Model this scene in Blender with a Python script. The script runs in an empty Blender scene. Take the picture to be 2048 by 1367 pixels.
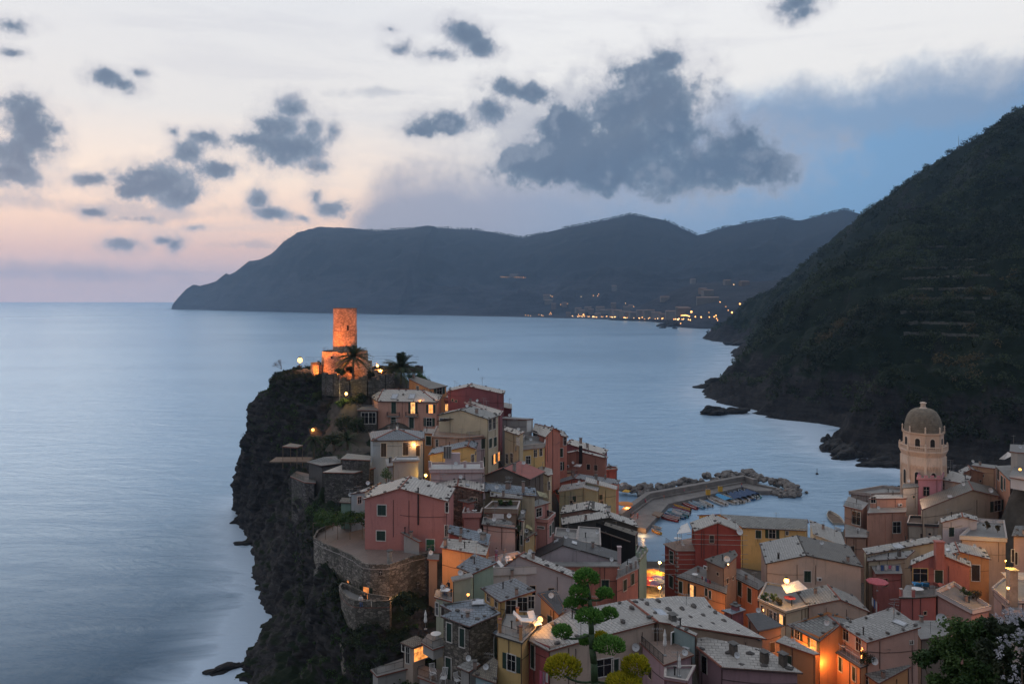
import bpy, bmesh, math, random
import numpy as np
from mathutils import Vector, Matrix, noise as mnoise
random.seed(7); np.random.seed(7)
C = bpy.context.scene.collection
SC = bpy.context.scene
F, H, HY = 1530.0, 70.0, 597.0          # focal length in photo pixels, eye height, eye-level row
CAM = Vector((0, 0, H))
CR = {0:(0,0,1),1:(460,580,4.557),2:(700,730,3.695),3:(600,930,3.1275),4:(950,900,4.5575),5:(840,1080,4.096),6:(1200,900,4.096),
      7:(1230,1020,3.864),8:(1620,780,4.271),9:(1648,1080,4.7625),10:(1700,1000,5.695),11:(1040,880,6.836),12:(400,840,2.594),
      13:(1400,180,3.106),14:(1400,580,3.1605)}
def pix(k,u,v): a=CR[k]; return a[0]+u/a[2], a[1]+v/a[2]
def ray(k,u,v):
    x,y=pix(k,u,v); return Vector(((x-1024)/F,1.0,-(y-HY)/F))
def P(k,u,v,z): r=ray(k,u,v); return CAM+r*((z-H)/r.z)
def PD(k,u,v,d): return CAM+ray(k,u,v)*d

# ------------------------------------------------------------------ object helpers
def tag(o,label=None,cat=None,group=None,kind=None):
    if label: o['label']=label
    if cat: o['category']=cat
    if group: o['group']=group
    if kind: o['kind']=kind
    return o
def empty(name,loc,label,cat,group=None,rz=0):
    o=bpy.data.objects.new(name,None); C.objects.link(o); o.location=loc; o.rotation_euler=(0,0,rz)
    o.empty_display_size=.5
    return tag(o,label,cat,group)
def link(name,me,parent=None,loc=None):
    o=bpy.data.objects.new(name,me); C.objects.link(o)
    if parent is not None: o.parent=parent
    if loc is not None: o.location=loc
    return o
class MB:
    def __init__(s): s.v=[]; s.f=[]; s.m=[]; s.uv={}
    def face(s,pts,m=0,uv=None):
        i=len(s.v); s.v+= [tuple(p) for p in pts]; s.f.append(tuple(range(i,i+len(pts)))); s.m.append(m)
        if uv: s.uv[len(s.f)-1]=uv
    def box(s,c,sx,sy,sz,m=0,M=None):
        q=[]
        for z in (-.5,.5):
            for x,y in ((-.5,-.5),(.5,-.5),(.5,.5),(-.5,.5)):
                p=Vector((x*sx,y*sy,z*sz)); 
                if M is not None: p=M@p
                q.append(p+Vector(c))
        i=len(s.v); s.v+=[tuple(p) for p in q]
        for a in ((0,3,2,1),(4,5,6,7),(0,1,5,4),(1,2,6,5),(2,3,7,6),(3,0,4,7)):
            s.f.append(tuple(i+j for j in a)); s.m.append(m)
    def fr(s,o,t,n,x0,x1,d0,d1,z0,z1,m=0):     # box in a wall's frame: t along, n out, z up
        q=[]
        for z in (z0,z1):
            for x,d in ((x0,d0),(x1,d0),(x1,d1),(x0,d1)): q.append(o+t*x+n*d+Vector((0,0,z)))
        i=len(s.v); s.v+=[tuple(p) for p in q]
        for a in ((0,3,2,1),(4,5,6,7),(0,1,5,4),(1,2,6,5),(2,3,7,6),(3,0,4,7)):
            s.f.append(tuple(i+j for j in a)); s.m.append(m)
    def tube(s,a,b,r0,r1=None,n=6,m=0,cap=True):
        a=Vector(a);b=Vector(b); r1=r0 if r1 is None else r1
        d=(b-a)
        if d.length<1e-6: return
        d.normalize(); x=d.orthogonal().normalized(); y=d.cross(x); i=len(s.v)
        for p,r in ((a,r0),(b,r1)):
            for j in range(n):
                t=2*math.pi*j/n; s.v.append(tuple(p+x*math.cos(t)*r+y*math.sin(t)*r))
        for j in range(n): s.f.append((i+j,i+(j+1)%n,i+n+(j+1)%n,i+n+j)); s.m.append(m)
        if cap: s.f.append(tuple(i+j for j in reversed(range(n)))); s.m.append(m); s.f.append(tuple(i+n+j for j in range(n))); s.m.append(m)
    def lathe(s,c,prof,n=16,m=0,ph=0,arc=2*math.pi):
        i=len(s.v); c=Vector(c); k=len(prof)
        for r,z in prof:
            for j in range(n):
                t=ph+arc*j/n; s.v.append((c.x+r*math.cos(t),c.y+r*math.sin(t),c.z+z))
        for a in range(k-1):
            for j in range(n):
                s.f.append((i+a*n+j,i+a*n+(j+1)%n,i+(a+1)*n+(j+1)%n,i+(a+1)*n+j)); s.m.append(m)
        s.f.append(tuple(i+(k-1)*n+j for j in range(n))); s.m.append(m)
    def path(s,pts,r,n=5,m=0):
        for a,b in zip(pts[:-1],pts[1:]): s.tube(a,b,r,n=n,m=m)
    def mesh(s,name,mats,smooth=False):
        me=bpy.data.meshes.new(name); me.from_pydata(s.v,[],s.f)
        for m in (mats if isinstance(mats,(list,tuple)) else [mats]): me.materials.append(m)
        me.polygons.foreach_set('material_index',s.m)
        if smooth: me.polygons.foreach_set('use_smooth',[True]*len(s.f))
        if s.uv:
            ul=me.uv_layers.new(name='UVMap')
            for fi,uvs in s.uv.items():
                pl=me.polygons[fi]
                for li,t in zip(pl.loop_indices,uvs): ul.data[li].uv=t
        me.validate(); me.update(); return me
    def build(s,name,mats,parent=None,smooth=False,loc=None):
        return link(name,s.mesh(name,mats,smooth),parent,loc)
def npmesh(name,V,Fq,mat,attr=None,smooth=False):
    me=bpy.data.meshes.new(name); V=np.asarray(V,dtype=np.float32); Fq=np.asarray(Fq,dtype=np.int32)
    k=Fq.shape[1]; me.vertices.add(len(V)); me.vertices.foreach_set('co',V.ravel())
    me.loops.add(Fq.size); me.loops.foreach_set('vertex_index',Fq.ravel())
    me.polygons.add(len(Fq)); me.polygons.foreach_set('loop_start',np.arange(0,Fq.size,k,dtype=np.int32))
    me.polygons.foreach_set('loop_total',np.full(len(Fq),k,dtype=np.int32))
    if smooth: me.polygons.foreach_set('use_smooth',np.ones(len(Fq),dtype=bool))
    me.materials.append(mat)
    for nm,a in (attr or {}).items():
        at=me.attributes.new(nm,'FLOAT','POINT'); at.data.foreach_set('value',np.asarray(a,dtype=np.float32))
    me.update(calc_edges=True); return me
def grid_faces(nr,nc,wrap=False):
    i=np.arange((nr-1)*(nc-1)); r=i//(nc-1); c=i%(nc-1); a=r*nc+c
    return np.stack([a,a+1,a+nc+1,a+nc],1)

# ------------------------------------------------------------------ materials
MATS={}
def newmat(n):
    m=bpy.data.materials.new(n); m.use_nodes=True; nt=m.node_tree; b=nt.nodes['Principled BSDF']; return m,nt,b
def N(nt,t,**kw):
    n=nt.nodes.new(t)
    for k,v in kw.items():
        if k.startswith('i_'): n.inputs[k[2:].replace('_',' ')].default_value=v
        else: setattr(n,k,v)
    return n
def ramp(nt,fac,stops,interp='LINEAR'):
    r=nt.nodes.new('ShaderNodeValToRGB'); e=r.color_ramp.elements; r.color_ramp.interpolation=interp
    while len(e)<len(stops): e.new(.5)
    for q,(p,c) in zip(e,stops): q.position=p; q.color=(*c,1) if len(c)==3 else c
    nt.links.new(fac,r.inputs['Fac']); return r
def mixc(nt,fac,a,b,mode='MIX'):
    m=nt.nodes.new('ShaderNodeMix'); m.data_type='RGBA'; m.blend_type=mode
    for s,v in ((m.inputs['Factor'],fac),(m.inputs[6],a),(m.inputs[7],b)):
        if hasattr(v,'links') or isinstance(v,bpy.types.NodeSocket): nt.links.new(v,s)
        elif isinstance(v,(tuple,list)): s.default_value=(*v,1) if len(v)==3 else v
        else: s.default_value=v
    return m.outputs[2]
def math_(nt,op,a,b=None,c=None,clamp=False):
    m=nt.nodes.new('ShaderNodeMath'); m.operation=op; m.use_clamp=clamp
    for s,v in zip(m.inputs,(a,b,c)):
        if v is None: continue
        if isinstance(v,bpy.types.NodeSocket): nt.links.new(v,s)
        else: s.default_value=v
    return m.outputs[0]
def geo_pos(nt): return nt.nodes.new('ShaderNodeNewGeometry').outputs['Position']
def noise(nt,vec,scale,detail=4,rough=.55,dist=0):
    n=nt.nodes.new('ShaderNodeTexNoise'); n.inputs['Scale'].default_value=scale; n.inputs['Detail'].default_value=detail
    n.inputs['Roughness'].default_value=rough; n.inputs['Distortion'].default_value=dist
    if vec is not None: nt.links.new(vec,n.inputs['Vector'])
    return n.outputs['Fac']
def scalev(nt,vec,s):
    m=nt.nodes.new('ShaderNodeMapping'); m.inputs['Scale'].default_value=s; nt.links.new(vec,m.inputs['Vector']); return m.outputs[0]
def bump(nt,b,h,strength=.5,dist=.1):
    n=nt.nodes.new('ShaderNodeBump'); n.inputs['Strength'].default_value=strength; n.inputs['Distance'].default_value=dist
    nt.links.new(h,n.inputs['Height']); nt.links.new(n.outputs[0],b.inputs['Normal'])
def wallmat(c):
    key=('w',)+tuple(c)
    if key in MATS: return MATS[key]
    m,nt,b=newmat('plaster'); L=nt.links.new; p=geo_pos(nt)
    n1=noise(nt,p,.35,5,.6); n2=noise(nt,scalev(nt,p,(1.1,1.1,.14)),1.0,5,.65,.4); n3=noise(nt,p,3.5,3)
    dk=tuple(x*.55+.012 for x in c); lt=tuple(min(1,x*1.16+.01) for x in c)
    col=mixc(nt,ramp(nt,n1,[(.3,(0,0,0)),(.7,(1,1,1))]).outputs[0],c,lt)
    col=mixc(nt,math_(nt,'MULTIPLY',ramp(nt,n2,[(.54,(0,0,0)),(.76,(1,1,1))]).outputs[0],.8),col,dk)
    col=mixc(nt,math_(nt,'MULTIPLY',ramp(nt,n3,[(.6,(0,0,0)),(.75,(1,1,1))]).outputs[0],.3),col,dk)
    L(col,b.inputs['Base Color']); b.inputs['Roughness'].default_value=.9
    bump(nt,b,n3,.25,.03)
    MATS[key]=m; return m
def stonemat(c,key='stone',sc=1.6):
    if key in MATS: return MATS[key]
    m,nt,b=newmat(key); L=nt.links.new; p=geo_pos(nt)
    v=N(nt,'ShaderNodeTexVoronoi'); v.feature='F1'; v.inputs['Scale'].default_value=sc; L(scalev(nt,p,(1,1,1.7)),v.inputs['Vector'])
    e=N(nt,'ShaderNodeTexVoronoi'); e.feature='DISTANCE_TO_EDGE'; e.inputs['Scale'].default_value=sc; L(scalev(nt,p,(1,1,1.7)),e.inputs['Vector'])
    sep=N(nt,'ShaderNodeSeparateColor'); L(v.outputs['Color'],sep.inputs[0])
    col=ramp(nt,sep.outputs[0],[(0,tuple(x*.45 for x in c)),(.5,c),(1,tuple(min(1,x*1.7) for x in c))]).outputs[0]
    col=mixc(nt,ramp(nt,e.outputs['Distance'],[(0.02,(1,1,1)),(.09,(0,0,0))]).outputs[0],col,tuple(x*.35 for x in c))
    n=noise(nt,p,.3,4); col=mixc(nt,ramp(nt,n,[(.45,(0,0,0)),(.7,(.7,.7,.7))]).outputs[0],col,(.05,.05,.035))
    L(col,b.inputs['Base Color']); b.inputs['Roughness'].default_value=.9; bump(nt,b,e.outputs['Distance'],.7,.12)
    MATS[key]=m; return m
def roofmat(key,c1,c2,mortar,bw=.8,bh=.46,ms=.045,lichen=.36):
    m,nt,b=newmat('roof_'+key); L=nt.links.new; uv=N(nt,'ShaderNodeUVMap').outputs[0]; p=geo_pos(nt)
    br=N(nt,'ShaderNodeTexBrick'); br.offset=.5
    br.inputs['Color1'].default_value=(*c1,1); br.inputs['Color2'].default_value=(*c2,1); br.inputs['Mortar'].default_value=(*mortar,1)
    br.inputs['Scale'].default_value=1; br.inputs['Mortar Size'].default_value=ms; br.inputs['Bias'].default_value=-.1
    br.inputs['Brick Width'].default_value=bw; br.inputs['Row Height'].default_value=bh; br.inputs['Mortar Smooth'].default_value=.2
    L(uv,br.inputs['Vector'])
    n1=noise(nt,p,.45,5,.65); n2=noise(nt,p,2.6,4,.6)
    col=mixc(nt,ramp(nt,n1,[(.42,(0,0,0)),(.66,(1,1,1))]).outputs[0],br.outputs['Color'],tuple(x*.72 for x in c1))
    col=mixc(nt,math_(nt,'MULTIPLY',ramp(nt,n2,[(.56,(0,0,0)),(.7,(1,1,1))]).outputs[0],lichen),col,(.10,.09,.07))
    oi=N(nt,'ShaderNodeObjectInfo'); hv=N(nt,'ShaderNodeHueSaturation'); L(col,hv.inputs['Color']); L(math_(nt,'ADD',math_(nt,'MULTIPLY',oi.outputs['Random'],.42),.78),hv.inputs['Value']); L(math_(nt,'ADD',math_(nt,'MULTIPLY',oi.outputs['Random'],.8),.7),hv.inputs['Saturation']); col=hv.outputs[0]
    L(col,b.inputs['Base Color']); b.inputs['Roughness'].default_value=.55
    bump(nt,b,br.outputs['Fac'],-.6,.05); MATS[key]=m; return m
RL=roofmat('slate_light',(.45,.435,.405),(.32,.31,.29),(.14,.14,.137))
RW=roofmat('slate_white',(.50,.475,.44),(.37,.35,.325),(.15,.14,.13),.85,.5)
RB=roofmat('slate_blue',(.26,.29,.32),(.19,.215,.245),(.05,.055,.06))
RG=roofmat('slate_grey',(.27,.27,.255),(.17,.17,.165),(.04,.04,.04))
RD=roofmat('slate_dark',(.085,.085,.09),(.06,.06,.065),(.02,.02,.02),1.2,.6,.02,.2)
RT=roofmat('tile_brown',(.22,.20,.17),(.13,.115,.10),(.03,.03,.03),.3,.4,.04)
RP=roofmat('red_painted',(.27,.115,.105),(.23,.10,.09),(.18,.08,.07),3,.6,.01,.15)
RC=roofmat('concrete_flat',(.24,.235,.225),(.20,.195,.19),(.15,.15,.145),2.2,2.2,.01,.4)
RY=roofmat('terrace_tile',(.30,.22,.18),(.25,.18,.15),(.14,.11,.10),.4,.4,.02,.2)
def simple(key,c,rough=.7,metal=0,var=.25,sc=2.5,spec=.5):
    if key in MATS: return MATS[key]
    m,nt,b=newmat(key)
    n=noise(nt,geo_pos(nt),sc,4,.6)
    col=ramp(nt,n,[(.3,tuple(x*(1-var) for x in c)),(.7,tuple(min(1,x*(1+var)) for x in c))]).outputs[0]
    nt.links.new(col,b.inputs['Base Color']); b.inputs['Roughness'].default_value=rough; b.inputs['Metallic'].default_value=metal
    b.inputs['Specular IOR Level'].default_value=spec
    MATS[key]=m; return m
def emis(key,c,s):
    if key in MATS: return MATS[key]
    m,nt,b=newmat(key); b.inputs['Base Color'].default_value=(*c,1); b.inputs['Emission Color'].default_value=(*c,1); b.inputs['Emission Strength'].default_value=s
    MATS[key]=m; return m
def litpane(key,c,s):      # a lit room seen through curtains: uneven glow
    m,nt,b=newmat(key); n=noise(nt,geo_pos(nt),1.4,2)
    col=ramp(nt,n,[(.35,tuple(x*.35 for x in c)),(.6,c)]).outputs[0]
    nt.links.new(col,b.inputs['Emission Color']); b.inputs['Emission Strength'].default_value=s; b.inputs['Base Color'].default_value=(*c,1)
    MATS[key]=m; return m
RIM=simple('red_mortar_edge',(.23,.085,.06),.85); RIMD=simple('dark_roof_edge',(.06,.055,.05),.85); RIMW=simple('pale_roof_edge',(.42,.37,.34),.85)
STONE=simple('ballast_rock',(.11,.10,.095),.95,0,.4); SHUT=simple('shutter_green',(.018,.045,.032),.55); SHUTB=simple('shutter_brown',(.05,.035,.028),.6)
DOORG=simple('door_green',(.02,.12,.06),.5); FRAME=simple('window_surround',(.62,.58,.54),.8); FRAMEC=simple('cream_surround',(.55,.42,.33),.8)
METAL=simple('railing_iron',(.035,.035,.037),.5,.6); METALG=simple('galvanised_metal',(.30,.31,.32),.45,.7); PIPE=simple('drainpipe_metal',(.07,.045,.04),.5,.3)
WHITE=simple('white_paint',(.75,.75,.74),.5,0,.06); DISH=simple('dish_paint',(.62,.63,.64),.4,0,.08); CLOTHW=simple('white_canvas',(.72,.70,.68),.9,0,.1)
WOOD=simple('weathered_wood',(.17,.12,.085),.8); CONC=simple('concrete',(.27,.26,.245),.9,0,.3,.8); PLASTIC=simple('white_plastic',(.7,.7,.7),.35,0,.05)
CHIM=simple('chimney_render',(.30,.22,.19),.9); CHIMS=simple('chimney_slab',(.12,.115,.11),.9)
m,nt,b=newmat('window_glass'); b.inputs['Base Color'].default_value=(.012,.014,.018,1); b.inputs['Roughness'].default_value=.08; GLASS=m
LIT=litpane('lit_room',(1,.36,.085),1.5); LITY=litpane('lit_room_yellow',(1,.48,.15),1.5); LITR=litpane('lit_room_dim',(1,.32,.08),.9)
BULB=emis('lamp_bulb',(1,.50,.14),4.5); BULBS=emis('lamp_bulb_soft',(1,.45,.12),2.4); BULBW=emis('lamp_bulb_white',(1,.72,.34),3.5)
FAIRY=emis('string_light',(1,.35,.08),6)
def leafmat(key,c,c2,tr=.25):
    if key in MATS: return MATS[key]
    m,nt,b=newmat(key); L=nt.links.new
    a=N(nt,'ShaderNodeAttribute',attribute_name='tint')
    col=ramp(nt,a.outputs['Fac'],[(0,c),(1,c2)]).outputs[0]; L(col,b.inputs['Base Color']); b.inputs['Roughness'].default_value=.6
    b.inputs['Specular IOR Level'].default_value=.25
    t=N(nt,'ShaderNodeBsdfTranslucent'); L(col,t.inputs[0]); mx=N(nt,'ShaderNodeMixShader'); mx.inputs[0].default_value=tr
    L(b.outputs[0],mx.inputs[1]); L(t.outputs[0],mx.inputs[2]); L(mx.outputs[0],nt.nodes['Material Output'].inputs[0])
    MATS[key]=m; return m
LEAFD=leafmat('scrub_leaves',(.006,.015,.008),(.055,.078,.032)); LEAFG=leafmat('garden_leaves',(.018,.050,.014),(.085,.150,.038))
LEAFY=leafmat('yellow_buds',(.14,.20,.012),(.62,.50,.03)); LEAFA=leafmat('agave_buds',(.05,.17,.03),(.26,.46,.10)); LEAFP=leafmat('palm_leaves',(.018,.035,.016),(.06,.085,.035))
PETAL=leafmat('white_petals',(.40,.41,.46),(.58,.58,.63)); LEAFB=leafmat('dry_brown_scrub',(.05,.04,.022),(.10,.08,.04))

# ------------------------------------------------------------------ foliage cards spread through a volume
def leaves(centres,radii,n_each,size,squash=.8,shell=.35,tint=None,flat=0):
    """many small four-cornered leaves in clumps; returns V, F, tint"""
    c=np.asarray(centres,dtype=float); r=np.asarray(radii,dtype=float); K=len(c)
    if np.isscalar(n_each): n_each=np.full(K,n_each)
    idx=np.repeat(np.arange(K),n_each); n=len(idx)
    d=np.random.normal(size=(n,3)); d/=np.linalg.norm(d,axis=1)[:,None]
    rr=(shell+(1-shell)*np.random.rand(n)**.6)*(.75+.5*np.random.rand(n))
    p=c[idx]+d*(rr*r[idx])[:,None]*np.array([1,1,squash])
    nrm=d*.8+np.random.normal(size=(n,3))*.7+np.array([0,0,.35+flat]); nrm/=np.linalg.norm(nrm,axis=1)[:,None]
    a=np.cross(nrm,np.random.normal(size=(n,3))); a/=np.linalg.norm(a,axis=1)[:,None]; b=np.cross(nrm,a)
    s=(size if np.isscalar(size) else np.asarray(size)[idx])*(.6+.8*np.random.rand(n))
    a=a*s[:,None]; b=b*(s*.55)[:,None]
    V=np.empty((n,4,3)); V[:,0]=p-a; V[:,1]=p-b; V[:,2]=p+a; V[:,3]=p+b
    t=(np.random.rand(K) if tint is None else np.asarray(tint))[idx]*.7+np.random.rand(n)*.3
    return V.reshape(-1,3),np.arange(4*n).reshape(-1,4),np.repeat(t,4)
# ------------------------------------------------------------------ camera
cd=bpy.data.cameras.new('camera'); cam=bpy.data.objects.new('camera',cd); C.objects.link(cam)
cam.location=CAM; cam.rotation_euler=(math.radians(90),0,0); cd.sensor_width=36; cd.lens=36*F/2048; cd.shift_y=-(683.5-HY)/2048
cd.clip_start=.5; cd.clip_end=90000; SC.camera=cam
SC.view_settings.view_transform='Standard'; SC.view_settings.look='None'; SC.view_settings.exposure=.04; SC.view_settings.gamma=1
SC.cycles.use_denoising=True; SC.cycles.max_bounces=5; SC.cycles.diffuse_bounces=3; SC.cycles.glossy_bounces=2; SC.cycles.transmission_bounces=3
SC.cycles.transparent_max_bounces=6; SC.cycles.volume_bounces=1; SC.cycles.sample_clamp_indirect=4; SC.cycles.caustics_reflective=False; SC.cycles.caustics_refractive=False

# ------------------------------------------------------------------ dusk sky
def azel(px,py):
    d=Vector(((px-1024)/F,1,-(py-HY)/F)).normalized(); return math.atan2(d.x,d.y),math.asin(d.z)
w=bpy.data.worlds.new('World'); SC.world=w; w.use_nodes=True; nt=w.node_tree; L=nt.links.new
bg=nt.nodes['Background']
tc=nt.nodes.new('ShaderNodeTexCoord').outputs['Generated']
sep=nt.nodes.new('ShaderNodeSeparateXYZ'); L(tc,sep.inputs[0])
az=math_(nt,'ARCTAN2',sep.outputs[0],sep.outputs[1]); el=math_(nt,'ARCSINE',sep.outputs[2])
wn=nt.nodes.new('ShaderNodeTexNoise'); wn.inputs['Scale'].default_value=9; wn.inputs['Detail'].default_value=7; wn.inputs['Roughness'].default_value=.58; L(tc,wn.inputs['Vector'])
fine=noise(nt,tc,26,8,.66); med=noise(nt,tc,13,4,.5)
strk=noise(nt,scalev(nt,tc,(2.5,2.5,16)),1.6,6,.6,.6)
def mr(v,a,b,c=0.,d=1.,sm=True):
    m=nt.nodes.new('ShaderNodeMapRange'); m.interpolation_type='SMOOTHSTEP' if sm else 'LINEAR'
    for s,x in zip(m.inputs,(v,a,b,c,d)):
        if isinstance(x,bpy.types.NodeSocket): L(x,s)
        else: s.default_value=x
    return m.outputs[0]
eln=mr(el,0,math.radians(40),sm=False)
def e_(deg): return deg/40
warm=ramp(nt,eln,[(0,(.92,.66,.62)),(e_(1.5),(.88,.61,.56)),(e_(3.2),(.86,.57,.48)),(e_(5.2),(.98,.68,.52)),(e_(8.5),(.96,.77,.63)),(e_(13),(.75,.715,.69)),(e_(20),(.70,.70,.715)),(e_(32),(.62,.65,.70)),(1,(.38,.405,.46))]).outputs[0]
mid=ramp(nt,eln,[(0,(.36,.38,.46)),(e_(5),(.40,.40,.46)),(e_(9),(.62,.60,.60)),(e_(14),(.78,.76,.74)),(e_(22),(.76,.76,.77)),(e_(32),(.62,.65,.70)),(1,(.46,.48,.53))]).outputs[0]
base=mixc(nt,mr(az,math.radians(-14),math.radians(2)),warm,mid)
base=mixc(nt,math_(nt,'MULTIPLY',mr(strk,.48,.68),.22),base,(.50,.50,.56))
# the large blue-grey veil on the right: its upper edge climbs to the right
azn=mr(az,math.radians(-14),math.radians(36),sm=False)
fc=nt.nodes.new('ShaderNodeFloatCurve'); cu=fc.mapping.curves[0]
pts=[]
for px,py in ((690,440),(730,372),(800,335),(960,335),(1180,300),(1350,205),(1500,170),(1750,120),(2048,75)):
    a,e=azel(px,py); pts.append(((math.degrees(a)+14)/50,math.degrees(e)/40))
cu.points[0].location=(0,.02); cu.points[1].location=(1,.62)
for x,y in pts: cu.points.new(x,y)
fc.mapping.update(); L(azn,fc.inputs['Value'])
edge=math_(nt,'SUBTRACT',math_(nt,'ADD',fc.outputs[0],math_(nt,'ADD',math_(nt,'MULTIPLY',math_(nt,'SUBTRACT',wn.outputs['Fac'],.5),.12),math_(nt,'MULTIPLY',math_(nt,'SUBTRACT',fine,.5),.06))),eln)
veil=mr(edge,-.01,.075)
veil=math_(nt,'MULTIPLY',veil,mr(az,math.radians(-13.5),math.radians(-10.5)))
blue=ramp(nt,azn,[(0,(.35,.345,.41)),(.25,(.32,.345,.44)),(.5,(.245,.345,.50)),(.75,(.175,.325,.525)),(1,(.155,.28,.46))]).outputs[0]
blue=mixc(nt,mr(eln,0,.3),blue,(.26,.37,.52)) if False else blue
base=mixc(nt,veil,base,blue)
# dark cumulus: noise-broken masses at their own directions
pv=nt.nodes.new('ShaderNodeCombineXYZ'); L(az,pv.inputs[0]); L(el,pv.inputs[1])
wa=nt.nodes.new('ShaderNodeVectorMath'); wa.operation='SUBTRACT'; L(wn.outputs['Color'],wa.inputs[0]); wa.inputs[1].default_value=(.5,.5,.5)
ws=nt.nodes.new('ShaderNodeVectorMath'); ws.operation='SCALE'; L(wa.outputs[0],ws.inputs[0]); ws.inputs['Scale'].default_value=.034
wp=nt.nodes.new('ShaderNodeVectorMath'); wp.operation='ADD'; L(pv.outputs[0],wp.inputs[0]); L(ws.outputs[0],wp.inputs[1])
def field(blobs):
    cur=None
    for px,py,rx,ry in blobs:
        a,e=azel(px,py); sx=math.cos(a)**2*F
        s=nt.nodes.new('ShaderNodeVectorMath'); s.operation='SUBTRACT'; L(wp.outputs[0],s.inputs[0]); s.inputs[1].default_value=(a,e,0)
        q=nt.nodes.new('ShaderNodeVectorMath'); q.operation='MULTIPLY'; L(s.outputs[0],q.inputs[0]); q.inputs[1].default_value=(F/rx,F/ry,0)
        l=nt.nodes.new('ShaderNodeVectorMath'); l.operation='LENGTH'; L(q.outputs[0],l.inputs[0])
        f=math_(nt,'MULTIPLY',math_(nt,'SUBTRACT',1.0,l.outputs['Value']),min(1,.34+min(rx,ry*1.8)/80))
        cur=f if cur is None else math_(nt,'SMOOTH_MAX',cur,f,.35)
    return cur
dark=field([(22,45,30,15),(35,103,22,11),(215,152,36,19),(245,168,32,15),(273,148,19,11),(30,300,70,68),(50,235,44,40),(72,272,52,52),(115,258,23,21),(20,345,50,28),(350,265,14,16),
            (320,360,80,44),(350,388,58,30),(270,378,48,20),(410,277,38,21),(375,302,30,24),(180,355,34,15),(440,342,55,24),(580,215,48,34),(560,257,52,42),(575,302,88,44),(505,287,46,23),(615,252,32,38),(622,337,36,19),(662,265,24,28),
            (515,405,26,21),(545,432,36,13),(630,390,27,24),(662,415,52,22),(600,438,22,11),(195,428,32,13),(262,437,46,9),(250,482,36,16),(330,480,26,8),(350,487,13,14),(385,455,18,6),
            (928,74,60,34),(955,92,46,25),(862,112,62,15),(795,100,32,17),(780,58,15,8),(1040,180,86,28),(905,246,90,31),(850,263,52,19),(982,226,64,32),
            (1330,120,46,34),(1272,150,78,52),(1352,165,34,37),(1250,222,124,74),(1270,290,180,90),(1320,215,110,110),(1190,335,250,62),(1420,335,210,62),(1142,258,86,58),(1180,315,200,62),(1390,330,200,58),(1482,292,84,60),(1532,332,52,50),(1040,325,72,40),(1590,6,58,24),(1605,26,36,18)])
soft=field([(1545,325,80,62),(1480,262,90,50),(1060,250,120,80),(1640,230,330,60),(1900,180,250,60),(160,540,170,22),(1180,200,120,60),(500,495,70,8),(250,420,300,18),(760,190,120,10)])
tof=nt.nodes.new('ShaderNodeVectorMath'); tof.operation='ADD'; L(tc,tof.inputs[0]); tof.inputs[1].default_value=(-.007,0,.009)
emb=math_(nt,'SUBTRACT',fine,noise(nt,tof.outputs[0],26,8,.66)); tof2=nt.nodes.new('ShaderNodeVectorMath'); tof2.operation='ADD'; L(tc,tof2.inputs[0]); tof2.inputs[1].default_value=(-.014,0,.02)
emb=math_(nt,'ADD',math_(nt,'MULTIPLY',emb,1.3),math_(nt,'MULTIPLY',math_(nt,'SUBTRACT',med,noise(nt,tof2.outputs[0],13,4,.5)),1.6))
tur=math_(nt,'ADD',math_(nt,'MULTIPLY',math_(nt,'SUBTRACT',fine,.5),1.9),math_(nt,'MULTIPLY',math_(nt,'SUBTRACT',med,.5),.6))
df=math_(nt,'ADD',dark,tur)
sf=math_(nt,'ADD',soft,math_(nt,'MULTIPLY',tur,.8))
base=mixc(nt,math_(nt,'MULTIPLY',mr(sf,-.15,.6),.42),base,(.25,.29,.38))
halo=mr(df,-.55,.40); body=mr(df,.0,.52)
base=mixc(nt,math_(nt,'MULTIPLY',halo,.42),base,(.40,.40,.46))
lit=mr(math_(nt,'ADD',df,math_(nt,'MULTIPLY',math_(nt,'SUBTRACT',wn.outputs['Fac'],.5),1.6)),.15,.85)
ccol=ramp(nt,lit,[(0,(.28,.31,.38)),(.3,(.165,.215,.295)),(.65,(.105,.158,.235)),(1,(.08,.128,.205))]).outputs[0]
ccol=mixc(nt,math_(nt,'MULTIPLY',mr(emb,.06,.5),.55),ccol,(.25,.29,.365)); ccol=mixc(nt,math_(nt,'MULTIPLY',mr(emb,-.05,-.36),.55),ccol,(.07,.11,.18))
base=mixc(nt,math_(nt,'MULTIPLY',body,.92),base,ccol)
# away from the afterglow the sky is a plain dim blue
back=mr(math_(nt,'ABSOLUTE',az),math.radians(62),math.radians(140))
base=mixc(nt,back,base,ramp(nt,eln,[(0,(.17,.18,.21)),(.6,(.27,.285,.32)),(1,(.38,.405,.46))]).outputs[0])
base=mixc(nt,mr(el,-.03,-.001),(.16,.20,.27),base)
sky=nt.nodes.new('ShaderNodeTexSky'); sky.sky_type='NISHITA'; sky.sun_disc=False
SUN_EL,SUN_AZ=math.radians(2.0),math.radians(-38)        # the sun has just gone behind the far headland, left of frame
sky.sun_elevation=SUN_EL; sky.sun_rotation=SUN_AZ
nis=nt.nodes.new('ShaderNodeVectorMath'); nis.operation='SCALE'; L(sky.outputs[0],nis.inputs[0]); nis.inputs['Scale'].default_value=.004
ad2=nt.nodes.new('ShaderNodeVectorMath'); ad2.operation='ADD'; L(base,ad2.inputs[0]); L(nis.outputs[0],ad2.inputs[1])
L(ad2.outputs[0],bg.inputs['Color']); bg.inputs['Strength'].default_value=1.16
sl=bpy.data.lights.new('sun','SUN'); sl.energy=.18; sl.angle=math.radians(25); sl.color=(1,.78,.62); so=bpy.data.objects.new('sun',sl); C.objects.link(so)
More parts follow.
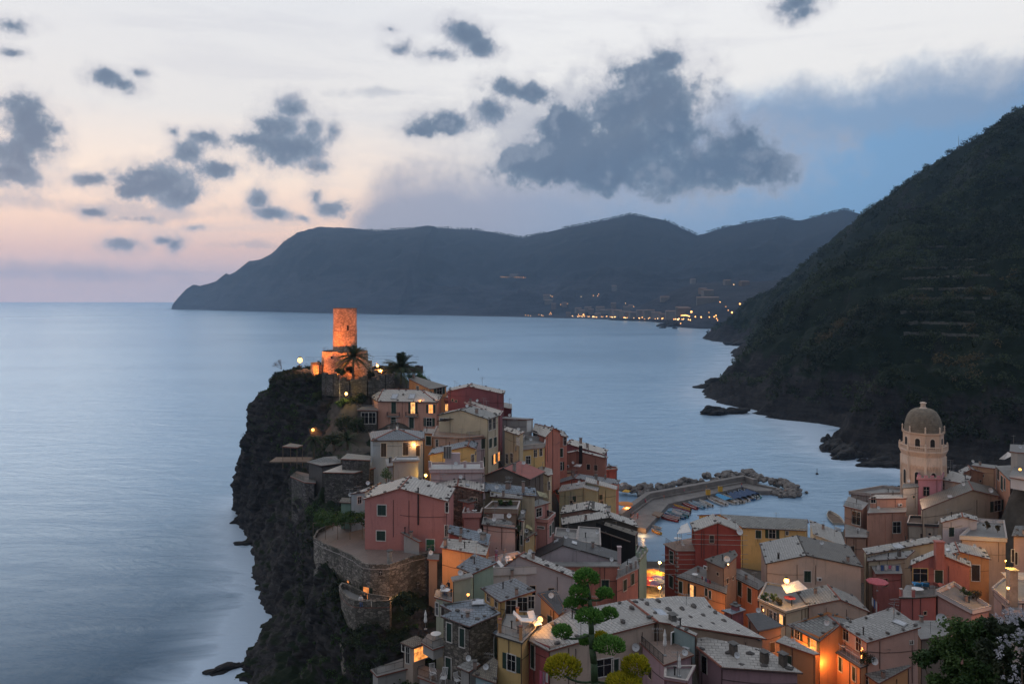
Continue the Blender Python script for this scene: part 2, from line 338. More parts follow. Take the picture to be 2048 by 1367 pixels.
sd=Vector((math.sin(SUN_AZ)*math.cos(.35),math.cos(SUN_AZ)*math.cos(.35),math.sin(.35))); so.rotation_euler=sd.to_track_quat('Z','Y').to_euler()

# ------------------------------------------------------------------ sea
def seg_dist(X,Y,poly):
    d=np.full(X.shape,1e9)
    for (ax,ay),(bx,by) in zip(poly[:-1],poly[1:]):
        vx,vy=bx-ax,by-ay; t=np.clip(((X-ax)*vx+(Y-ay)*vy)/(vx*vx+vy*vy+1e-9),0,1)
        d=np.minimum(d,np.hypot(X-ax-t*vx,Y-ay-t*vy))
    return d
def sp(px,py): q=P(0,px,py,0); return (q.x,q.y)
shoreL=[(-48,40),(-52,105)]+[sp(*q) for q in ((438,1367),(475,1315),(512,1240),(497,1100),(488,1070),(480,1040),(490,1000))]+[(-62,285),(5,262)]
shoreR=[(120,255)]+[sp(*q) for q in ((1800,937),(1740,927),(1690,908),(1650,878),(1600,842),(1500,822),(1440,806),(1412,778),(1445,760),(1480,720),(1500,697),(1472,687),(1477,666),(1490,655))]
xs=np.concatenate([-np.geomspace(11000,232,46),np.linspace(-230,330,281),np.geomspace(332,11000,46)])
ys=np.concatenate([[-200,-60,0],np.linspace(40,640,301),np.geomspace(643,15000,95)])
X,Y=np.meshgrid(xs,ys)
fo=np.maximum(np.exp(-seg_dist(X,Y,shoreL)/8)*np.clip((-20-X)/14,0,1),np.exp(-seg_dist(X,Y,shoreR[1:])/(7+Y*.025)))
inside=np.zeros_like(X)
m,nt2,b=newmat('sea_water'); Lk=nt2.links.new; p=geo_pos(nt2)
fa=N(nt2,'ShaderNodeAttribute',attribute_name='foam').outputs['Fac']
sw=noise(nt2,scalev(nt2,p,(.030,.075,1)),1.0,7,.62,1.2); sw2=noise(nt2,scalev(nt2,p,(.14,.32,1)),1.0,5,.65,.6)
big=noise(nt2,scalev(nt2,p,(.0016,.006,1)),1.0,6,.65,.8)
fm=math_(nt2,'MULTIPLY',fa,math_(nt2,'ADD',math_(nt2,'MULTIPLY',sw,3.4),-.62))
fm=ramp(nt2,fm,[(.10,(0,0,0)),(.60,(1,1,1))]).outputs[0]
wc=mixc(nt2,ramp(nt2,big,[(.35,(0,0,0)),(.65,(1,1,1))]).outputs[0],(.055,.105,.165),(.085,.145,.225))
wc=mixc(nt2,math_(nt2,'MULTIPLY',ramp(nt2,sw2,[(.45,(0,0,0)),(.75,(1,1,1))]).outputs[0],.35),wc,(.05,.085,.13))
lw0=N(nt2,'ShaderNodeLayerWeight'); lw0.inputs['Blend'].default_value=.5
wc=mixc(nt2,ramp(nt2,lw0.outputs['Facing'],[(.58,(0,0,0)),(.88,(1,1,1))]).outputs[0],wc,mixc(nt2,.22,(.47,.69,.92),wc))  # pale sky sheen at grazing angles, painted into the diffuse colour
wc=mixc(nt2,fm,wc,(.55,.68,.82)); Lk(wc,b.inputs['Base Color'])
rr=math_(nt2,'ADD',math_(nt2,'MULTIPLY',big,.16),.16); Lk(rr,b.inputs['Roughness']); b.inputs['Specular IOR Level'].default_value=0.0
hh=math_(nt2,'ADD',math_(nt2,'MULTIPLY',sw,1.0),math_(nt2,'MULTIPLY',sw2,.35)); bump(nt2,b,hh,.28,1.1)
gl=N(nt2,'ShaderNodeBsdfGlossy'); gl.inputs['Color'].default_value=(.66,.83,.97,1); Lk(math_(nt2,'ADD',math_(nt2,'MULTIPLY',big,.2),math_(nt2,'MULTIPLY',sw2,.16)),gl.inputs['Roughness']); gb=N(nt2,'ShaderNodeBump'); gb.inputs['Strength'].default_value=.5; gb.inputs['Distance'].default_value=1.6; Lk(hh,gb.inputs['Height']); Lk(gb.outputs[0],gl.inputs['Normal'])
lw=N(nt2,'ShaderNodeLayerWeight'); lw.inputs['Blend'].default_value=.5
fr_=ramp(nt2,lw.outputs['Facing'],[(.35,(.03,)*3),(.57,(.012,)*3),(.72,(.17,)*3),(.86,(.44,)*3),(1,(.72,)*3)]).outputs[0]
fr_=math_(nt2,'MULTIPLY',fr_,math_(nt2,'SUBTRACT',1.0,math_(nt2,'MULTIPLY',fm,.6)))
ms2=N(nt2,'ShaderNodeMixShader'); Lk(fr_,ms2.inputs[0]); Lk(b.outputs[0],ms2.inputs[1]); Lk(gl.outputs[0],ms2.inputs[2]); Lk(ms2.outputs[0],nt2.nodes['Material Output'].inputs[0])
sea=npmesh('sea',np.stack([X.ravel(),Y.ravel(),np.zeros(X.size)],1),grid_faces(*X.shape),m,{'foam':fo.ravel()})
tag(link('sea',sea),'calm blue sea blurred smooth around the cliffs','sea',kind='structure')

# ------------------------------------------------------------------ rock and scrub materials for the land
def landmat(key,rock,rock2,green,gsc=.08,strat=.35,bias=0.,bd=.8,amt=1.,bare=None):
    m,nt,b=newmat(key); L=nt.links.new; p=geo_pos(nt)
    nz=N(nt,'ShaderNodeSeparateXYZ'); L(nt.nodes.new('ShaderNodeNewGeometry').outputs['Normal'],nz.inputs[0])
    mp=N(nt,'ShaderNodeMapping'); mp.inputs['Rotation'].default_value=(.5,.35,0); mp.inputs['Scale'].default_value=(.12,.12,.9); L(p,mp.inputs['Vector'])
    s=noise(nt,mp.outputs[0],strat*2.4,7,.68,.7); n=noise(nt,p,.14,7,.66)
    c=mixc(nt,ramp(nt,math_(nt,'ADD',math_(nt,'MULTIPLY',s,.6),math_(nt,'MULTIPLY',noise(nt,p,.6,6,.7),.4)),[(.40,(0,0,0)),(.64,(1,1,1))]).outputs[0],rock,rock2)
    c=mixc(nt,ramp(nt,n,[(.5,(0,0,0)),(.72,(.8,.8,.8))]).outputs[0],c,tuple(x*.5 for x in rock))
    g=noise(nt,p,gsc,6,.62); gf=math_(nt,'ADD',math_(nt,'MULTIPLY',nz.outputs[2],.55),math_(nt,'SUBTRACT',g,.78-bias))
    if bare:
        hs=N(nt,'ShaderNodeSeparateXYZ'); L(p,hs.inputs[0]); gf=math_(nt,'ADD',gf,math_(nt,'MULTIPLY',math_(nt,'SUBTRACT',math_(nt,'MINIMUM',hs.outputs[2],bare),bare),.9/bare))
    c=mixc(nt,math_(nt,'MULTIPLY',ramp(nt,gf,[(.0,(0,0,0)),(.14,(1,1,1))]).outputs[0],amt),c,mixc(nt,n,green,tuple(x*1.9 for x in green)))
    L(c,b.inputs['Base Color']); b.inputs['Roughness'].default_value=.95; b.inputs['Specular IOR Level'].default_value=.15
    bump(nt,b,math_(nt,'ADD',s,n),.9,bd); MATS[key]=m; return m
CLIFF=landmat('cliff_rock',(.017,.017,.019),(.072,.068,.068),(.009,.015,.008),.12,.5,-.08,.6)
HILLM=landmat('hill_ground',(.012,.012,.014),(.044,.042,.042),(.006,.011,.006),.03,.16,.16,1.2,1.,34)
FARM=landmat('far_land',(.026,.031,.046),(.072,.078,.098),(.012,.016,.024),.004,.02,.16,14,.95,230)  # rock and scrub colours tinted blue to carry part of the distance haze
SOIL=simple('village_soil',(.07,.06,.05),.95,0,.4,.5)
def vnoise(p,sc,oc=5): return mnoise.fractal(Vector(p)*sc,1.0,2.0,oc)
def resample(ctrl,n):
    c=np.array(ctrl,dtype=float); k=len(c); t=np.linspace(0,k-1,n); i=np.clip(t.astype(int),0,k-2); f=(t-i)[:,None]
    p0=c[np.clip(i-1,0,k-1)];p1=c[i];p2=c[i+1];p3=c[np.clip(i+2,0,k-1)]
    return .5*((2*p1)+(-p0+p2)*f+(2*p0-5*p1+4*p2-p3)*f*f+(-p0+3*p1-3*p2+p3)*f**3)
def loft(contours,ns,nr):
    R=np.stack([resample(c,ns) for c in contours],0)      # k,ns,3
    return np.stack([resample(R[:,j],nr) for j in range(ns)],1)   # nr,ns,3
def grid_normals(G):
    a=np.gradient(G,axis=1); b=np.gradient(G,axis=0); n=np.cross(a,b); n/=np.linalg.norm(n,axis=2)[...,None]+1e-9; return n

# ------------------------------------------------------------------ the castle promontory's sea cliff
T=lambda px,py,d:(lambda q:(q.x,q.y,q.z))(PD(0,px,py,d))
S0=lambda px,py:(*sp(px,py),-2.5)
C0=[(8,262,-2.5),(-62,290,-2.5),S0(490,1000),S0(480,1040),S0(488,1070),S0(497,1100),S0(505,1170),S0(513,1240),S0(475,1315),S0(438,1367),(-52,105,-2.5),(-48,55,-2.5)]
C1=[(2,255,9),(-60,275,18),T(494,905,245),T(503,950,226),T(540,985,216),T(565,1000,207),T(575,1090,180),T(600,1180,160),T(602,1228,141),T(600,1350,126),(-38,95,12),(-32,50,22)]
C2=[(-3,248,18),(-58,262,34),T(508,850,238),T(520,850,224),T(585,880,213),T(598,945,203),T(605,1010,170),T(618,1110,143),T(642,1188,126),T(700,1390,110),(-24,85,14),(-20,48,34)]
C3=[(-8,240,27),(-50,245,45),T(552,752,231),T(562,765,223),T(640,800,213),T(636,893,200),T(640,985,168),T(648,1075,141),T(735,1235,118),T(770,1430,103),(-10,82,15),(-8,46,38)]
C4=[(-22,232,36),(-42,236,48.3),(-55,228,48.6),(-52,218,48.3),(-42,207,44.5),(-36,195,34),(-24,165,28),(-16,140,25),(-8,118,17),(-4,105,13.5),(0,80,16),(2,45,39)]
G=loft([C0,C1,C2,C3,C4],430,150); n=grid_normals(G)
for i in range(G.shape[0]):
    fade=min(1,i/12)*min(1,(G.shape[0]-1-i)/20)+.15*(i<10)
    for j in range(G.shape[1]):
        p=G[i,j]; q=Vector((p[0],p[1],p[2]*1.0))
        d=1.7*vnoise(q,.10,6)+2.2*abs(vnoise(Vector((q.x+7,q.y*.9+3,q.z*.35)),.16,5))-1.6*abs(vnoise(Vector((q.x*.7+q.z*.6,q.y*.7,q.z*1.3)),.26,5))+.7*abs(vnoise(q,.7,3))-.5
        G[i,j]=p+n[i,j]*d*fade*(-1)
cliffG=G
tag(link('promontory_cliff',npmesh('promontory_cliff',G.reshape(-1,3),grid_faces(*G.shape[:2])[:,::-1],CLIFF)),'dark rock sea cliff carrying the castle and the village edge','cliff',kind='structure')

# ------------------------------------------------------------------ big dark hillside on the right
ctl=[(x,y,0.) for x,y in shoreR]+[(x*.93-4,y*1.0-6,-9.) for x,y in shoreR[1:]]
rid=[(2300,40,860),(2150,135,880),(2048,207,880),(1960,265,850),(1876,354,800),(1790,418,755),(1741,476,730),(1690,521,705),(1641,553,690),(1622,576,680),(1567,611,655),(1539,653,640),(1495,706,628),(1447,760,615)]
farr=[(2100,160,1000),(1915,292,985),(1850,332,1010),(1800,371,1050),(1740,412,1100),(1680,457,1150),(1620,511,1220),(1560,561,1300),(1520,601,1380),(1490,641,1450)]
face=[(1700,800,372),(1900,700,405),(2000,500,520),(2048,350,700),(1850,500,605),(1650,700,475),(1550,770,520),(2048,800,335),(2048,600,430),(2300,600,420),(2300,350,600),(1750,870,345),(2400,850,330),(1800,760,380),(1600,650,575)]
for q in rid+farr+face: ctl.append(tuple(PD(0,*q)))
ctl+=[(320,850,48),(430,950,112),(520,1000,175),(260,760,22),(360,1050,30),(800,1500,150),(1000,1000,320),(900,1300,240),(640,1700,60),(560,2100,10),(700,700,400),(500,400,180),(450,250,130),(300,235,50),(210,235,14),(160,240,3),(140,268,2)]
ctl=np.array(ctl); cc=45.
def rbf_fit(p,z,c): 
    A=np.sqrt(((p[:,None]-p[None])**2).sum(2)+c*c); n=len(p); M_=np.zeros((n+3,n+3)); M_[:n,:n]=A; Q=np.c_[np.ones(n),p/1000]; M_[:n,n:]=Q; M_[n:,:n]=Q.T
    return np.linalg.solve(M_,np.r_[z,0,0,0])
cw=rbf_fit(ctl[:,:2],ctl[:,2],cc)
def hill_z(X,Y):
    sh=X.shape; X=X.ravel();Y=Y.ravel(); z=cw[-3]+cw[-2]*X/1000+cw[-1]*Y/1000
    for k in range(len(ctl)): z=z+cw[k]*np.sqrt((X-ctl[k,0])**2+(Y-ctl[k,1])**2+cc*cc)
    return z.reshape(sh)
tx=np.linspace((1350-1024)/F,(2700-1024)/F,430); dd=np.geomspace(232,2300,400)
TX,DD=np.meshgrid(tx,dd); X=TX*DD; Y=DD; Z=hill_z(X,Y)
rough=np.zeros_like(Z)
for i in range(Z.shape[0]):
    for j in range(Z.shape[1]):
        if Z[i,j]>-20:
            x,y=X[i,j],Y[i,j]; q=(x,y,Z[i,j]*.6)
            rough[i,j]=16*vnoise(q,.0105,4)-19*abs(vnoise((x*.9+y*.45,(y-x)*.35,2),.019,4))+7+5.5*abs(vnoise(q,.028,4))-3+1.2*vnoise(q,.11,3)
crag=np.zeros_like(Z)
for i in range(Z.shape[0]):
    for j in range(Z.shape[1]):
        if -12<Z[i,j]<75:
            x,y=X[i,j],Y[i,j]; crag[i,j]=6.5*(.42-abs(vnoise((x+.4*y,y*.8,Z[i,j]*.5),.042,5)))*1.6-1.5+2.6*(.3-abs(vnoise((x*.8+y*.5,y*.5-x*.3,7),.13,4)))
low_=np.clip((Z+6)/9,0,1)*np.clip((70-Z)/45,0,1)
Z=Z+rough*np.clip((Z+3)/22,.12,1)+crag*low_
tgt=np.array([(1350,700),(1450,662),(1490,645),(1520,606),(1560,566),(1620,517),(1680,463),(1740,417),(1800,377),(1850,338),(1915,298),(1960,272),(2000,242),(2048,212),(2150,148),(2300,55),(2700,-190)],dtype=float)
want=(HY-np.interp(1024+tx*F,tgt[:,0],tgt[:,1]))/F
have=((Z-H)/DD[:,None]).max(0) if DD.ndim==1 else ((Z-H)/DD).max(0)
k_=np.where(have>.004,want/np.maximum(have,.004),1.0); k_=np.clip(k_,.55,1.6); ker=np.ones(9)/9; k_=np.convolve(np.pad(k_,4,mode='edge'),ker,'valid')
Z=np.where(Z>H,H+(Z-H)*k_[None,:],Z)
# dry-stone terraces: steps in one part of the slope
cx,cy=PD(0,1880,540,520).xy; ms=np.exp(-(((X-cx)/62)**2+((Y-cy)/85)**2)**2)
st=6.0; fr=(Z/st)%1; Zs=(np.floor(Z/st)+np.clip((fr-.55)/.45,0,1)**1.0*1.0)*st
Z=Z*(1-ms)+Zs*ms
hillZ=(X,Y,Z,ms)
Fq=grid_faces(*Z.shape); zz=Z.ravel(); keep=(zz[Fq].max(1)>-4)
tag(link('hillside',npmesh('hillside',np.stack([X.ravel(),Y.ravel(),zz],1),Fq[keep],HILLM)),'steep dark wooded hillside falling to the sea on the right','hill',kind='structure')
TWM=simple('terrace_stone',(.085,.085,.075),.95,0,.4,.8)
for zk in (50,56,62,70,76,84,92,100,112):
    pts=[]
    for j in range(Z.shape[1]):
        pxj=1024+tx[j]*F
        if not (1795+abs(zk-70)*.5<pxj<1965+20*math.sin(zk)): continue
        c_=Z[:,j]; ii_=np.where((c_[:-1]<zk)&(c_[1:]>=zk))[0]
        if len(ii_): i0=ii_[0]; f_=(zk-c_[i0])/(c_[i0+1]-c_[i0]+1e-6); pts.append((X[i0,j]+(X[i0+1,j]-X[i0,j])*f_,Y[i0,j]+(Y[i0+1,j]-Y[i0,j])*f_))
    mb=MB()
    for k_,(a_,b_) in enumerate(zip(pts[:-1],pts[1:])):
        if math.hypot(a_[0]-b_[0],a_[1]-b_[1])<9 and vnoise((k_*.11,zk,0),1,2)>-.42:
            h0=zk+1.0+.5*vnoise((k_*.3,zk,3),1,2); A_=Vector((a_[0],a_[1]-.6,0)); B_=Vector((b_[0],b_[1]-.6,0)); q=[A_+Vector((0,0,zk-2.5)),B_+Vector((0,0,zk-2.5)),B_+Vector((0,0,h0)),A_+Vector((0,0,h0))]; mb.face(q); bk=Vector((.3,1.4,0)); mb.face([q[3],q[2],q[2]+bk,q[3]+bk])
    if mb.v: tag(mb.build('terrace_wall',TWM),'dry stone terrace wall running level across the dark hillside','terrace wall','terrace walls on the hillside')
# scrub covering it
cand=np.random.rand(60000,2); ii=(cand[:,0]**.8*(Z.shape[0]-2)).astype(int); jj=(cand[:,1]*(Z.shape[1]*.62)).astype(int)
px_,py_,pz_=X[ii,jj],Y[ii,jj],Z[ii,jj]
sl_=np.hypot(Z[np.minimum(ii+1,Z.shape[0]-1),jj]-pz_,0)/(np.hypot(Y[np.minimum(ii+1,Z.shape[0]-1),jj]-py_,X[np.minimum(ii+1,Z.shape[0]-1),jj]-px_)+1e-6)
g=np.array([vnoise((a,b,0),.012,4) for a,b in zip(px_,py_)])
low=np.clip((pz_-10+g*40)/42,0,1)
ok=(pz_>9)&(np.random.rand(len(g))<(.10+.9*low)*np.clip(.75+g*1.4,.05,1))&(ms[ii,jj]<np.random.rand(len(g))*1.3)
px_,py_,pz_,g=px_[ok],py_[ok],pz_[ok],g[ok]
sel=np.arange(len(px_))[:12500]; px_,py_,pz_,g=px_[sel],py_[sel],pz_[sel],g[sel]
r=(1.1+2.9*np.random.rand(len(px_))**2.2)*(1+py_/1500)
tn=np.array([vnoise((a*1.0,b*1.0,5),.02,3) for a,b in zip(px_,py_)]); tn=np.clip(.34+tn*1.3+.5*(np.random.rand(len(tn))-.5),0,1)
br=(tn>.86)&(py_<520)
for nm,mk,mt,lb in (('hillside_scrub',~br,LEAFD,'dark green scrub and trees covering the steep hillside'),('dry_hillside_scrub',br,LEAFB,'dry brownish scrub in patches low on the hillside')):
    if mk.sum()==0: continue
    V,Fq,tt=leaves(np.stack([px_[mk],py_[mk],pz_[mk]+r[mk]*.4],1),r[mk],np.clip((9.5*r[mk]**1.7*(420/py_[mk])**.8).astype(int),12,110),(.36+py_[mk]*.00062),.8,.4,tn[mk])
    tag(link(nm,npmesh(nm,V,Fq,mt,{'tint':tt})),lb,'scrub',kind='stuff')
# scrub on the promontory cliff
GV=cliffG; nr,nc=GV.shape[:2]; cs=[]
for _ in range(12000):
    i=random.randint(40,nr-10); j=random.randint(40,nc-60); p=GV[i,j]; hgt=i/nr
    g=vnoise((p[0],p[1],p[2]),.07,4)
    if p[2]>6 and random.random()<(.10+.95*max(0,hgt-.42)) and g>-.02-.25*max(0,hgt-.55): cs.append((p[0],p[1],p[2]+.15))
cs=np.array(cs[:3400]); gm=np.array([vnoise((a,b,c),.05,3) for a,b,c in cs])>.06
r=.35+.75*np.random.rand(len(cs))**2
for nm,mk,mt,lb in (('cliff_scrub',~gm,LEAFD,'low dark green scrub clinging to the castle cliff'),('green_cliff_scrub',gm,LEAFG,'brighter green bushes in patches on the castle cliff')):
    V,Fq,tt=leaves(cs[mk],r[mk],46,.15,.8,.35); tag(link(nm,npmesh(nm,V,Fq,mt,{'tint':tt*.8})),lb,'scrub',kind='stuff')
# ------------------------------------------------------------------ far headland across the bay
coast=[(330,618.5),(400,619.5),(500,622),(640,626),(750,628),(900,631),(1050,634),(1160,637),(1300,641),(1370,646),(1450,650),(1560,652),(1700,655)]
ridge=[(344,611,5150),(352,600,5160),(372,578,5180),(386,569,5200),(400,572,5210),(432,562,5240),(452,546,5250),(459,549,5255),(474,541,5270),(498,522,5290),(520,519,5310),(545,507,5350),(575,480,5380),(600,466,5400),(640,457,5450),(750,461,5400),(850,456,5300),(950,459,5250),(1045,475,5200),(1150,452,4900),(1262,429,4800),(1330,440,4800),(1395,470,4800),(1480,447,4700),(1560,436,4600),(1600,441,4600),(1690,419,4500),(1760,440,4400),(1900,420,4200)]
def interp_poly(pts,x):
    a=np.array(pts); return [np.interp(x,a[:,0],a[:,k]) for k in range(1,a.shape[1])]
rows=[]; u=np.linspace(0,1,420)
for t in np.linspace(0,1,70):
    row=[]
    for uu in u:
        xc=330+uu*(1700-330); xr=344+uu*(1900-344)
        c=sp(xc,interp_poly(coast,xc)[0]); yr,dr=interp_poly(ridge,xr); rp=PD(0,xr,yr,dr)
        x=c[0]+(rp.x-c[0])*t; y=c[1]+(rp.y-c[1])*t
        steep=.85 if xc<800 else .95+.25*min(1,(xc-800)/300)
        z=rp.z*(1-(1-t)**1.6)**steep if xc<800 else rp.z*(t**(1.1+.35*min(1,(xc-800)/400)))
        amp=min(1,t*5)*(1-t)**.6
        q=(x,y,0); z+=amp*(130*vnoise(q,.0011,4)-120*abs(vnoise((x+500,y,0),.0021,5))+34*vnoise((x,y,z),.008,4))
        if t>.9: z+=5*vnoise((x,y,3),.012,3)*(1 if uu>.02 else 0)
        row.append((x,y,max(z,-6 if t==0 else .5)))
    rows.append(row)
rows.append([(x*1.12,y*1.12,-5) for x,y,z in rows[-1]])
G=np.array(rows); headG=G
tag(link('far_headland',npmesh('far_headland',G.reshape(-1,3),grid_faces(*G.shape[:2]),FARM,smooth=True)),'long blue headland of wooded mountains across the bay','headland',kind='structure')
# pines along its crest
cs=[];
for j in range(60,420):
    for _ in range(3):
        if vnoise((j*.09,0,0),1,2)>-.12: p=G[69,j]; cs.append((p[0]+random.uniform(-12,12),p[1],p[2]+random.uniform(3,9)))
V,Fq,tt=leaves(np.array(cs),np.random.uniform(3.5,7,len(cs)),12,3.0,.7,.3)
tag(link('crest_pines',npmesh('crest_pines',V,Fq,LEAFD,{'tint':tt})),'row of tiny pines along the crest of the far mountains','pine trees',kind='stuff')
# nearer wooded spur behind the resort town
rows=[]; sr=[(1225,634,2600),(1290,607,2550),(1350,580,2500),(1395,565,2450),(1480,566,2350),(1560,560,2300),(1640,540,2250),(1760,520,2200)]
sc_=[(1215,640),(1290,642),(1340,647),(1362,655),(1400,657.5),(1445,658),(1500,661),(1640,668)]
for t in np.linspace(0,1,34):
    row=[]
    for uu in np.linspace(0,1,120):
        xc=1215+uu*425; xr=1225+uu*535; c=sp(xc,interp_poly(sc_,xc)[0]); yr,dr=interp_poly(sr,xr); rp=PD(0,xr,yr,dr)
        x=c[0]+(rp.x-c[0])*t; y=c[1]+(rp.y-c[1])*t; z=rp.z*(t**.8)+min(1,t*4)*(1-t)**.5*(16*vnoise((x,y,0),.006,4))
        row.append((x,y,-3 if t==0 else max(z,.5)))
    rows.append(row)
rows.append([(x*1.05,y*1.05,-3) for x,y,z in rows[-1]])
G=np.array(rows); spurG=G
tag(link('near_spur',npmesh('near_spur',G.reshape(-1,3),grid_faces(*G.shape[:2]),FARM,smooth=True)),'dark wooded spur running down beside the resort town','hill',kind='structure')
# ------------------------------------------------------------------ the air between
hz=MB(); hz.box((0,7430,288),22600,15660,584); m,nt3,b=newmat('haze_air'); nt3.nodes.remove(b)
pvn=nt3.nodes.new('ShaderNodeVolumePrincipled'); pvn.inputs['Color'].default_value=(.46,.70,1.0,1); pvn.inputs['Density'].default_value=8e-5; pvn.inputs['Anisotropy'].default_value=.6
nt3.links.new(pvn.outputs[0],nt3.nodes['Material Output'].inputs['Volume'])
tag(hz.build('haze',m),'thin blue evening haze over the sea','haze',kind='stuff')
# ------------------------------------------------------------------ houses
def seg2(a,b): return Vector((b.x-a.x,b.y-a.y))
def plane_z(n,p0,x,y): return p0.z-(n.x*(x-p0.x)+n.y*(y-p0.y))/n.z
def ray_plane(k,u,v,p0,n):
    r=ray(k,u,v); d=r.dot(n)
    if abs(d)<1e-9: return None
    t=(p0-CAM).dot(n)/d; return CAM+r*t if t>0 else None
HOUSES=[]; LIGHTS=[]
from mathutils.geometry import tessellate_polygon
def tris(q):
    if len(q)<4: return [q]
    r=[]
    for t in tessellate_polygon([[Vector((p.x,p.y,0)) for p in q]]):
        a=[q[i] for i in t]; n=(a[1]-a[0]).cross(a[2]-a[0])
        if abs(n.z)<1e-4: continue
        r.append(a if n.z>0 else a[::-1])
    return r
stone_me=[]
for s in range(4):
    bm=bmesh.new(); bmesh.ops.create_icosphere(bm,subdivisions=1,radius=.5)
    for v in bm.verts: v.co=Vector((v.co.x*.62,v.co.y*.42,v.co.z*.30))*random.uniform(.8,1.15)
    me=bpy.data.meshes.new('roof_stone'); bm.to_mesh(me); bm.free(); me.materials.append(STONE); stone_me.append(me)
SHRINK=.93
class House:
    def __init__(s,name,label,cat,k,kind,pts,ze=None,wall=(.4,.3,.25),roof=RL,zb=None,rim=RIM,rise=None,ov=.28,par=0,parw=None,stones=0,pipe=True,cap=None,wmat=None,group=None,back=None,roof2=None,grid=0,wm2=None):
        s.k=k; s.name=name; V={}
        if kind=='gf':
            L_,A,R,B=pts; V['l']=P(k,*L_,ze); V['r']=P(k,*R,ze)
            t=(V['r']-V['l']); n=Vector((-t.y,t.x,0)).normalized(); V['a']=ray_plane(k,*A,V['l'],n)
            b=P(k,*B,V['a'].z) if back is None else V['a']+Vector(back)
            d=b-V['a']; d.z=0; V['b']=V['a']+d; V['m']=V['l']+d; V['s']=V['r']+d
            F_=['labm','arsb']; ridge=[('a','b')]
        elif kind=='sg':
            R1,R2,E1,E2=pts; V['e']=P(k,*E1,ze); V['f']=P(k,*E2,ze); V['a']=P(k,*R1,ze+rise); V['b']=P(k,*R2,ze+rise)
            V['m']=V['a']*2-V['e']; V['n']=V['b']*2-V['f']; V['m'].z=V['n'].z=ze
            F_=['efba','nmab']; ridge=[('a','b')]
        elif kind=='hip':
            FL,FR,BR,BL,r1,r2=pts
            for q,p in zip('efgh',(FL,FR,BR,BL)): V[q]=P(k,*p,ze)
            V['a']=P(k,*r1,ze+rise); V['b']=P(k,*r2,ze+rise)
            F_=['efba','fgb','ghab','hea']; ridge=[('a','b'),('e','a'),('f','b')]
        elif kind=='pyr':
            for q,p in zip('efgh',pts[:4]): V[q]=P(k,*p,ze)
            V['a']=P(k,*pts[4],ze+rise); F_=['efa','fga','gha','hea']; ridge=[('e','a'),('f','a')]
        elif kind=='sh':
            ks='abcdefghijklmnopqrst'
            for q,p in zip(ks,pts): V[q]=P(k,p[0],p[1],p[2] if len(p)>2 else ze)
            F_=[''.join(ks[:len(pts)])]; ridge=[]
        elif kind=='poly':
            V={q:P(k,*p) for q,p in pts[0].items()}; F_=pts[1]; ridge=pts[2]
        if kind=='sh' and len(pts[0])>2:          # keep lean-to pitches believable
            zs=[p[2] for p in pts]; zm=min(zs); f_=1.0
            def nz():
                q=[V[c] for c in F_[0]]; n=Vector()
                for i in range(len(q)): n+= (q[i]-q[0]).cross(q[(i+1)%len(q)]-q[0])
                return abs(n.normalized().z)
            dr=[V[c].y for c in F_[0]]
            while nz()<.90 and f_>.05:
                f_-=.08
                for c_,p in zip(F_[0],pts): V[c_]=P(k,p[0],p[1],zm+(p[2]-zm)*f_)
        # orient faces upward
        faces=[]
        for f in F_:
            f=list(f); q=[V[c] for c in f]; n=Vector()
            for i in range(len(q)): n+= (q[i]-q[0]).cross(q[(i+1)%len(q)]-q[0])
            if n.z<0: f.reverse(); n=-n
            faces.append((f,n.normalized()))
        s.V=V; s.faces=faces
        edges={}
        for f,n in faces:
            for i in range(len(f)): edges[(f[i],f[(i+1)%len(f)])]=(f,n)
        bnd={a:b for (a,b) in edges if (b,a) not in edges}
        loop=[next(iter(bnd))]
        while True:
            nx=bnd[loop[-1]]
            if nx==loop[0] or len(loop)>40: break
            loop.append(nx)
        s.loop=loop; zmin=min(v.z for v in V.values()); s.zb=zmin-11 if zb is None else zb
        c=sum((V[q] for q in loop),Vector())/len(loop); s.c=c
        s.root=empty(name,(c.x,c.y,s.zb),label,cat,group); s.roofm=roof
        # roof slab
        th=.20; mb=MB()
        for fi_,(f,n) in enumerate(faces):
            t=Vector((-n.y,n.x,0)); t=t.normalized() if t.length>.02 else seg2(V[f[0]],V[f[1]]).to_3d().normalized(); d=n.cross(t)
            for q in tris([V[x] for x in f]):
                mb.face(q,2 if roof2 and fi_ else 0,[(p.dot(t),p.dot(d)) for p in q]); mb.face([p-Vector((0,0,th)) for p in reversed(q)],1)
        for i,a in enumerate(loop):
            b=loop[(i+1)%len(loop)]; A,B=V[a],V[b]; mb.face([A-Vector((0,0,th)),B-Vector((0,0,th)),B,A],1)
        # narrow mortar edge lying on the gable sides
        inv=s.root.matrix_basis.inverted(); off=-Vector((c.x,c.y,s.zb)); s.off=off
        def loc(mb_): mb_.v=[tuple(Vector(v)+off) for v in mb_.v]; return mb_
        s.locl=loc
        s.roof=loc(mb).build('roof' if par==0 else 'roof_terrace',[roof,rim]+([roof2] if roof2 else []),s.root)
        # ridge tiles
        for a,b in (ridge if cap is None else cap):
            A,B=V[a],V[b]; d=(B-A).normalized(); t=Vector((-d.y,d.x,0)).normalized(); mb=MB(); z=Vector((0,0,1))
            pr=[(-.17,-.06),(-.10,.07),(.10,.07),(.17,-.06)]
            q0=[A+t*x+z*y for x,y in pr]; q1=[B+t*x+z*y for x,y in pr]
            for i in range(3): mb.face([q0[i],q1[i],q1[i+1],q0[i+1]])
            mb.face(q0); mb.face(q1[::-1])
            loc(mb).build('ridge_tiles',rim,s.roof)
        # walls
        W=[]; nL=len(loop)
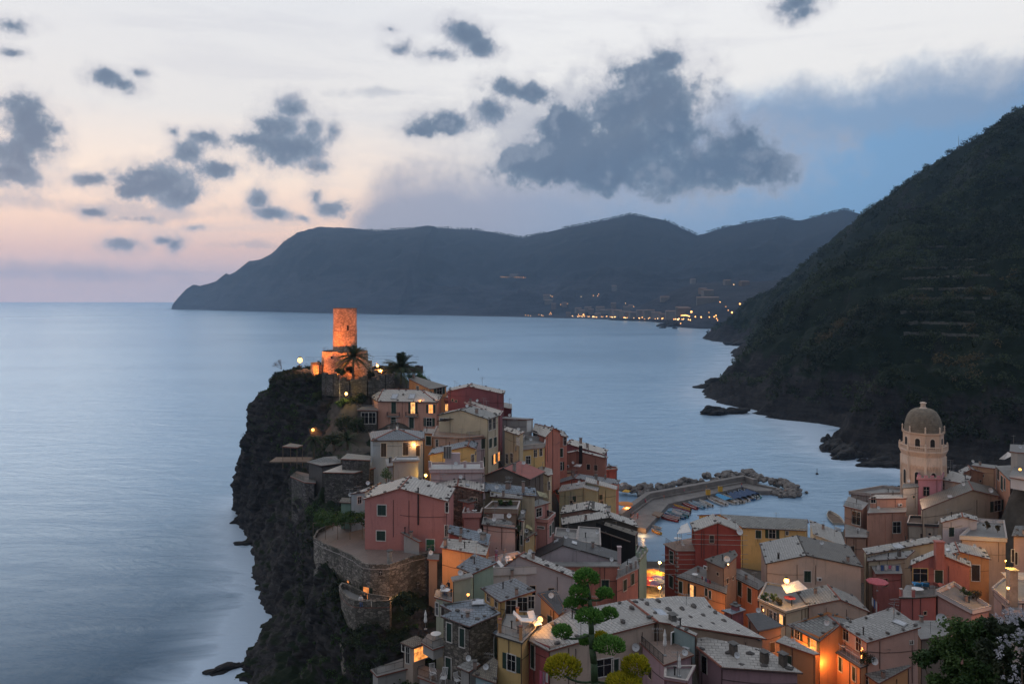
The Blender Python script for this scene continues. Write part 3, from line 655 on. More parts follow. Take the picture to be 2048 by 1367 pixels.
        for i,a in enumerate(loop):
            p=V[a]; e0=seg2(V[loop[i-1]],p).normalized(); e1=seg2(p,V[loop[(i+1)%nL]]).normalized()
            n0=Vector((-e0.y,e0.x)); n1=Vector((-e1.y,e1.x)); bis=(n0+n1)
            bis=bis/max(.35,(1+n0.dot(n1))) if bis.length>.2 else n0
            if bis.length>3: bis=bis.normalized()*3
            q=Vector((p.x+bis.x*ov,p.y+bis.y*ov)); z=min(plane_z(n,V[f[0]],q.x,q.y) for f,n in faces if a in f)
            W.append(Vector((q.x,q.y,min(z,p.z+1.2)-.07)))
        s.W=W; mb=MB(); s.wallq=[]
        wm=wallmat(wall) if wmat is None else wmat
        for i in range(nL):
            A,B=W[i],W[(i+1)%nL]; q=[Vector((A.x,A.y,s.zb)),Vector((B.x,B.y,s.zb)),B,A]; mb.face(q,1 if wm2 and {loop[i],loop[(i+1)%nL]}==set(wm2[0]) else 0)
            t=Vector((B.x-A.x,B.y-A.y,0)); 
            if t.length<.05: continue
            t.normalize(); n=Vector((t.y,-t.x,0)); s.wallq.append((A,B,t,n))
        s.wall=loc(mb).build('wall',[wm]+([wallmat(wm2[1])] if wm2 else []),s.root)
        s.wm=wm
        # parapet
        if par:
            mb=MB()
            for i in range(nL):
                A,B=V[loop[i]],V[loop[(i+1)%nL]]; t=(B-A); ln=t.length
                if ln<.1: continue
                t.normalize(); n=Vector((t.y,-t.x,0)).normalized(); mb.fr(A,t,n,.0 if i%2 else .001,ln-.19,-.19,.002*(i+1),-.1,par)
                mb.fr(A,t,n,-.04,ln-.14,-.24,.05+.002*i,par+.003*i,par+.07+.003*i,1)
            loc(mb).build('parapet',[wm if parw is None else wallmat(parw),RIMW],s.root)
        else:
            for i in range(nL):
                A,B=V[loop[i]],V[loop[(i+1)%nL]]
                if abs(A.z-B.z)<.35 and (B-A).length>2 and (A.z+B.z)/2<max(v.z for v in V.values())-.3:
                    t=(B-A).normalized(); n=Vector((t.y,-t.x,0)).normalized()*.07; mb=MB(); mb.tube(A+n-Vector((0,0,.1)),B+n-Vector((0,0,.1)),.075,n=6); loc(mb).build('gutter',PIPE,s.root)
        # drainpipe on the corner nearest the camera
        if pipe and nL>=4:
            i=min(range(nL),key=lambda j:W[j].length+ (0 if random.random()<.8 else 5)); p=W[i]; d=(p-c); d.z=0; d=d.normalized()*.09
            mb=MB(); mb.tube(p+d+Vector((0,0,-.1)),Vector((p.x,p.y,s.zb))+d,.055,n=6); loc(mb).build('drainpipe',PIPE,s.root)
        if grid:
            for f,n in faces:
                q=[V[x] for x in f]; t=Vector((-n.y,n.x,0)).normalized(); d=n.cross(t); c0=sum(q,Vector())/len(q); row=0
                for b_ in np.arange(-9,9,grid):
                    row+=1
                    for a_ in np.arange(-14,14,grid*1.25):
                        p=c0+t*(a_+(row%2)*grid*.6+random.uniform(-.3,.3))+d*(b_+random.uniform(-.25,.25)); ok=True; m=len(q)
                        for i in range(m):
                            A,B=q[i],q[(i+1)%m]; e=(B-A); e.z=0
                            if (e.x*(p.y-A.y)-e.y*(p.x-A.x))/e.length<.5: ok=False
                        if ok: o=link('roof_stone',random.choice(stone_me),s.roof,Vector((p.x,p.y,plane_z(n,q[0],p.x,p.y)+.08))+off); o.rotation_euler=(0,0,random.uniform(-.5,.5)+math.atan2(t.y,t.x)); sc=random.uniform(1.7,2.3); o.scale=(sc,sc*.9,sc*1.2)
        # stones holding the slates down
        if stones:
            cnt=0
            for f,n in faces:
                q=[V[x] for x in f]; m=len(q); cen=sum(q,Vector())/m
                pl=[]
                for i in range(m):
                    A,B=q[i],q[(i+1)%m]; L_=(B-A).length
                    x=random.uniform(.3,1.2)
                    while x<L_-.3:
                        p=A+(B-A)*(x/L_); pl.append(p+(cen-p).normalized()*random.uniform(.35,.6)); x+=random.uniform(2.2,5.5)/stones**.6
                ar=sum(((q[i]-q[0]).cross(q[i+1]-q[0]).length/2) for i in range(1,m-1))
                for _ in range(int(ar*.016*stones)):
                    w_=[random.random()**1.2 for _ in q]; sm=sum(w_); pl.append(sum((a*(b/sm) for a,b in zip(q,w_)),Vector()))
                random.shuffle(pl)
                for p in pl:
                    if cnt>=62: break
                    z=plane_z(n,q[0],p.x,p.y)
                    if not min(a.z for a in q)-.5<z<max(a.z for a in q)+.5 or n.z<.6: continue
                    o=link('roof_stone',random.choice(stone_me),s.roof,Vector((p.x,p.y,z+.06))+off); o.rotation_euler=(0,0,random.uniform(0,6.3)); sc=random.uniform(.9,1.6); o.scale=(sc,sc,sc); cnt+=1
        s.nwin=0; HOUSES.append(s)
    def hit(s,u,v,k=None):
        k=s.k if k is None else k; best=None
        for A,B,t,n in s.wallq:
            if n.dot(CAM-A)<=0: continue
            q=ray_plane(k,u,v,A,n)
            if q is None: continue
            x=(q-A).dot(t); ln=(B-A).dot(t)
            if -.3<=x<=ln+.3 and q.z<=max(A.z,B.z)+.4 and q.z>s.zb:
                if best is None or q.y<best[0].y: best=(q,t,n)
        if best is None: print('WINDOW MISS',s.name,u,v)
        return best
    def size(s,h,w_,h_,k):
        q,t,n=h; sc=CR[s.k if k is None else k][2]; D=q.y
        return w_/sc*D*D/(F*max(.25*D,abs(t.x*D-q.x*t.y))), h_/sc*D/F
    def win(s,u,v,w_,h_,ty='sh',k=None,fm=None,sm=None,lit=None):
        h=s.hit(u,v,k)
        if not h: return
        s.nwin+=1; q,t,n=h; W_,H_=s.size(h,w_,h_,k); W_=min(max(W_,.45),2.6); H_=min(H_,3.6)
        o=q+s.off; z0,z1=-H_/2,H_/2; fm=fm or FRAME; sm=sm or SHUT; f=.13
        if ty=='dr':
            mb=MB(); mb.fr(o,t,n,-W_/2-f,-W_/2,-.05,.07,z0,z1+f); mb.fr(o,t,n,W_/2,W_/2+f,-.05,.07,z0,z1+f); mb.fr(o,t,n,-W_/2,W_/2,-.05,.068,z1,z1+f)
            d=mb.build('door',fm,s.root); mb=MB(); mb.fr(o,t,n,-W_/2,W_/2,-.05,.03,z0,z1)
            for a in (-.25,.25): mb.fr(o,t,n,W_*a-W_*.18,W_*a+W_*.18,.03,.045,z0+.2,z1-.2)
            mb.build('door_leaf',sm,d); return d
        mb=MB(); mb.fr(o,t,n,-W_/2-f,-W_/2,-.05,.08,z0-f,z1+f); mb.fr(o,t,n,W_/2,W_/2+f,-.05,.08,z0-f,z1+f)
        mb.fr(o,t,n,-W_/2,W_/2,-.05,.077,z1,z1+f); mb.fr(o,t,n,-W_/2,W_/2,-.05,.12,z0-f,z0)
        wn_=mb.build('window',fm,s.root)
        if ty=='sh':
            for a in (0,1):
                mb=MB(); x0=-W_/2+a*W_/2+.01; x1=x0+W_/2-.02; mb.fr(o,t,n,x0,x1,-.03,.035,z0+.01,z1-.01)
                for i in range(int((H_-.2)/.12)): mb.fr(o,t,n,x0+.06,x1-.06,.035,.055,z0+.1+i*.12,z0+.17+i*.12)
                mb.build('shutter',sm,wn_)
        else:
            mb=MB(); pm={'lit':LIT,'ly':LITY,'lr':LITR}.get(ty,GLASS) if lit is None else lit
            mb.fr(o,t,n,-W_/2,W_/2,-.04,.02,z0,z1,0)
            mb.fr(o,t,n,-.025,.025,.02,.045,z0,z1,1); mb.fr(o,t,n,-W_/2,W_/2,.02,.04,z0+H_*.62,z0+H_*.62+.04,1)
            mb.build('pane',[pm,FRAME],wn_)
            if ty!='dk':
                for a in (-1,1):
                    mb=MB(); x0=a*(W_/2+f+.01) if a>0 else -W_/2-f-.01-W_*.5; mb.fr(o,t,n,x0,x0+W_*.5,.02,.06,z0,z1)
                    for i in range(int((H_-.2)/.14)): mb.fr(o,t,n,x0+.05,x0+W_*.5-.05,.06,.075,z0+.1+i*.14,z0+.18+i*.14)
                    mb.build('shutter',sm,wn_)
        return wn_
    def wins(s,lst,w_,h_,ty='sh',**kw):
        for u,v in lst: s.win(u,v,w_,h_,ty,**kw)
    def rhit(s,u,v,k=None):
        k=s.k if k is None else k; best=None
        for f,n in s.faces:
            q=ray_plane(k,u,v,s.V[f[0]],n)
            if q is None: continue
            ins=True
            for i in range(len(f)):
                a,b=s.V[f[i]],s.V[f[(i+1)%len(f)]]
                if (b.x-a.x)*(q.y-a.y)-(b.y-a.y)*(q.x-a.x)<-.4: ins=False
            if ins and (best is None or q.y<best.y): best=q
        if best is None:
            print('ROOF MISS',s.name,u,v)
        return best
    def chim(s,u,v,h=1.2,w_=.6,m=None,k=None,rot=None):     # u,v: foot of the stack
        q=s.rhit(u,v,k)
        if q is None: return
        q=q+s.off; A=s.faces[0]; t=seg2(s.V[A[0][0]],s.V[A[0][1]]); R=Matrix.Rotation(math.atan2(t.y,t.x),3,'Z')
        mb=MB(); mb.box(q+Vector((0,0,h/2-.25)),w_,w_*.8,h+.5,0,R); ch=mb.build('chimney',m or CHIM,s.roof)
        mb=MB()
        for x in (-1,1):
            for y in (-1,1): mb.box(q+R@Vector((x*w_*.38,y*w_*.28,0))+Vector((0,0,h+.1)),.1,.1,.22,0,R)
        mb.box(q+Vector((0,0,h+.24)),w_*1.35,w_*1.15,.08,1,R); mb.build('chimney_cap',[m or CHIM,CHIMS],s.roof)
    def sky(s,u,v,w_=.9,l_=1.3,k=None):      # roof window
        q=s.rhit(u,v,k)
        if q is None: return
        f,n=min(s.faces,key=lambda fn:abs((q-s.V[fn[0][0]]).dot(fn[1]))); t=Vector((-n.y,n.x,0)).normalized() if abs(n.z)<.999 else Vector((1,0,0)); d=n.cross(t); o=q+s.off
        M=Matrix((t,d,n)).transposed(); mb=MB(); mb.box(o+n*.06,w_,l_,.14,0,M); mb.box(o+n*.135,w_*.8,l_*.84,.02,1,M); mb.build('roof_window',[METALG,PANEW],s.roof)
    def ac(s,u,v,k=None):
        h=s.hit(u,v,k)
        if not h: return
        q,t,n=h; o=q+s.off; mb=MB(); mb.fr(o,t,n,-.45,.45,.05,.4,-.32,.32); a=mb.build('air_conditioner',PLASTIC,s.root)
        mb=MB()
        c=o+n*.41+t*.08; 
        for i in range(10): 
            pass
        mb.tube(o+n*.40+t*.08,o+n*.425+t*.08,.24,n=14); mb.build('fan_grille',METAL,a)
    def dish(s,u,v,r=.42,k=None,on='wall'):
        if on=='wall':
            h=s.hit(u,v,k)
            if not h: return
            q,t,n=h; p=q+n*.35; base=q
        else:
            q=s.rhit(u,v,k)
            if q is None: return
            p=q+Vector((0,0,.9)); base=q
        make_dish(p+s.off,base+s.off,s.root,r)
    def pole(s,u,v,h=2.5,k=None,ant=True):
        q=s.rhit(u,v,k)
        if q is None: return
        o=q+s.off; mb=MB(); mb.tube(o-Vector((0,0,.3)),o+Vector((0,0,h)),.03,n=5)
        if ant:
            a=random.uniform(-.5,.5); d=Vector((math.cos(a),math.sin(a),0)); e=Vector((-d.y,d.x,0)); z=h-.15
            mb.tube(o+d*-.6+Vector((0,0,z)),o+d*.6+Vector((0,0,z)),.018,n=4)
            for i in range(6): c=o+d*(-.55+.22*i)+Vector((0,0,z)); l=.34-.03*i; mb.tube(c-e*l,c+e*l,.012,n=4)
        mb.build('antenna' if ant else 'vent_pipe',METALG if ant else METAL,s.roof)
    def rail(s,us,h=1.0,k=None,z=None,mat=None,step=.16,name='railing',w=.02):
        k=s.k if k is None else k; z=s.V[s.loop[0]].z if z is None else z
        rail([P(k,u,v,z)+s.off for u,v in us],h,s.root,mat or METAL,step,name,w)
    def awning(s,pts,name='awning',mat=None,k=None):   # pts (u,v,z)
        k=s.k if k is None else k; q=[P(k,*p)+s.off for p in pts]; mb=MB(); d=Vector((0,0,.05))
        mb.face(q); mb.face([p-d for p in reversed(q)])
        for i in range(len(q)): a,b=q[i],q[(i+1)%len(q)]; mb.face([a-d,b-d,b,a])
        return mb.build(name,mat or CLOTHW,s.root)
    def balcony(s,u0,v0,u1,v1,dep=1.0,k=None,hr=1.0,rail_=True):   # slab front-bottom pixels on wall plane
        h0=s.hit(u0,v0,k); h1=s.hit(u1,v1,k)
        if not h0 or not h1: return
        A,t,n=h0; B=h1[0]; o=A+s.off; L_=(B-A).dot(t); mb=MB(); mb.fr(o,t,n,min(0,L_),max(0,L_),-.1,dep,-.18,0); b=mb.build('balcony',CONC,s.root)
        if rail_: rail([o,o+n*(dep-.05),o+t*L_+n*(dep-.05),o+t*L_],hr,b,METAL,.14)
        return b
PANEW=simple('skylight_glass',(.45,.47,.5),.15)
def rail(pts,h,parent,mat,step=.16,name='railing',w=.02):
    mb=MB()
    for a,b in zip(pts[:-1],pts[1:]):
        L_=(b-a).length
        if L_<.05: continue
        up=Vector((0,0,h)); mb.tube(a+up,b+up,w*1.4,n=4); mb.tube(a+Vector((0,0,.12)),b+Vector((0,0,.12)),w,n=4)
        n=max(1,int(L_/step))
        for i in range(n+1): p=a+(b-a)*(i/n); mb.tube(p,p+up,w*(.7 if i%8 else 1.3),n=4,cap=False)
    return mb.build(name,mat,parent)
def make_dish(p,base,parent,r=.42):
    mb=MB(); ax=Vector((random.uniform(-.5,.2),-1,.45)).normalized(); x=ax.orthogonal().normalized(); y=ax.cross(x); n=14
    rings=[(0,0),(r*.5,.04*r/.42),(r*.85,.11*r/.42),(r,.16*r/.42)]
    for side in (0,1):
        for (r0,h0),(r1,h1) in zip(rings[:-1],rings[1:]):
            for j in range(n):
                a0,a1=2*math.pi*j/n,2*math.pi*(j+1)/n; q=[p+x*math.cos(a)*rr+y*math.sin(a)*rr+ax*(hh-.02*side) for rr,hh,a in ((r0,h0,a0),(r1,h1,a0),(r1,h1,a1),(r0,h0,a1))]
                if r0==0: q=q[1:] if False else [q[0],q[1],q[2]]
                mb.face(q if side==0 else q[::-1])
    d=mb.build('satellite_dish',DISH,parent); mb=MB(); mb.tube(base,p,.03,n=5); mb.tube(p-y*r*.8,p+ax*r*1.0,.015,n=4); mb.box(p+ax*r*1.0,.07,.07,.1); mb.build('dish_arm',METALG,d)

def clutter(h):
    if h.zb>h.c.z-3 or len(h.faces)>4: return
    f,n=max(h.faces,key=lambda fn:(h.V[fn[0][1]]-h.V[fn[0][0]]).cross(h.V[fn[0][2]]-h.V[fn[0][0]]).length)
    q=[h.V[x] for x in f]; cen=sum(q,Vector())/len(q)
    for kind in random.sample(['antenna','pipe','cowl','dish','antenna'],random.choice((1,2,2,3))):
        w_=[random.random() for _ in q]; sm=sum(w_); p=sum((a*(b/sm) for a,b in zip(q,w_)),Vector()); p=cen+(p-cen)*1.5; o=Vector((p.x,p.y,plane_z(n,q[0],p.x,p.y)))+h.off
        mb=MB()
        if kind=='antenna':
            hh=random.uniform(1.6,3.2); mb.tube(o-Vector((0,0,.3)),o+Vector((0,0,hh)),.035,n=5); a=random.uniform(-.6,.6); d=Vector((math.cos(a),math.sin(a),0)); e=Vector((-d.y,d.x,0))
            for z in (hh-.15,hh-.6): mb.tube(o+d*-.7+Vector((0,0,z)),o+d*.7+Vector((0,0,z)),.02,n=4)
            for i in range(6): c=o+d*(-.6+.24*i)+Vector((0,0,hh-.15)); mb.tube(c-e*.35,c+e*.35,.015,n=4)
            mb.build('antenna',METALG,h.roof)
        elif kind=='pipe': mb.tube(o-Vector((0,0,.3)),o+Vector((0,0,.9)),.09,n=7); mb.tube(o+Vector((0,0,.9)),o+Vector((0,0,1.02)),.16,n=7); mb.build('vent_pipe',METAL,h.roof)
        elif kind=='cowl': mb.box(o+Vector((0,0,.35)),.45,.45,.9); mb.box(o+Vector((0,0,.95)),.62,.62,.08,1); mb.box(o+Vector((0,0,.85)),.3,.3,.2,1); mb.build('chimney',[CHIM,CHIMS],h.roof)
        else: make_dish(o+Vector((0,0,.8)),o,h.roof,.38)

def facade(h):
    if h.zb>h.c.z-4: return
    for A,B,t,n in h.wallq:
        ln=(B-A).dot(t); v=(CAM-(A+B)/2).normalized().dot(n)
        if ln<3.5 or v<.25: continue
        zt=min(A.z,B.z); o=A+h.off
        for _ in range(random.choice((0,1,1,2))):
            x=random.uniform(.6,ln-.6); mb=MB(); p=o+t*x+n*.07; mb.tube(p+Vector((0,0,zt-A.z-.1)),p+Vector((0,0,zt-A.z-random.uniform(3,7))),.045,n=5); mb.build('drainpipe',PIPE,h.root)
        if random.random()<.6:
            z=zt-A.z-random.uniform(.8,2.8); pts=[o+t*(ln*i/6)+n*.05+Vector((0,0,z-.25*math.sin(math.pi*i/6)+random.uniform(-.04,.04))) for i in range(7)]; mb=MB(); mb.path(pts,.03,4); mb.build('cable',METAL,h.root)
        if h.nwin==0 and random.random()<.6:
            for _ in range(random.choice((1,1,2))):
                x=random.uniform(1.2,ln-1.2) if ln>3 else ln/2; z=zt-A.z-random.uniform(1.6,3.2); w_,hh=random.choice(((.4,.5),(.45,.75),(.3,.3))); mb=MB(); q=o+t*x; f=.09
                mb.fr(q,t,n,-w_-f,-w_,-.05,.07,z-hh-f,z+hh+f); mb.fr(q,t,n,w_,w_+f,-.05,.07,z-hh-f,z+hh+f); mb.fr(q,t,n,-w_,w_,-.05,.068,z+hh,z+hh+f); mb.fr(q,t,n,-w_,w_,-.05,.11,z-hh-f,z-hh); wn_=mb.build('window',FRAMEC,h.root)
                mb=MB(); mb.fr(q,t,n,-w_,w_,-.04,.02,z-hh,z+hh); mb.build('pane',random.choice((GLASS,SHUT,SHUTB)),wn_)
# ------------------------------------------------------------------ the village, house by house
PINK=(.50,.235,.205); SALM=(.56,.30,.225); LILAC=(.47,.365,.37); CREAM=(.50,.43,.31); BEIGE=(.50,.39,.32); ORNG=(.60,.29,.13); YELL=(.58,.40,.17)
RED=(.36,.07,.05); MAROON=(.25,.085,.095); TERRA=(.47,.18,.13); GREY=(.33,.32,.31); WHT=(.62,.57,.56); OLIVE=(.29,.28,.19); TEAL=(.27,.35,.35); BLUEG=(.33,.37,.40); BROWN=(.32,.205,.15)
STW=stonemat((.20,.175,.15)); NETM=simple('black_netting',(.012,.011,.012),.9)
Hs={}
def Hh(key,*a,**k): h=House(*a,**k); Hs[key]=h; return h
HN='house'
# --- upper terrace, below the castle
h=Hh('A1',HN,'large salmon pink house with green shutters and hipped pale slate roof below the castle','house',2,'hip',[(200,265),(648,272),(684,218),(150,232),(245,175),(522,179)],43.3,SALM,RW,31,rise=2.6,stones=1.2)
h.wins([(323,310)],34,92,'sh',fm=FRAMEC); h.win(465,312,30,88,'ly'); h.win(597,322,30,62,'lit'); h.wins([(322,425),(455,425)],34,80,'sh'); h.win(585,420,38,60,'op')
h.balcony(278,372,368,374,.9); h.balcony(415,372,505,374,.9)
h.sky(330,232,1.7,2.2); h.sky(458,232,1.7,2.2)
for u,v in((215,225),(300,190),(400,200),(560,215),(600,250),(640,255)): pass
h=Hh('A2',HN,'orange brick coloured house with lean-to tiled roof directly under the castle palms','house',2,'sh',[(428,97,47.7),(490,83,47.7),(722,152,45.6),(592,176,45.6)],None,ORNG,RT,34)
h.win(660,193,46,50,'op'); h.chim(470,96,1.0); h.win(500,165,16,22,'dk')
Hh('A2b',HN,'small orange terrace block between the pink house and the maroon house','house',2,'sh',[(690,262),(790,255),(770,215),(690,222)],41.6,TERRA,RY,30,par=.8).win(716,312,26,50,'ly')
h=Hh('A3',HN,'dark maroon house with plain gable wall and pale roof edge, highest by the sea','house',2,'gf',[(716,192),(880,156),(1138,212),(897,132)],45.3,MAROON,RW,32,stones=.8)
h.pole(775,175,2.2); h.pole(790,170,1.6)
h=Hh('A3b',HN,'low maroon flat roofed annex at the end of the maroon house','house',2,'sh',[(1130,310),(1198,322),(1196,285),(1130,272)],40.6,MAROON,RC,30)
h=Hh('A3c',HN,'narrow pale slate roof squeezed in front of the maroon house','house',2,'sh',[(840,275,42.9),(890,262,43.4),(1135,335,41.9),(1110,372,41.4)],None,MAROON,RW,31,stones=.6)
h.chim(890,280,.8); h.pole(835,282,1.8)
h=Hh('A4',HN,'tall cream gabled house with green shutters and a pavilion terrace in front','house',2,'gf',[(645,365),(815,328),(1022,398),(905,300)],42.8,CREAM,RG,26,stones=1,rim=RIMD)
h.wins([(1037,575),(1072,565),(1110,552)],22,68,'sh'); h.wins([(1035,440),(1065,430)],20,80,'dk'); h.win(1095,675,20,62,'lit'); h.win(1070,690,20,70,'lit'); h.wins([(1110,668)],18,60,'sh'); h.win(695,400,60,16,'dk')
h.chim(936,352,.7); h.balcony(1062,510,1140,470,.9)
h=Hh('A5',HN,'rounded cream terrace above a peach wall under the cream gabled house','house',2,'sh',[(606,528),(830,537),(1018,518),(1016,470),(640,455)],38.9,(.58,.36,.26),RY,24,par=.15,pipe=False)
h.rail([(616,522),(752,530)],1.0,mat=METALG,step=.12); h.rail([(860,530),(1005,512)],1.0,step=.14); h.win(643,575,16,50,'dk')
h=Hh('A5b',HN,'lilac wall house with one green shutter beside the cream gabled house','house',2,'sh',[(905,545),(1018,530),(1016,505),(905,515)],38.6,LILAC,RC,24)
h.win(985,577,32,76,'sh'); h.wins([(998,712),(1025,705)],20,74,'sh')
h=Hh('A5c',HN,'orange house front with one green shuttered window left of the peach terrace','house',2,'sh',[(540,500,38.6),(620,505,38.6),(625,470,38.6),(545,465,38.6)],None,ORNG,RC,26); h.win(581,557,38,66,'sh')
h=Hh('A6',HN,'grey blue cottage with low four sided slate roof below the pink house','house',2,'pyr',[(158,556),(549,552),(549,488),(142,492),(347,466)],39.5,BLUEG,RB,30,rise=1.9,stones=.15,rim=RIM)
h.win(249,625,40,100,'sh',sm=SHUTB); h.win(411,618,40,95,'sh',sm=SHUTB); h.win(503,632,26,78,'sh',sm=SHUTB); h.chim(348,470,.5,.5,WHITE)
h=Hh('A7',HN,'little pale flat roofed annex with skylight in front of the grey blue cottage','house',2,'sh',[(310,712),(515,706),(500,680),(340,682)],38.2,GREY,RC,31,par=.12)
h.sky(425,694,4.5,1.6)
h=Hh('A7b',HN,'low plaster wall building at the left of the little flat roofed annex','house',2,'sh',[(272,745),(360,742),(330,690),(260,692)],37.2,GREY,RC,30)
h=Hh('A8',HN,'yellow house with blue slate gable roof and big chimney block','house',2,'gf',[(578,662),(868,596),(930,614),(886,552)],37.8,YELL,RB,26,stones=.4)
h.wins([(905,690)],18,60,'dk')
h=Hh('A8b',HN,'small ochre gable with slate roof nested under the blue slate roof','house',2,'gf',[(765,672),(880,634),(926,656),(884,612)],36.4,YELL,RB,26,stones=.4)
h.chim(770,735,2.9,1.9,CHIM) if False else None
h=Hh('A9',HN,'lilac flat roofed house with white slatted benches on its roof terrace','house',2,'sh',[(585,792),(990,788),(984,735),(600,737)],36.9,LILAC,RC,24,par=.5)
mb=MB()
for i in range(5):
    q=[P(2,595,738+i*7,37.35),P(2,985,735+i*7,37.35)]; mb.tube(q[0],q[1],.16,n=4)
h.locl(mb).build('slatted_bench',WHITE,h.root)
for u in (590,850,972):
    mb=MB(); p=P(2,u,775,36.9); mb.box(p+Vector((0,0,.8)),.5,.5,1.7); mb.box(p+Vector((0,0,1.68)),.6,.6,.08,1); h.locl(mb).build('pillar',[h.wm,RIMW],h.root)
mb=MB(); p=P(2,755,760,36.9); mb.box(p+Vector((0,1.4,1.3)),2.9,1.2,2.8); h.locl(mb).build('stack_base',h.wm,h.root)
mb=MB(); p=P(2,735,690,38.9); mb.box(p+Vector((-.5,1.6,1.0)),1.5,1.0,2.3,0); 
for i in range(3): mb.box(p+Vector((-1.0+i*.5,1.05,1.0)),.12,.1,2.3,1)
h.locl(mb).build('chimney',[CONC,METAL],h.root)
h.dish(680,650,.4,on='roof') if False else None
# --- the pink house on the bastion and its neighbours
B1=h=Hh('B1',HN,'big rose pink house with pale slate gable roof on the stone bastion','house',2,'gf',[(95,987),(367,908),(722,1003),(446,816)],36.05,(.46,.195,.175),RW,27.2,stones=1.5)
h.wins([(235,1070)],62,76,'sh'); h.win(229,1258,64,70,'sh'); h.win(716,1050,14,70,'dk'); h.win(712,1222,14,80,'dk'); h.win(594,1328,58,84,'dr',sm=DOORG)
mb=MB(); q=h.hit(505,940); mb.tube(q[0]+q[1]*0+q[2]*.12+Vector((0,0,.9)),q[0]+q[2]*.12+Vector((0,0,-5.4)),.13,n=8); h.locl(mb).build('flue_pipe',METAL,h.root)
Hh('B1b',HN,'grey lean-to shed against the pink gable wall','shed',2,'sh',[(371,1232,31.0),(505,1302,29.7),(535,1300,29.7),(400,1228,31.0)],None,GREY,RC,27.2,pipe=False)
h=Hh('B2',HN,'pale blue outbuilding with low roof left of the big pink house','house',2,'sh',[(3,948,34.4),(118,930,34.4),(232,862,35.4),(195,880,35.2)],None,(.42,.50,.53),RW,27,stones=.4); h.win(70,995,26,50,'dk')
h=Hh('B2b',HN,'green glazed lean-to shack on the bastion edge','shed',2,'sh',[(-80,1010,32.4),(60,1018,32.4),(80,985,33.0),(-60,975,33.0)],None,(.20,.30,.25),RT,27)
h=Hh('B3',HN,'stone fronted house with slate gable roof just right of the big pink house','house',2,'gf',[(612,912),(793,888),(990,932),(804,832)],34.8,(.22,.14,.11),RW,24,stones=1.3,wmat=stonemat((.21,.14,.11),'brown_stone',1.8))
h.sky(870,888,1.6,.8)
h=Hh('B3b',HN,'slate lean-to roof above a pink balcony beside the stone fronted house','house',2,'sh',[(745,985,33.0),(870,1018,32.6),(935,1000,33.2),(800,945,33.6)],None,PINK,RG,24,stones=.8)
h=Hh('B3c',HN,'pink balcony house with white garden chairs','house',2,'sh',[(830,1122),(970,1120),(985,1070),(850,1062)],31.0,PINK,RY,24,par=.75)
h=Hh('B3d',HN,'narrow dark red pier standing beside the balcony with garden chairs','house',2,'sh',[(958,940),(990,935),(985,915),(955,920)],34.6,RED,RIM and RC,24,pipe=False)
h=Hh('B4',HN,'dark walled gable house with a rose red painted roof slope','house',2,'gf',[(985,814),(1130,757),(1330,842),(1250,704)],34.3,(.12,.10,.085),RP,22,rim=RIMD)
h.chim(1215,780,1.3,.6,CONC); h.pole(1270,805,2.2)
h=Hh('B5',HN,'long low house with slate lean-to roof in front of the dark gable','house',2,'sh',[(990,930,33.3),(1378,965,33.3),(1370,905,34.8),(990,860,34.8)],None,CREAM,RB,24,stones=.5)
h.chim(1170,905,.9,.9); h.chim(1280,930,1.6,.5,CHIM); h.pole(1090,925,1.8); h.dish(1085,935,.4,on='roof')
h=Hh('B5b',HN,'ochre strip house with row of flowerpots under its slate roof','house',2,'sh',[(1035,968,32.9),(1275,985,32.9),(1275,962,33.4),(1035,930,33.4)],None,(.50,.42,.22),RW,24,stones=.5)
h=Hh('B5c',HN,'open roof terrace on a brown wall with a white banner over the parapet','house',2,'sh',[(990,1085),(1238,1092),(1258,1030),(1050,1032)],31.9,(.26,.19,.14),RC,24,par=.7)
q=h.hit(1097,1120)
if q:
    mb=MB(); o=q[0]+h.off; mb.fr(o,q[1],q[2],-1.0,1.0,.25,.27,-.2,1.0); mb.build('banner',CLOTHW,h.root)
h=Hh('B6',HN,'pale pink house with mossy slate lean-to roof and roof garden','house',2,'sh',[(972,1172,32.0),(1238,1205,31.6),(1190,1150,33),(985,1118,33)],None,(.56,.40,.35),RG,22,stones=1)
h.dish(1175,1150,.4,on='roof')
h=Hh('B7',HN,'pink corner house with laundry loggia above the lane','house',2,'sh',[(1283,1038),(1366,1046),(1482,1012),(1400,985)],30.7,PINK,RG,20)
h.win(1395,1085,40,60,'dk'); h=Hh('B7b',HN,'pink balcony block jutting from the corner loggia house','house',2,'sh',[(1362,1150),(1462,1160),(1520,1108),(1430,1080)],27.8,PINK,RY,18,par=.5)
h.wins([(1498,1195),(1480,1220)],12,80,'sh'); h.win(1395,1195,80,12,'dk')
h=Hh('B7c',HN,'narrow cream shuttered house front beside the pink corner house','house',2,'sh',[(1240,1140,30.6),(1285,1150,30.6),(1310,1040,30.6),(1280,1030,30.6)],None,CREAM,RG,20,stones=.5)
h.wins([(1262,1180),(1268,1290)],16,70,'sh')
h=Hh('B7d',HN,'small ochre house with slate porch roof in the lane','house',2,'sh',[(1290,1250,26),(1385,1250,26),(1380,1228,26.6),(1290,1226,26.6)],None,ORNG,RG,18,stones=.5); h.win(1310,1285,20,34,'dk')
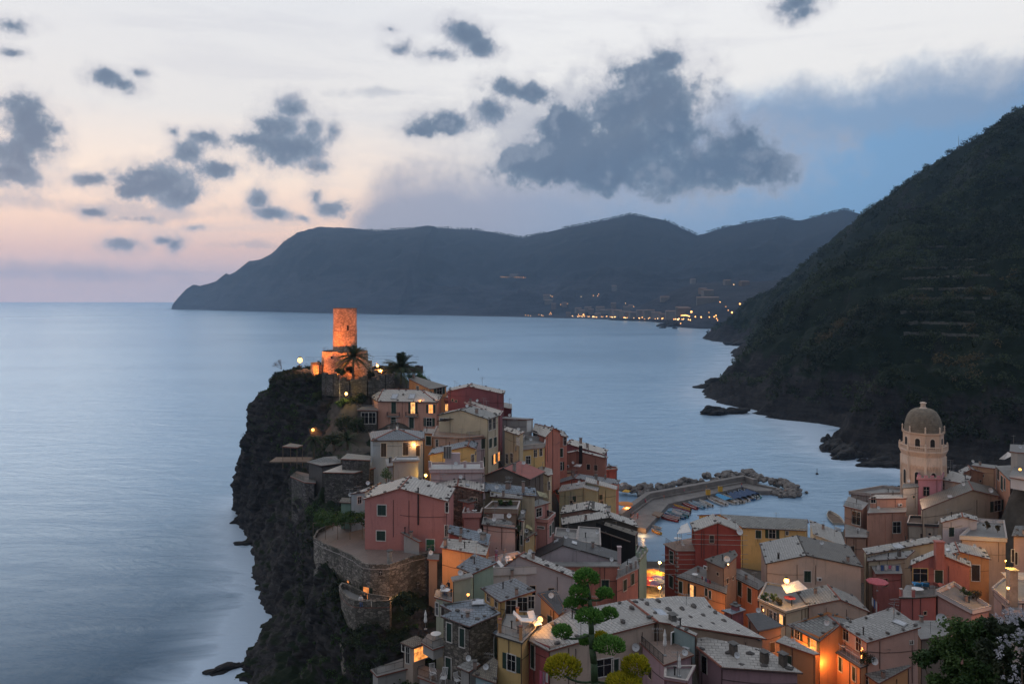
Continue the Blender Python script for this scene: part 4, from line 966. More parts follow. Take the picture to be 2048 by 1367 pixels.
# --- seaward row
h=Hh('A14',HN,'bare concrete box building with a white door face','house',2,'sh',[(1086,392),(1305,400),(1357,394),(1150,378)],39.4,GREY,RC,26); h.win(1328,445,40,90,'dr',sm=WHITE)
h=Hh('A15',HN,'cream house with slate lean-to roof and wooden balcony by the concrete box','house',2,'sh',[(1138,478,38.6),(1245,515,38.4),(1292,490,39.6),(1140,448,39.8)],None,CREAM,RW,24,stones=1)
h.wins([(1160,690),(1195,685)],18,70,'dk'); h.win(1240,560,20,56,'sh',sm=WHITE); h.balcony(1140,620,1225,600,1.0)
h=Hh('A16',HN,'yellow house with grey panelled roof terrace by the sea row','house',2,'sh',[(1222,628),(1440,604),(1450,560),(1290,545)],34.6,YELL,RC,20,par=.9,parw=GREY)
h.wins([(1316,700)],32,58,'dk'); h.wins([(1370,650),(1410,642)],20,52,'dk')
h=Hh('A17',HN,'terracotta house with pale stony gable roof at the head of the sea row','house',2,'sg',[(1365,432),(1505,462),(1345,492),(1445,530)],36.2,TERRA,RW,22,rise=1.6,stones=2); h.win(1370,510,30,50,'dk')
h=Hh('B13',HN,'orange red gabled house with small drooping awning in the sea row','house',2,'gf',[(1440,542),(1528,508),(1612,532),(1500,463)],33.0,TERRA,RW,18,stones=1.6)
h.wins([(1475,570),(1588,560)],22,60,'dk'); h.win(1533,570,30,70,'dk'); h.wins([(1495,650),(1560,645)],26,64,'sh'); h.win(1500,745,26,64,'sh'); h.win(1555,745,24,60,'op')
h=Hh('B12',HN,'maroon house with long pale roof stepping down to the sea','house',2,'gf',[(1450,640),(1602,578),(1878,658),(1640,545)],25.4,MAROON,RW,12,stones=.8); h.chim(1705,575,1.3,.8); h.chim(1755,610,1.0,.7)
h=Hh('B11',HN,'broad brown red gable house with a tall black flue','house',11,'gf',[(408,218),(780,146),(1182,244),(800,125)],26.6,(.33,.16,.12),RW,8,stones=1)
q=h.hit(830,300)
mb=MB(); mb.fr(q[0],q[1],q[2],-.45,.45,0,.5,-.3,4.6); h.locl(mb).build('chimney',METAL,h.root)
h.ac(560,345); h.ac(650,352); h.dish(725,300,.4)
h=Hh('B11b',HN,'red roof terrace block at the seaward end of the broad gable house','house',11,'sh',[(1140,420),(1335,402),(1320,372),(1190,365)],21.6,(.42,.10,.07),RY,4,par=.3)
h.rail([(1195,398),(1330,396)],1.2)
h=Hh('B11c',HN,'peach lean-to under the broad gable house','house',11,'sh',[(430,465,22.5),(720,435,22.5),(700,410,22.9),(430,415,22.9)],None,(.58,.36,.22),RG,8)
h=Hh('B10',HN,'red gabled house with pale slate roof behind the olive house','house',11,'gf',[(425,612),(745,518),(1330,602),(797,455)],22.5,(.46,.13,.09),RB,6,stones=.7)
h.chim(1040,545,1.2,.7,CONC); h.chim(722,510,1.3,.5); h.pole(720,470,3.5); h.dish(1110,480,.5,on='roof')
h=Hh('B8',HN,'olive green gabled house with pale double roof','house',11,'gf',[(520,697),(866,641),(1066,690),(905,556)],23.5,OLIVE,RW,6,rim=RIMW)
h.sky(665,650,1.6,.7); h.sky(790,602,1.6,.7)
h=Hh('B8b',HN,'taller olive green wing with plain wall beside the olive gable','house',11,'sh',[(890,562,25.2),(1322,670,22.8),(1330,622,22.8),(908,500,25.2)],None,OLIVE,RW,6,rim=RIMW)
h=Hh('B8c',HN,'small ochre gable tucked under the olive gable','house',11,'gf',[(530,880),(690,825),(880,860),(700,795)],20.0,YELL,RG,6)
h.win(600,915,30,60,'dk')
h=Hh('C4a',HN,'mossy slate gable roofed house in the middle of the village','house',11,'gf',[(548,1003),(932,935),(1175,985),(958,826)],23,(.30,.17,.13),RW,8,stones=1.6,rim=RIMD)
h.chim(1000,930,1.2,.6,CONC); h.chim(945,985,1.2,.7,CHIM); h.sky(1110,995,1.8,.5)
h=Hh('C4b',HN,'long slate gable roofed house behind the black netted wall','house',11,'gf',[(575,1152),(1222,1052),(1622,1188),(1188,960)],22.3,(.06,.055,.05),RW,8,stones=1.4,rim=RIMD)
h.chim(710,1160,1.1,.8,YELL and CHIM); h.chim(1210,975,.9,.9,WHITE); h.chim(935,1140,.9,.7); h.chim(1350,1130,1.0,.8,simple('green_copper',(.12,.22,.20)))
h=Hh('C3',HN,'green shuttered corner house with black netting on its side wall','house',4,'sh',[(1143,737,22.4),(1413,832,22.4),(1490,740,23.6),(1190,652,23.6)],None,(.26,.36,.28),RT,3,stones=1.2)
h.wins([(1432,850),(1452,830),(1472,812)],10,90,'sh')
q=h.hit(1280,850)
if q:
    mb=MB(); o=q[0]+h.off; mb.fr(o,q[1],q[2],-5.6,5.6,.04,.08,-4,3.0); mb.build('netting',NETM,h.root)
h=Hh('C3b',HN,'pale green balcony with stout pillars on the corner over the harbour gap','house',4,'sh',[(1440,1000),(1505,1002),(1578,910),(1500,880)],19.3,(.30,.40,.30),RC,3,par=.3)
for u,v in ((1470,985),(1500,990),(1530,960),(1555,930)):
    mb=MB(); p=P(4,u,v,19.3); mb.box(p+Vector((0,0,.6)),.4,.4,1.3); h.locl(mb).build('pillar',h.wm,h.root)
h=Hh('C5',HN,'low pale grey flat roofed room with ceramic basin wall','house',4,'sh',[(725,800),(930,830),(940,740),(738,722)],23.4,(.42,.40,.39),RC,12,par=.4)
h=Hh('C5b',HN,'streaked grey flat roofed room with a satellite dish','house',4,'sh',[(930,830),(1148,872),(1140,715),(942,700)],23.5,GREY,RC,12,par=.15); h.ac(965,800); h.dish(1105,790,.65)
h=Hh('C1',HN,'lilac gabled house with wide charcoal slate roof','house',4,'gf',[(540,985),(800,862),(1320,1008),(812,783)],22.5,(.46,.42,.45),RD,10,rim=RIMD)
h.sky(742,828,1.7,1.0); h.sky(905,845,1.7,1.0); 
h=Hh('C2a',HN,'terracotta red house with flat strip roof and white cornice','house',4,'sh',[(775,1052),(1318,1052),(1332,1012),(690,1014)],22.6,TERRA,RC,8,rim=RIMW)
h.win(1187,1222,66,84,'sh',fm=FRAMEC)
h=Hh('C2b',HN,'terracotta corner terrace with iron railing above the square','house',4,'sh',[(1285,1168),(1500,1068),(1470,955),(1322,1040)],20.9,TERRA,RC,3,rim=RIMW)
h.wins([(1366,1228),(1435,1172)],30,100,'sh',fm=FRAMEC); h.rail([(1310,1150),(1390,1112),(1490,1062)],1.1,mat=METALG)
for u,v in ((1308,1150),(1384,1112),(1465,1070)):
    mb=MB(); p=P(4,u,v,20.9); mb.box(p+Vector((0,0,.65)),.35,.35,1.3); h.locl(mb).build('pillar',RIMW,h.root)
mb=MB(); p=P(4,1315,1025,22.6); mb.box(p+Vector((0,0,1.4)),.6,.6,2.8); mb.box(p+Vector((0,0,2.9)),.8,.8,.15); h.locl(mb).build('chimney',wallmat(LILAC),h.root)
# --- left foreground
h=Hh('C12',HN,'small red house with grey slate lean-to roof below the pink house','house',2,'sh',[(722,1232,31.3),(1020,1330,31.0),(1042,1246,32.3),(736,1176,32.5)],None,RED,RB,22,stones=.6)
h.chim(985,1290,.9,.8,CONC)
h=Hh('C10',HN,'apricot orange house with slate lean-to roof below the bastion','house',3,'sh',[(875,512,30.4),(1163,562,30.0),(1192,478,31.2),(905,455,31.4)],None,ORNG,RW,18,stones=.8); h.chim(910,505,1.0,.5)
h=Hh('C10b',HN,'dark open garage shelter between the bastion and the apricot house','shed',3,'sh',[(795,585),(868,590),(872,555),(800,550)],28.2,BROWN,RC,20)
h=Hh('C11',HN,'grey slate lean-to roof on a green walled house by the white terrace','house',5,'sh',[(300,213,29.0),(432,272,28.8),(632,180,30.2),(445,108,30.4)],None,(.30,.40,.33),RB,18,stones=.5); h.win(370,285,26,46,'dk')
h=Hh('C6a',HN,'white walled roof terrace with loungers and potted palm','house',5,'sh',[(545,285),(955,265),(802,140),(437,218)],27.7,WHT,RC,16,par=1.0,rim=RIMW)
h=Hh('C6',HN,'long lilac grey wall house with narrow pale roof beside the white terrace','house',5,'gf',[(560,300),(806,122),(1262,302),(858,92)],27.1,(.46,.40,.41),RW,14,stones=1.5)
h=Hh('C9',HN,'sage green house with corner loggia where people dine','house',5,'sh',[(266,328),(436,292),(420,262),(252,298)],28.9,(.36,.37,.28),RC,16,rim=RIMW)
h=Hh('C9b',HN,'concrete balcony slab of the dining loggia','house',5,'sh',[(116,462),(264,500),(268,425),(132,398)],27.0,(.36,.37,.28),RC,14)
h.rail([(120,455),(262,492)],1.05,step=.13); h.win(190,575,30,80,'sh',sm=SHUTB); h.win(140,560,14,100,'dk')
h=Hh('C8',HN,'rough stone house with broad L shaped slate roof and tall dark french windows','house',5,'poly',[{'a':(172,618,26.2),'b':(402,704,26.0),'c':(530,648,26.3),'d':(662,592,26.6),'e':(480,470,27.8),'f':(163,526,27.2),'g':(262,576,27.0)},['abcg','gcdef'],[]],None,GREY,RB,12,wmat=STW,stones=.1)
h.wins([(240,752),(345,795)],40,150,'sh'); h.win(155,975,24,100,'sh'); h.win(232,1050,44,180,'dr',sm=SHUT); h.sky(475,508,1.8,1.1)
h=Hh('C8b',HN,'slate porch roof on a white french window beside the stone house','house',5,'sh',[(498,705,24.2),(628,775,24.0),(640,680,25.0),(560,650,25.2)],None,GREY,RB,12); h.win(585,860,40,150,'op')
h=Hh('C7',HN,'beige house with slate roof and boarded veranda','house',5,'sh',[(500,386,27.4),(655,502,27.2),(950,408,28.8),(780,308,29.0)],None,YELL,RB,15,stones=.2)
h.win(562,470,22,60,'dk'); h.win(625,512,22,66,'dk'); h.win(745,545,80,110,'dk'); h.win(840,520,80,110,'dk'); h.win(910,505,50,100,'dk'); h.dish(965,385,.5,on='roof') if False else None
h=Hh('C13',HN,'wedge shaped house with dark slate roof and lamplit orange wall','house',5,'sh',[(962,432,29.3),(1018,416,29.5),(1112,398,29.6),(1198,560,27.2),(1138,608,26.8)],None,ORNG,RD,16)
h=Hh('C14',HN,'yellow house with iron railed roof terrace and pillars','house',5,'sh',[(622,772),(838,838),(1000,665),(962,610),(700,612)],26.3,YELL,RC,10,rim=RIMD)
h.win(750,1000,66,130,'op',fm=FRAME); h.rail([(645,755),(830,815),(985,680)],1.15,step=.14); h.rail([(645,755),(705,625)],1.15,step=.2)
for u,v in ((655,750),(798,655),(825,812)):
    mb=MB(); p=P(5,u,v,26.3); mb.box(p+Vector((0,0,.85)),.42,.42,1.75); mb.box(p+Vector((0,0,1.75)),.52,.52,.08,1); h.locl(mb).build('pillar',[wallmat(ORNG),RIM],h.root)
h=Hh('C14b',HN,'low tiled roof on a blue wall at the foot of the yellow house','house',5,'sh',[(425,1095,21.3),(625,1165,21.3),(640,985,22.6),(600,955,22.8)],None,(.30,.42,.46),RT,8,stones=.1)
h=Hh('C8c',HN,'small slate canopy hut in front of the stone house','shed',5,'sh',[(300,1030,21.6),(400,1075,21.5),(495,1010,22.2),(415,968,22.3)],None,GREY,RG,12)
h=Hh('C15',HN,'wide beige house with vast pale slate roof and red side wall behind the agave','house',5,'poly',[{'d':(836,790,25.6),'c':(1056,902,25.6),'m':(1322,826,27.0),'e':(1945,664,28.0),'f':(1702,486,28.2),'r':(1232,576,27.2)},['dcmr','mefr'],[('f','e')]],None,BEIGE,RL,8,stones=.2,grid=3.2,wm2=('dc',(.34,.09,.085)))
h.win(1505,1040,150,140,'dk'); h.win(1600,1040,54,140,'sh'); h.dish(1755,865,.5); h.pole(1318,810,3.0,ant=False); h.wins([(925,950)],30,190,'sh')
h=Hh('C15b',HN,'grey concrete porch roof beneath the vast slate roof','house',5,'sh',[(1055,885),(1105,950),(1348,948),(1330,880)],24.0,CONC and GREY,RC,14); h.dish(1235,850,.75,on='roof')
h=Hh('C16',HN,'long beige house with very large pale slate roof dotted with stones','house',7,'sh',[(104,688,28.2),(330,857,28.2),(1168,990,25.4),(760,760,25.4),(690,668,26.0),(480,660,26.8)],None,(.34,.25,.185),RW,8,stones=.3,cap=[('a','b')],grid=2.6)
h.sky(360,800,3.4,1.6); h.chim(445,860,.8,.9,CHIMS)
h=Hh('C17',HN,'teal green house with red edged roof and white umbrella terrace','house',7,'sh',[(432,878,28.3),(625,966,27.7),(640,950,27.8),(450,864,28.4)],None,TEAL,RL,24,stones=.3)
h.win(452,1000,30,120,'sh',fm=WHITE); h.ac(553,1070)
h=Hh('C17b',HN,'lilac walled terrace with black iron railing in front of the teal house','house',7,'sh',[(188,1016),(375,1192),(612,1112),(440,1002)],25.9,(.40,.26,.28),RY,10)
h.rail([(205,1035),(375,1186)],1.1,step=.13,w=.026)
h=Hh('C18',HN,'mauve house with pale slate roof and three stout chimneys','house',7,'poly',[{'a':(630,1052,25.2),'d':(822,1208,24.6),'c':(1452,1252,24.4),'b':(1180,1078,25.3),'e':(640,962,25.9)},['adcbe'],[('a','d')]],None,(.38,.24,.27),RW,8,stones=.4,grid=2.3)
for u,v in((915,1120),(1152,1185),(1298,1200)): h.chim(u,v,1.35,.85,simple('dark_chimney_brick',(.11,.09,.075)))
h.win(690,1190,40,130,'dr',sm=GLASS)
h=Hh('C18b',HN,'mauve low parapet terrace with closed parasol at the lower edge','house',7,'sh',[(385,1215),(380,1300),(560,1330),(620,1210)],25.2,(.38,.24,.27),RC,10,par=.2)
# --- right of the harbour gap
h=Hh('D1b',HN,'lower red house with pale quoins and a corner balcony on the square','house',7,'sh',[(372,256),(470,308),(962,304),(900,215),(640,200)],17.4,RED,RY,2,rim=RIMW)
for v in (340,378,415,452,490):
    q=h.hit(700,v)
    if q:
        mb=MB(); o=q[0]+h.off; mb.fr(o,q[1],q[2],-9.3,9.0,.0,.035,-.05,.05); mb.build('string_course',RIMW,h.root)
for i in range(15):
    p=h.W[h.loop.index('b')]+h.off; mb=MB(); a=h.wallq[h.loop.index('b')]; b=h.wallq[h.loop.index('a')]
    w0=.55 if i%2 else .35; z=-.5-i*.9; mb.fr(p,a[2],a[3],-.03,w0,-.02,.05,z-.42,z); mb.fr(p,b[2],b[3],-w0,-.03,-.02,.045,z-.42,z); mb.build('quoin',RIMW,h.root)
h.wins([(437,360),(435,550)],30,90,'sh'); h.rail([(392,250),(470,300),(612,298)],1.1,mat=METALG)
h=Hh('D1',HN,'dark red gabled house with pale horizontal bands facing the harbour','house',7,'gf',[(612,158),(795,92),(985,166),(757,27)],21.6,RED,RL,10,rim=RIMW,stones=.5)
for v in (188,226,264):
    q=h.hit(790,v)
    if q:
        A=max(h.wallq,key=lambda w:(w[1]-w[0]).length); mb=MB(); o=q[0]+h.off; mb.fr(o,q[1],q[2],-6.2,6.2,.0,.035,-.05,.05); mb.build('string_course',RIMW,h.root)
h.chim(775,30,.9,.6,CONC); h.chim(735,28,.9,.5,CONC); h.dish(958,160,.7); h.awning([(590,165,20.9),(480,180,19.9),(510,118,20.2),(560,95,21.3)])
for u,v,z in ((482,180,19.9),(512,119,20.2)):
    mb=MB(); p=P(7,u,v,z); mb.tube(p,p-Vector((0,0,4.5)),.05,n=5); h.locl(mb).build('awning_post',METALG,h.root)
h=Hh('D18',HN,'long low yellow building with grey slate roof on the waterfront','house',7,'sg',[(805,28),(1490,68),(985,132),(1482,156)],13.4,YELL,RG,2,rise=1.8,cap=[])
h.wins([(1108,185),],42,60,'sh'); h.win(1215,182,50,66,'op'); h.win(1330,175,20,30,'dk')
h=Hh('D19',HN,'pale edged slate roofed house at the harbour end of the yellow building','house',7,'poly',[{'a':(1530,180,16.2),'b':(1790,285,15.8),'c':(1745,165,17.2),'d':(1500,70,17.6)},['abcd'],[]],None,CREAM,RL,2,rim=RIMW,stones=.3)
h.chim(1500,160,1.5,1.2,wallmat(YELL)) ; h.chim(1680,260,1.6,.7,CONC); h.dish(1430,195,.6,on='roof') if False else None; h.pole(1615,160,2.4)
h=Hh('D2',HN,'small house with brown lean-to roof against the red house','house',7,'sh',[(690,376,18.4),(842,447,18.2),(950,345,19.4),(925,303,19.6)],None,BROWN,RT,3,stones=.3); h.dish(866,410,.6,on='roof'); h.ac(705,440)
h=Hh('D2b',HN,'orange terraced house with dark iron balconies and a lit window','house',7,'sh',[(472,508),(655,568),(862,642),(880,500),(640,425)],14.6,ORNG,RC,2,rim=RIMD)
h.wins([(508,592)],28,90,'sh'); h.win(595,620,26,90,'ly'); h.rail([(480,505),(655,562),(858,635)],1.05,step=.14); h.wins([(705,630),(735,650)],18,60,'sh'); h.win(630,468,28,60,'dr',sm=simple('door_blue',(.05,.09,.16)))
h=Hh('D3',HN,'big beige gabled house with half pale half brown slate roof','house',7,'gf',[(1165,410),(1480,345),(1915,434),(1408,190)],18.2,(.54,.42,.35),RL,2,stones=.5,rim=RIMD,roof2=RT)
h.wins([(1000,425),(1108,480)],30,110,'sh'); h.win(1488,510,52,86,'sh'); h.ac(1575,528); h.chim(1263,372,.9,.35,METAL)
h=Hh('D3b',HN,'orange lower front with green shutters and long dark balcony','house',7,'sh',[(858,488),(1108,612),(1168,562),(945,440)],13.9,(.56,.24,.14),RC,2,rim=RIMD)
h.wins([(903,580),(965,605),(1040,655)],30,110,'sh'); h.rail([(862,482),(1105,604)],1.0)
h=Hh('D4',HN,'cream house with lamplit roof terrace and white awning','house',7,'sh',[(1103,692),(1320,792),(1522,737),(1505,620),(1168,565)],15.2,CREAM,RC,2,rim=RIMD,par=.25)
h.wins([(1140,765)],24,60,'dk'); h.wins([(1205,800),(1240,820)],22,60,'op'); h.win(1285,840,26,70,'ly'); h.awning([(1285,575,17.6),(1325,640,16.9),(1492,605,17.2),(1415,538,18.2)])
q=P(7,1240,640,15.2)
h=Hh('D5',HN,'beige house with dark slate gable roof and air conditioner behind the lit terrace','house',7,'gf',[(1490,737),(1742,686),(1968,782),(1643,572)],15.4,BEIGE,RG,2,stones=.2)
h.ac(1603,640) if False else None
h=Hh('D7a',HN,'brown house with flat dark grey metal roof','house',7,'sh',[(1010,797,21.2),(1105,930,20.6),(1306,890,20.6),(1126,783,21.2)],None,BROWN,RD,8)
h=Hh('D7c',HN,'little maroon roof hut with slate top next to the flat metal roof','house',7,'sh',[(820,768,22.4),(905,802,22.4),(1012,766,22.4),(965,742,22.4)],None,MAROON,RB,12); h.chim(930,765,.5,1.0,wallmat(MAROON))
h=Hh('D7b',HN,'brown house with pale lean-to roof above the lower right lane','house',7,'sh',[(1240,1010,20.3),(1535,1112,19.6),(1585,1104,19.8),(1312,965,21)],None,(.36,.20,.11),RW,8)
h=Hh('D6',HN,'orange house with hipped grey slate roof and lit shutters in the lower right','house',7,'poly',[{'d':(1330,880,19.9),'c':(1582,1010,19.7),'q':(1738,884,21.6),'r':(1636,796,21.6),'s':(1815,835,20),'t':(1830,945,19.9)},['dcqr','qtsr'],[('q','r')]],None,(.58,.25,.10),RG,6,stones=.7)
h.win(1408,960,36,62,'op',fm=FRAME); h.win(1535,1035,40,70,'lr')
h=Hh('D8',HN,'rose beige house with pale tiled lean-to roof and string lit loggia in the lower right','house',9,'sh',[(140,797,21.2),(408,972,20.8),(925,822,22.8),(655,634,23.2)],None,(.52,.33,.28),RL,6,stones=1.2)
h.sky(722,787,2.0,1.0); h.win(833,970,22,26,'dk'); h.dish(462,1135,.55); h.chim(865,745,1.0,.9,CHIM)
h.wins([(210,890),(330,990)],50,120,'dk')
h=Hh('D8b',HN,'orange lower storey with dark slab balcony under the string lit loggia','house',9,'sh',[(36,1012),(345,1208),(425,1180),(400,1005),(150,835)],17.6,(.60,.27,.13),RC,5,rim=RIMD)
h.wins([(157,1178),(287,1268)],30,130,'sh'); h.rail([(50,1000),(340,1185)],1.1,mat=WHITE,step=.9)
h=Hh('D8c',HN,'dark slate lean-to roof at the bottom right edge','house',9,'sh',[(343,1238,16.4),(520,1360,15.8),(828,1196,17.2),(770,1140,17.6)],None,ORNG,RG,5); h.win(400,1330,44,80,'dk')
h=Hh('D8d',HN,'grey brown back wall with satellite dish beside the oleander','house',9,'sh',[(920,940,20.2),(1200,900,20.2),(1190,760,20.4),(820,760,20.8)],None,(.22,.17,.14),RC,8); h.dish(1117,800,.75,on='roof')
# right cluster
h=Hh('D9',HN,'brick red gabled house with tall chimney behind a tiled sun terrace','house',10,'gf',[(690,735),(1005,602),(1382,752),(1003,545)],20,(.38,.14,.12),RL,4,stones=.9)
mb=MB(); q=h.hit(1000,740); mb.fr(q[0],q[1],q[2],-.75,.75,0,1.0,-.5,4.6); mb.fr(q[0],q[1],q[2],-.9,.9,-.1,1.1,4.6,4.75); h.locl(mb).build('chimney',h.wm,h.root)
h.win(800,850,225,150,'dk',fm=wallmat(YELL)); h.win(1010,890,90,190,'sh')
h.awning([(655,770,18.9),(1100,775,18.9),(1180,745,19.5),(690,725,19.5)],'porch_roof',RT if False else CHIMS)
h=Hh('D9b',HN,'brick red terrace block with pale balustrade and blue loungers','house',10,'sh',[(555,1105),(728,1107),(985,1088),(1062,965),(640,962)],16.7,(.38,.13,.12),RC,4,rim=RIMD)
h.rail([(580,1095),(725,1100)],1.1,mat=WHITE,step=.11); h.rail([(735,1098),(975,1080)],1.1,mat=METALG,step=.12)
for u,v in ((583,1090),(720,1098)):
    mb=MB(); p=P(10,u,v,16.7); mb.box(p+Vector((0,0,.65)),.45,.45,1.3); mb.box(p+Vector((0,0,1.33)),.55,.55,.08,1); h.locl(mb).build('pillar',[h.wm,RIMW],h.root)
h=Hh('D9c',HN,'pink stair wing with sloping white parapet beside the sun terrace','house',10,'sh',[(968,1062,17.0),(1395,1290,14.2),(1610,1240,14.2),(1180,960,17.0)],None,(.54,.31,.27),RC,4,par=.6,parw=WHT)
h=Hh('D10',HN,'orange house with stony slate gable roof and tall dark shutters','house',10,'gf',[(1030,642),(1245,580),(1604,668),(1195,468)],19.5,(.58,.28,.12),RL,4,stones=.8)
h.win(1430,825,90,180,'sh',sm=SHUTB); h.sky(1115,565,2.0,.8)
h=Hh('D20a',HN,'long stony slate roof strip in front of the salmon flat roofed house','house',10,'sh',[(188,612,18.0),(1052,458,18.2),(1032,390,19.2),(140,545,19.2)],None,CREAM,RL,4,stones=1.5); h.sky(545,525,2.6,1.4); h.pole(650,540,2.0)
h=Hh('D20b',HN,'lower stony slate roof strip with a leaning skylight','house',10,'sh',[(195,688,16.8),(640,655,16.8),(745,565,17.6),(190,622,17.6)],None,CREAM,RL,4,stones=1.5); h.chim(560,640,1.4,.6,CHIMS)
h=Hh('D20c',HN,'narrow roof terrace hung with washing below the stony strips','house',10,'sh',[(290,835),(600,832),(570,705),(215,705)],15.6,(.42,.17,.15),RC,4)
h.rail([(292,800),(565,800)],1.0,step=.14)
h=Hh('D11',HN,'white lilac gabled house with one green shutter and tiled roof','house',10,'gf',[(1038,250),(1285,184),(1462,228),(1272,136)],21.8,(.56,.50,.51),RL,6,stones=.5); h.win(1155,358,58,106,'sh')
h=Hh('D11b',HN,'pinkish lower wing with flower terrace beside the white gabled house','house',10,'sh',[(1250,440),(1790,472),(1758,262),(1462,242)],19.6,(.54,.40,.36),RC,3,par=.7,parw=WHT)
h.wins([(1855,600)],26,130,'dk') if False else None
h=Hh('D12',HN,'salmon flat roofed block with pilasters and one black window','house',8,'sh',[(488,1048),(822,1038),(832,985),(512,990)],18.3,(.50,.27,.205),RC,3,rim=RIM)
h.win(740,1170,66,96,'dk')
for u in (505,660,812):
    q=h.hit(u,1150)
    if q: mb=MB(); o=q[0]+h.off; mb.fr(o,q[1],q[2],-.5,.5,0,.18,-7,2.3); mb.build('pilaster',h.wm,h.root)
h=Hh('D12a',HN,'salmon roof room with pale flat top behind the pilastered block','house',8,'sh',[(500,925),(830,920),(825,890),(560,890)],20.6,(.50,.27,.205),RW,12); h.win(540,935,40,50,'dk'); h.ac(765,975)
h=Hh('D12b',HN,'brown harbour corner house with cluttered railed roof terrace','house',8,'sh',[(283,985),(445,1022),(500,962),(330,905)],18.6,(.36,.22,.17),RC,2); h.rail([(290,978),(440,1015)],1.1); h.rail([(335,900),(495,955)],1.1); h.win(395,1090,70,110,'dk')
h=Hh('D12c',HN,'brown wing with slanting grey shelter roof left of the pilastered block','house',8,'sh',[(300,1250,13.6),(490,1255,13.6),(490,1190,14.0),(300,1140,15)],None,(.36,.22,.17),RC,2)
h=Hh('D12d',HN,'pale curved balustrade terrace by the bay below the church tower','house',8,'sh',[(330,880),(620,830),(790,850),(800,890),(520,900)],17.6,(.42,.36,.33),RC,2,par=.6)
h=Hh('D14',HN,'mauve turret house with stepped battlements','house',8,'sh',[(912,758),(1132,762),(1152,716),(950,700)],24.6,(.42,.20,.25),RC,6,par=.35)
A_=h.V; 
for i in range(len(h.loop)):
    A,B=h.V[h.loop[i]],h.V[h.loop[(i+1)%4]]; L_=(B-A).length; k=max(2,int(L_/1.5)); t=(B-A)/L_; n=Vector((t.y,-t.x,0))
    for j in range(k): mb=MB(); mb.fr(A,t,n,(j+.15)*L_/k,(j+.7)*L_/k,-.2,.0,.42,.95); h.locl(mb).build('merlon',h.wm,h.root)
h.win(993,862,44,70,'dk',fm=SHUTB); h.dish(1085,700,.5,on='roof')
h=Hh('D13',HN,'weathered beige house with long diagonal tiled roof below the church tower','house',8,'gf',[(957,1018),(1393,849),(1620,905),(1352,771)],21,(.42,.33,.25),RT,6); h.sky(1195,910,2.6,1.0); h.dish(1540,885,.6,on='roof'); h.win(1600,985,70,90,'op')
h=Hh('D13b',HN,'dark netted lean-to with blue tarpaulin under the diagonal roof','house',8,'sh',[(830,1150),(1100,1165),(1110,1090),(850,1085)],17.0,(.32,.28,.24),RD,4,par=.5,parw=(.05,.045,.045))
h=Hh('D13c',HN,'blue tarpaulin sheltered room behind the dark netted terrace','house',8,'sh',[(960,1040),(1200,1000),(1210,985),(980,1010)],18.6,(.10,.15,.20),RD,6)
h=Hh('D15a',HN,'pale rubble roofed house right of the mauve turret','house',8,'sh',[(1140,765,23.6),(1345,800,23.2),(1380,735,24.2),(1090,655,25.2)],None,BEIGE,RW,6,stones=1.4); h.chim(1175,705,1.3,.6,METAL); h.pole(1220,735,2.5); h.dish(1085,650,.5,on='roof') if False else None
h=Hh('D15b',HN,'brown gabled house with scalloped tile roof near the right edge','house',8,'gf',[(1290,718),(1376,672),(1512,712),(1352,640)],24.2,(.33,.18,.12),RL,6,stones=.4)
h=Hh('D15c',HN,'peach flat topped house behind the brown gable','house',8,'sh',[(1378,640),(1580,668),(1600,640),(1400,618)],26.0,(.50,.31,.20),RC,6)
h=Hh('D16',HN,'tall salmon and orange house at the right edge with many shutters','house',8,'sh',[(1582,645),(1702,765),(1990,800),(1990,625)],26.6,(.58,.27,.17),RC,2,rim=RIMD)
h.wins([(1610,720),(1725,850),(1790,895)],22,90,'sh',sm=SHUTB); h.wins([(1720,1020),(1640,790)],26,120,'sh'); h.wins([(1665,800)],14,100,'sh'); h.win(1785,1050,40,100,'op'); h.balcony(1700,945,1800,965,1.0)
h=Hh('D16a',HN,'white rooftop room with ceiling lamp at the right edge','house',8,'sh',[(1700,740),(1990,790),(1990,655),(1745,640)],29.0,WHT,RC,26.4,pipe=False)
h=Hh('D16b',HN,'grey tower room with tilted awning on the topmost right roof','house',8,'sh',[(1705,520),(1770,530),(1990,540),(1990,470),(1710,460)],32.6,(.40,.37,.34),RC,26.5,pipe=False); h.dish(1730,410,.6,on='roof') if False else None; h.awning([(1615,585,29.8),(1660,590,29.6),(1745,550,31.0),(1690,525,31.2)]); h.pole(1740,500,3.4)
h=Hh('D17a',HN,'pink shuttered house beyond the lamplit alley at the right edge','house',10,'sh',[(1840,402,21.6),(2060,410,21.6),(2060,285,23),(1880,285,23)],None,(.52,.36,.34),RG,3,stones=.6)
h.wins([(1855,630),(1893,660)],18,140,'sh',sm=SHUTB)
h=Hh('D17',HN,'white walled house with stepped terrace and grey pillar at the right edge','house',10,'sh',[(1615,1010),(1805,1168),(2060,1160),(2060,930),(1750,900)],15.4,WHT,RC,2,rim=RIMD,par=.3); h.win(1752,1240,42,90,'sh',sm=CHIMS)
mb=MB(); p=P(10,1845,1160,15.4); mb.box(p+Vector((0,0,2.6)),1.4,1.2,6.5); mb.box(p+Vector((0,0,5.9)),1.8,1.6,.2); h.locl(mb).build('pillar',CONC,h.root)
h.awning([(1715,815,19.4),(1800,900,18.8),(2060,905,18.8),(2060,820,19.4)],'terrace_roof',RIMW)

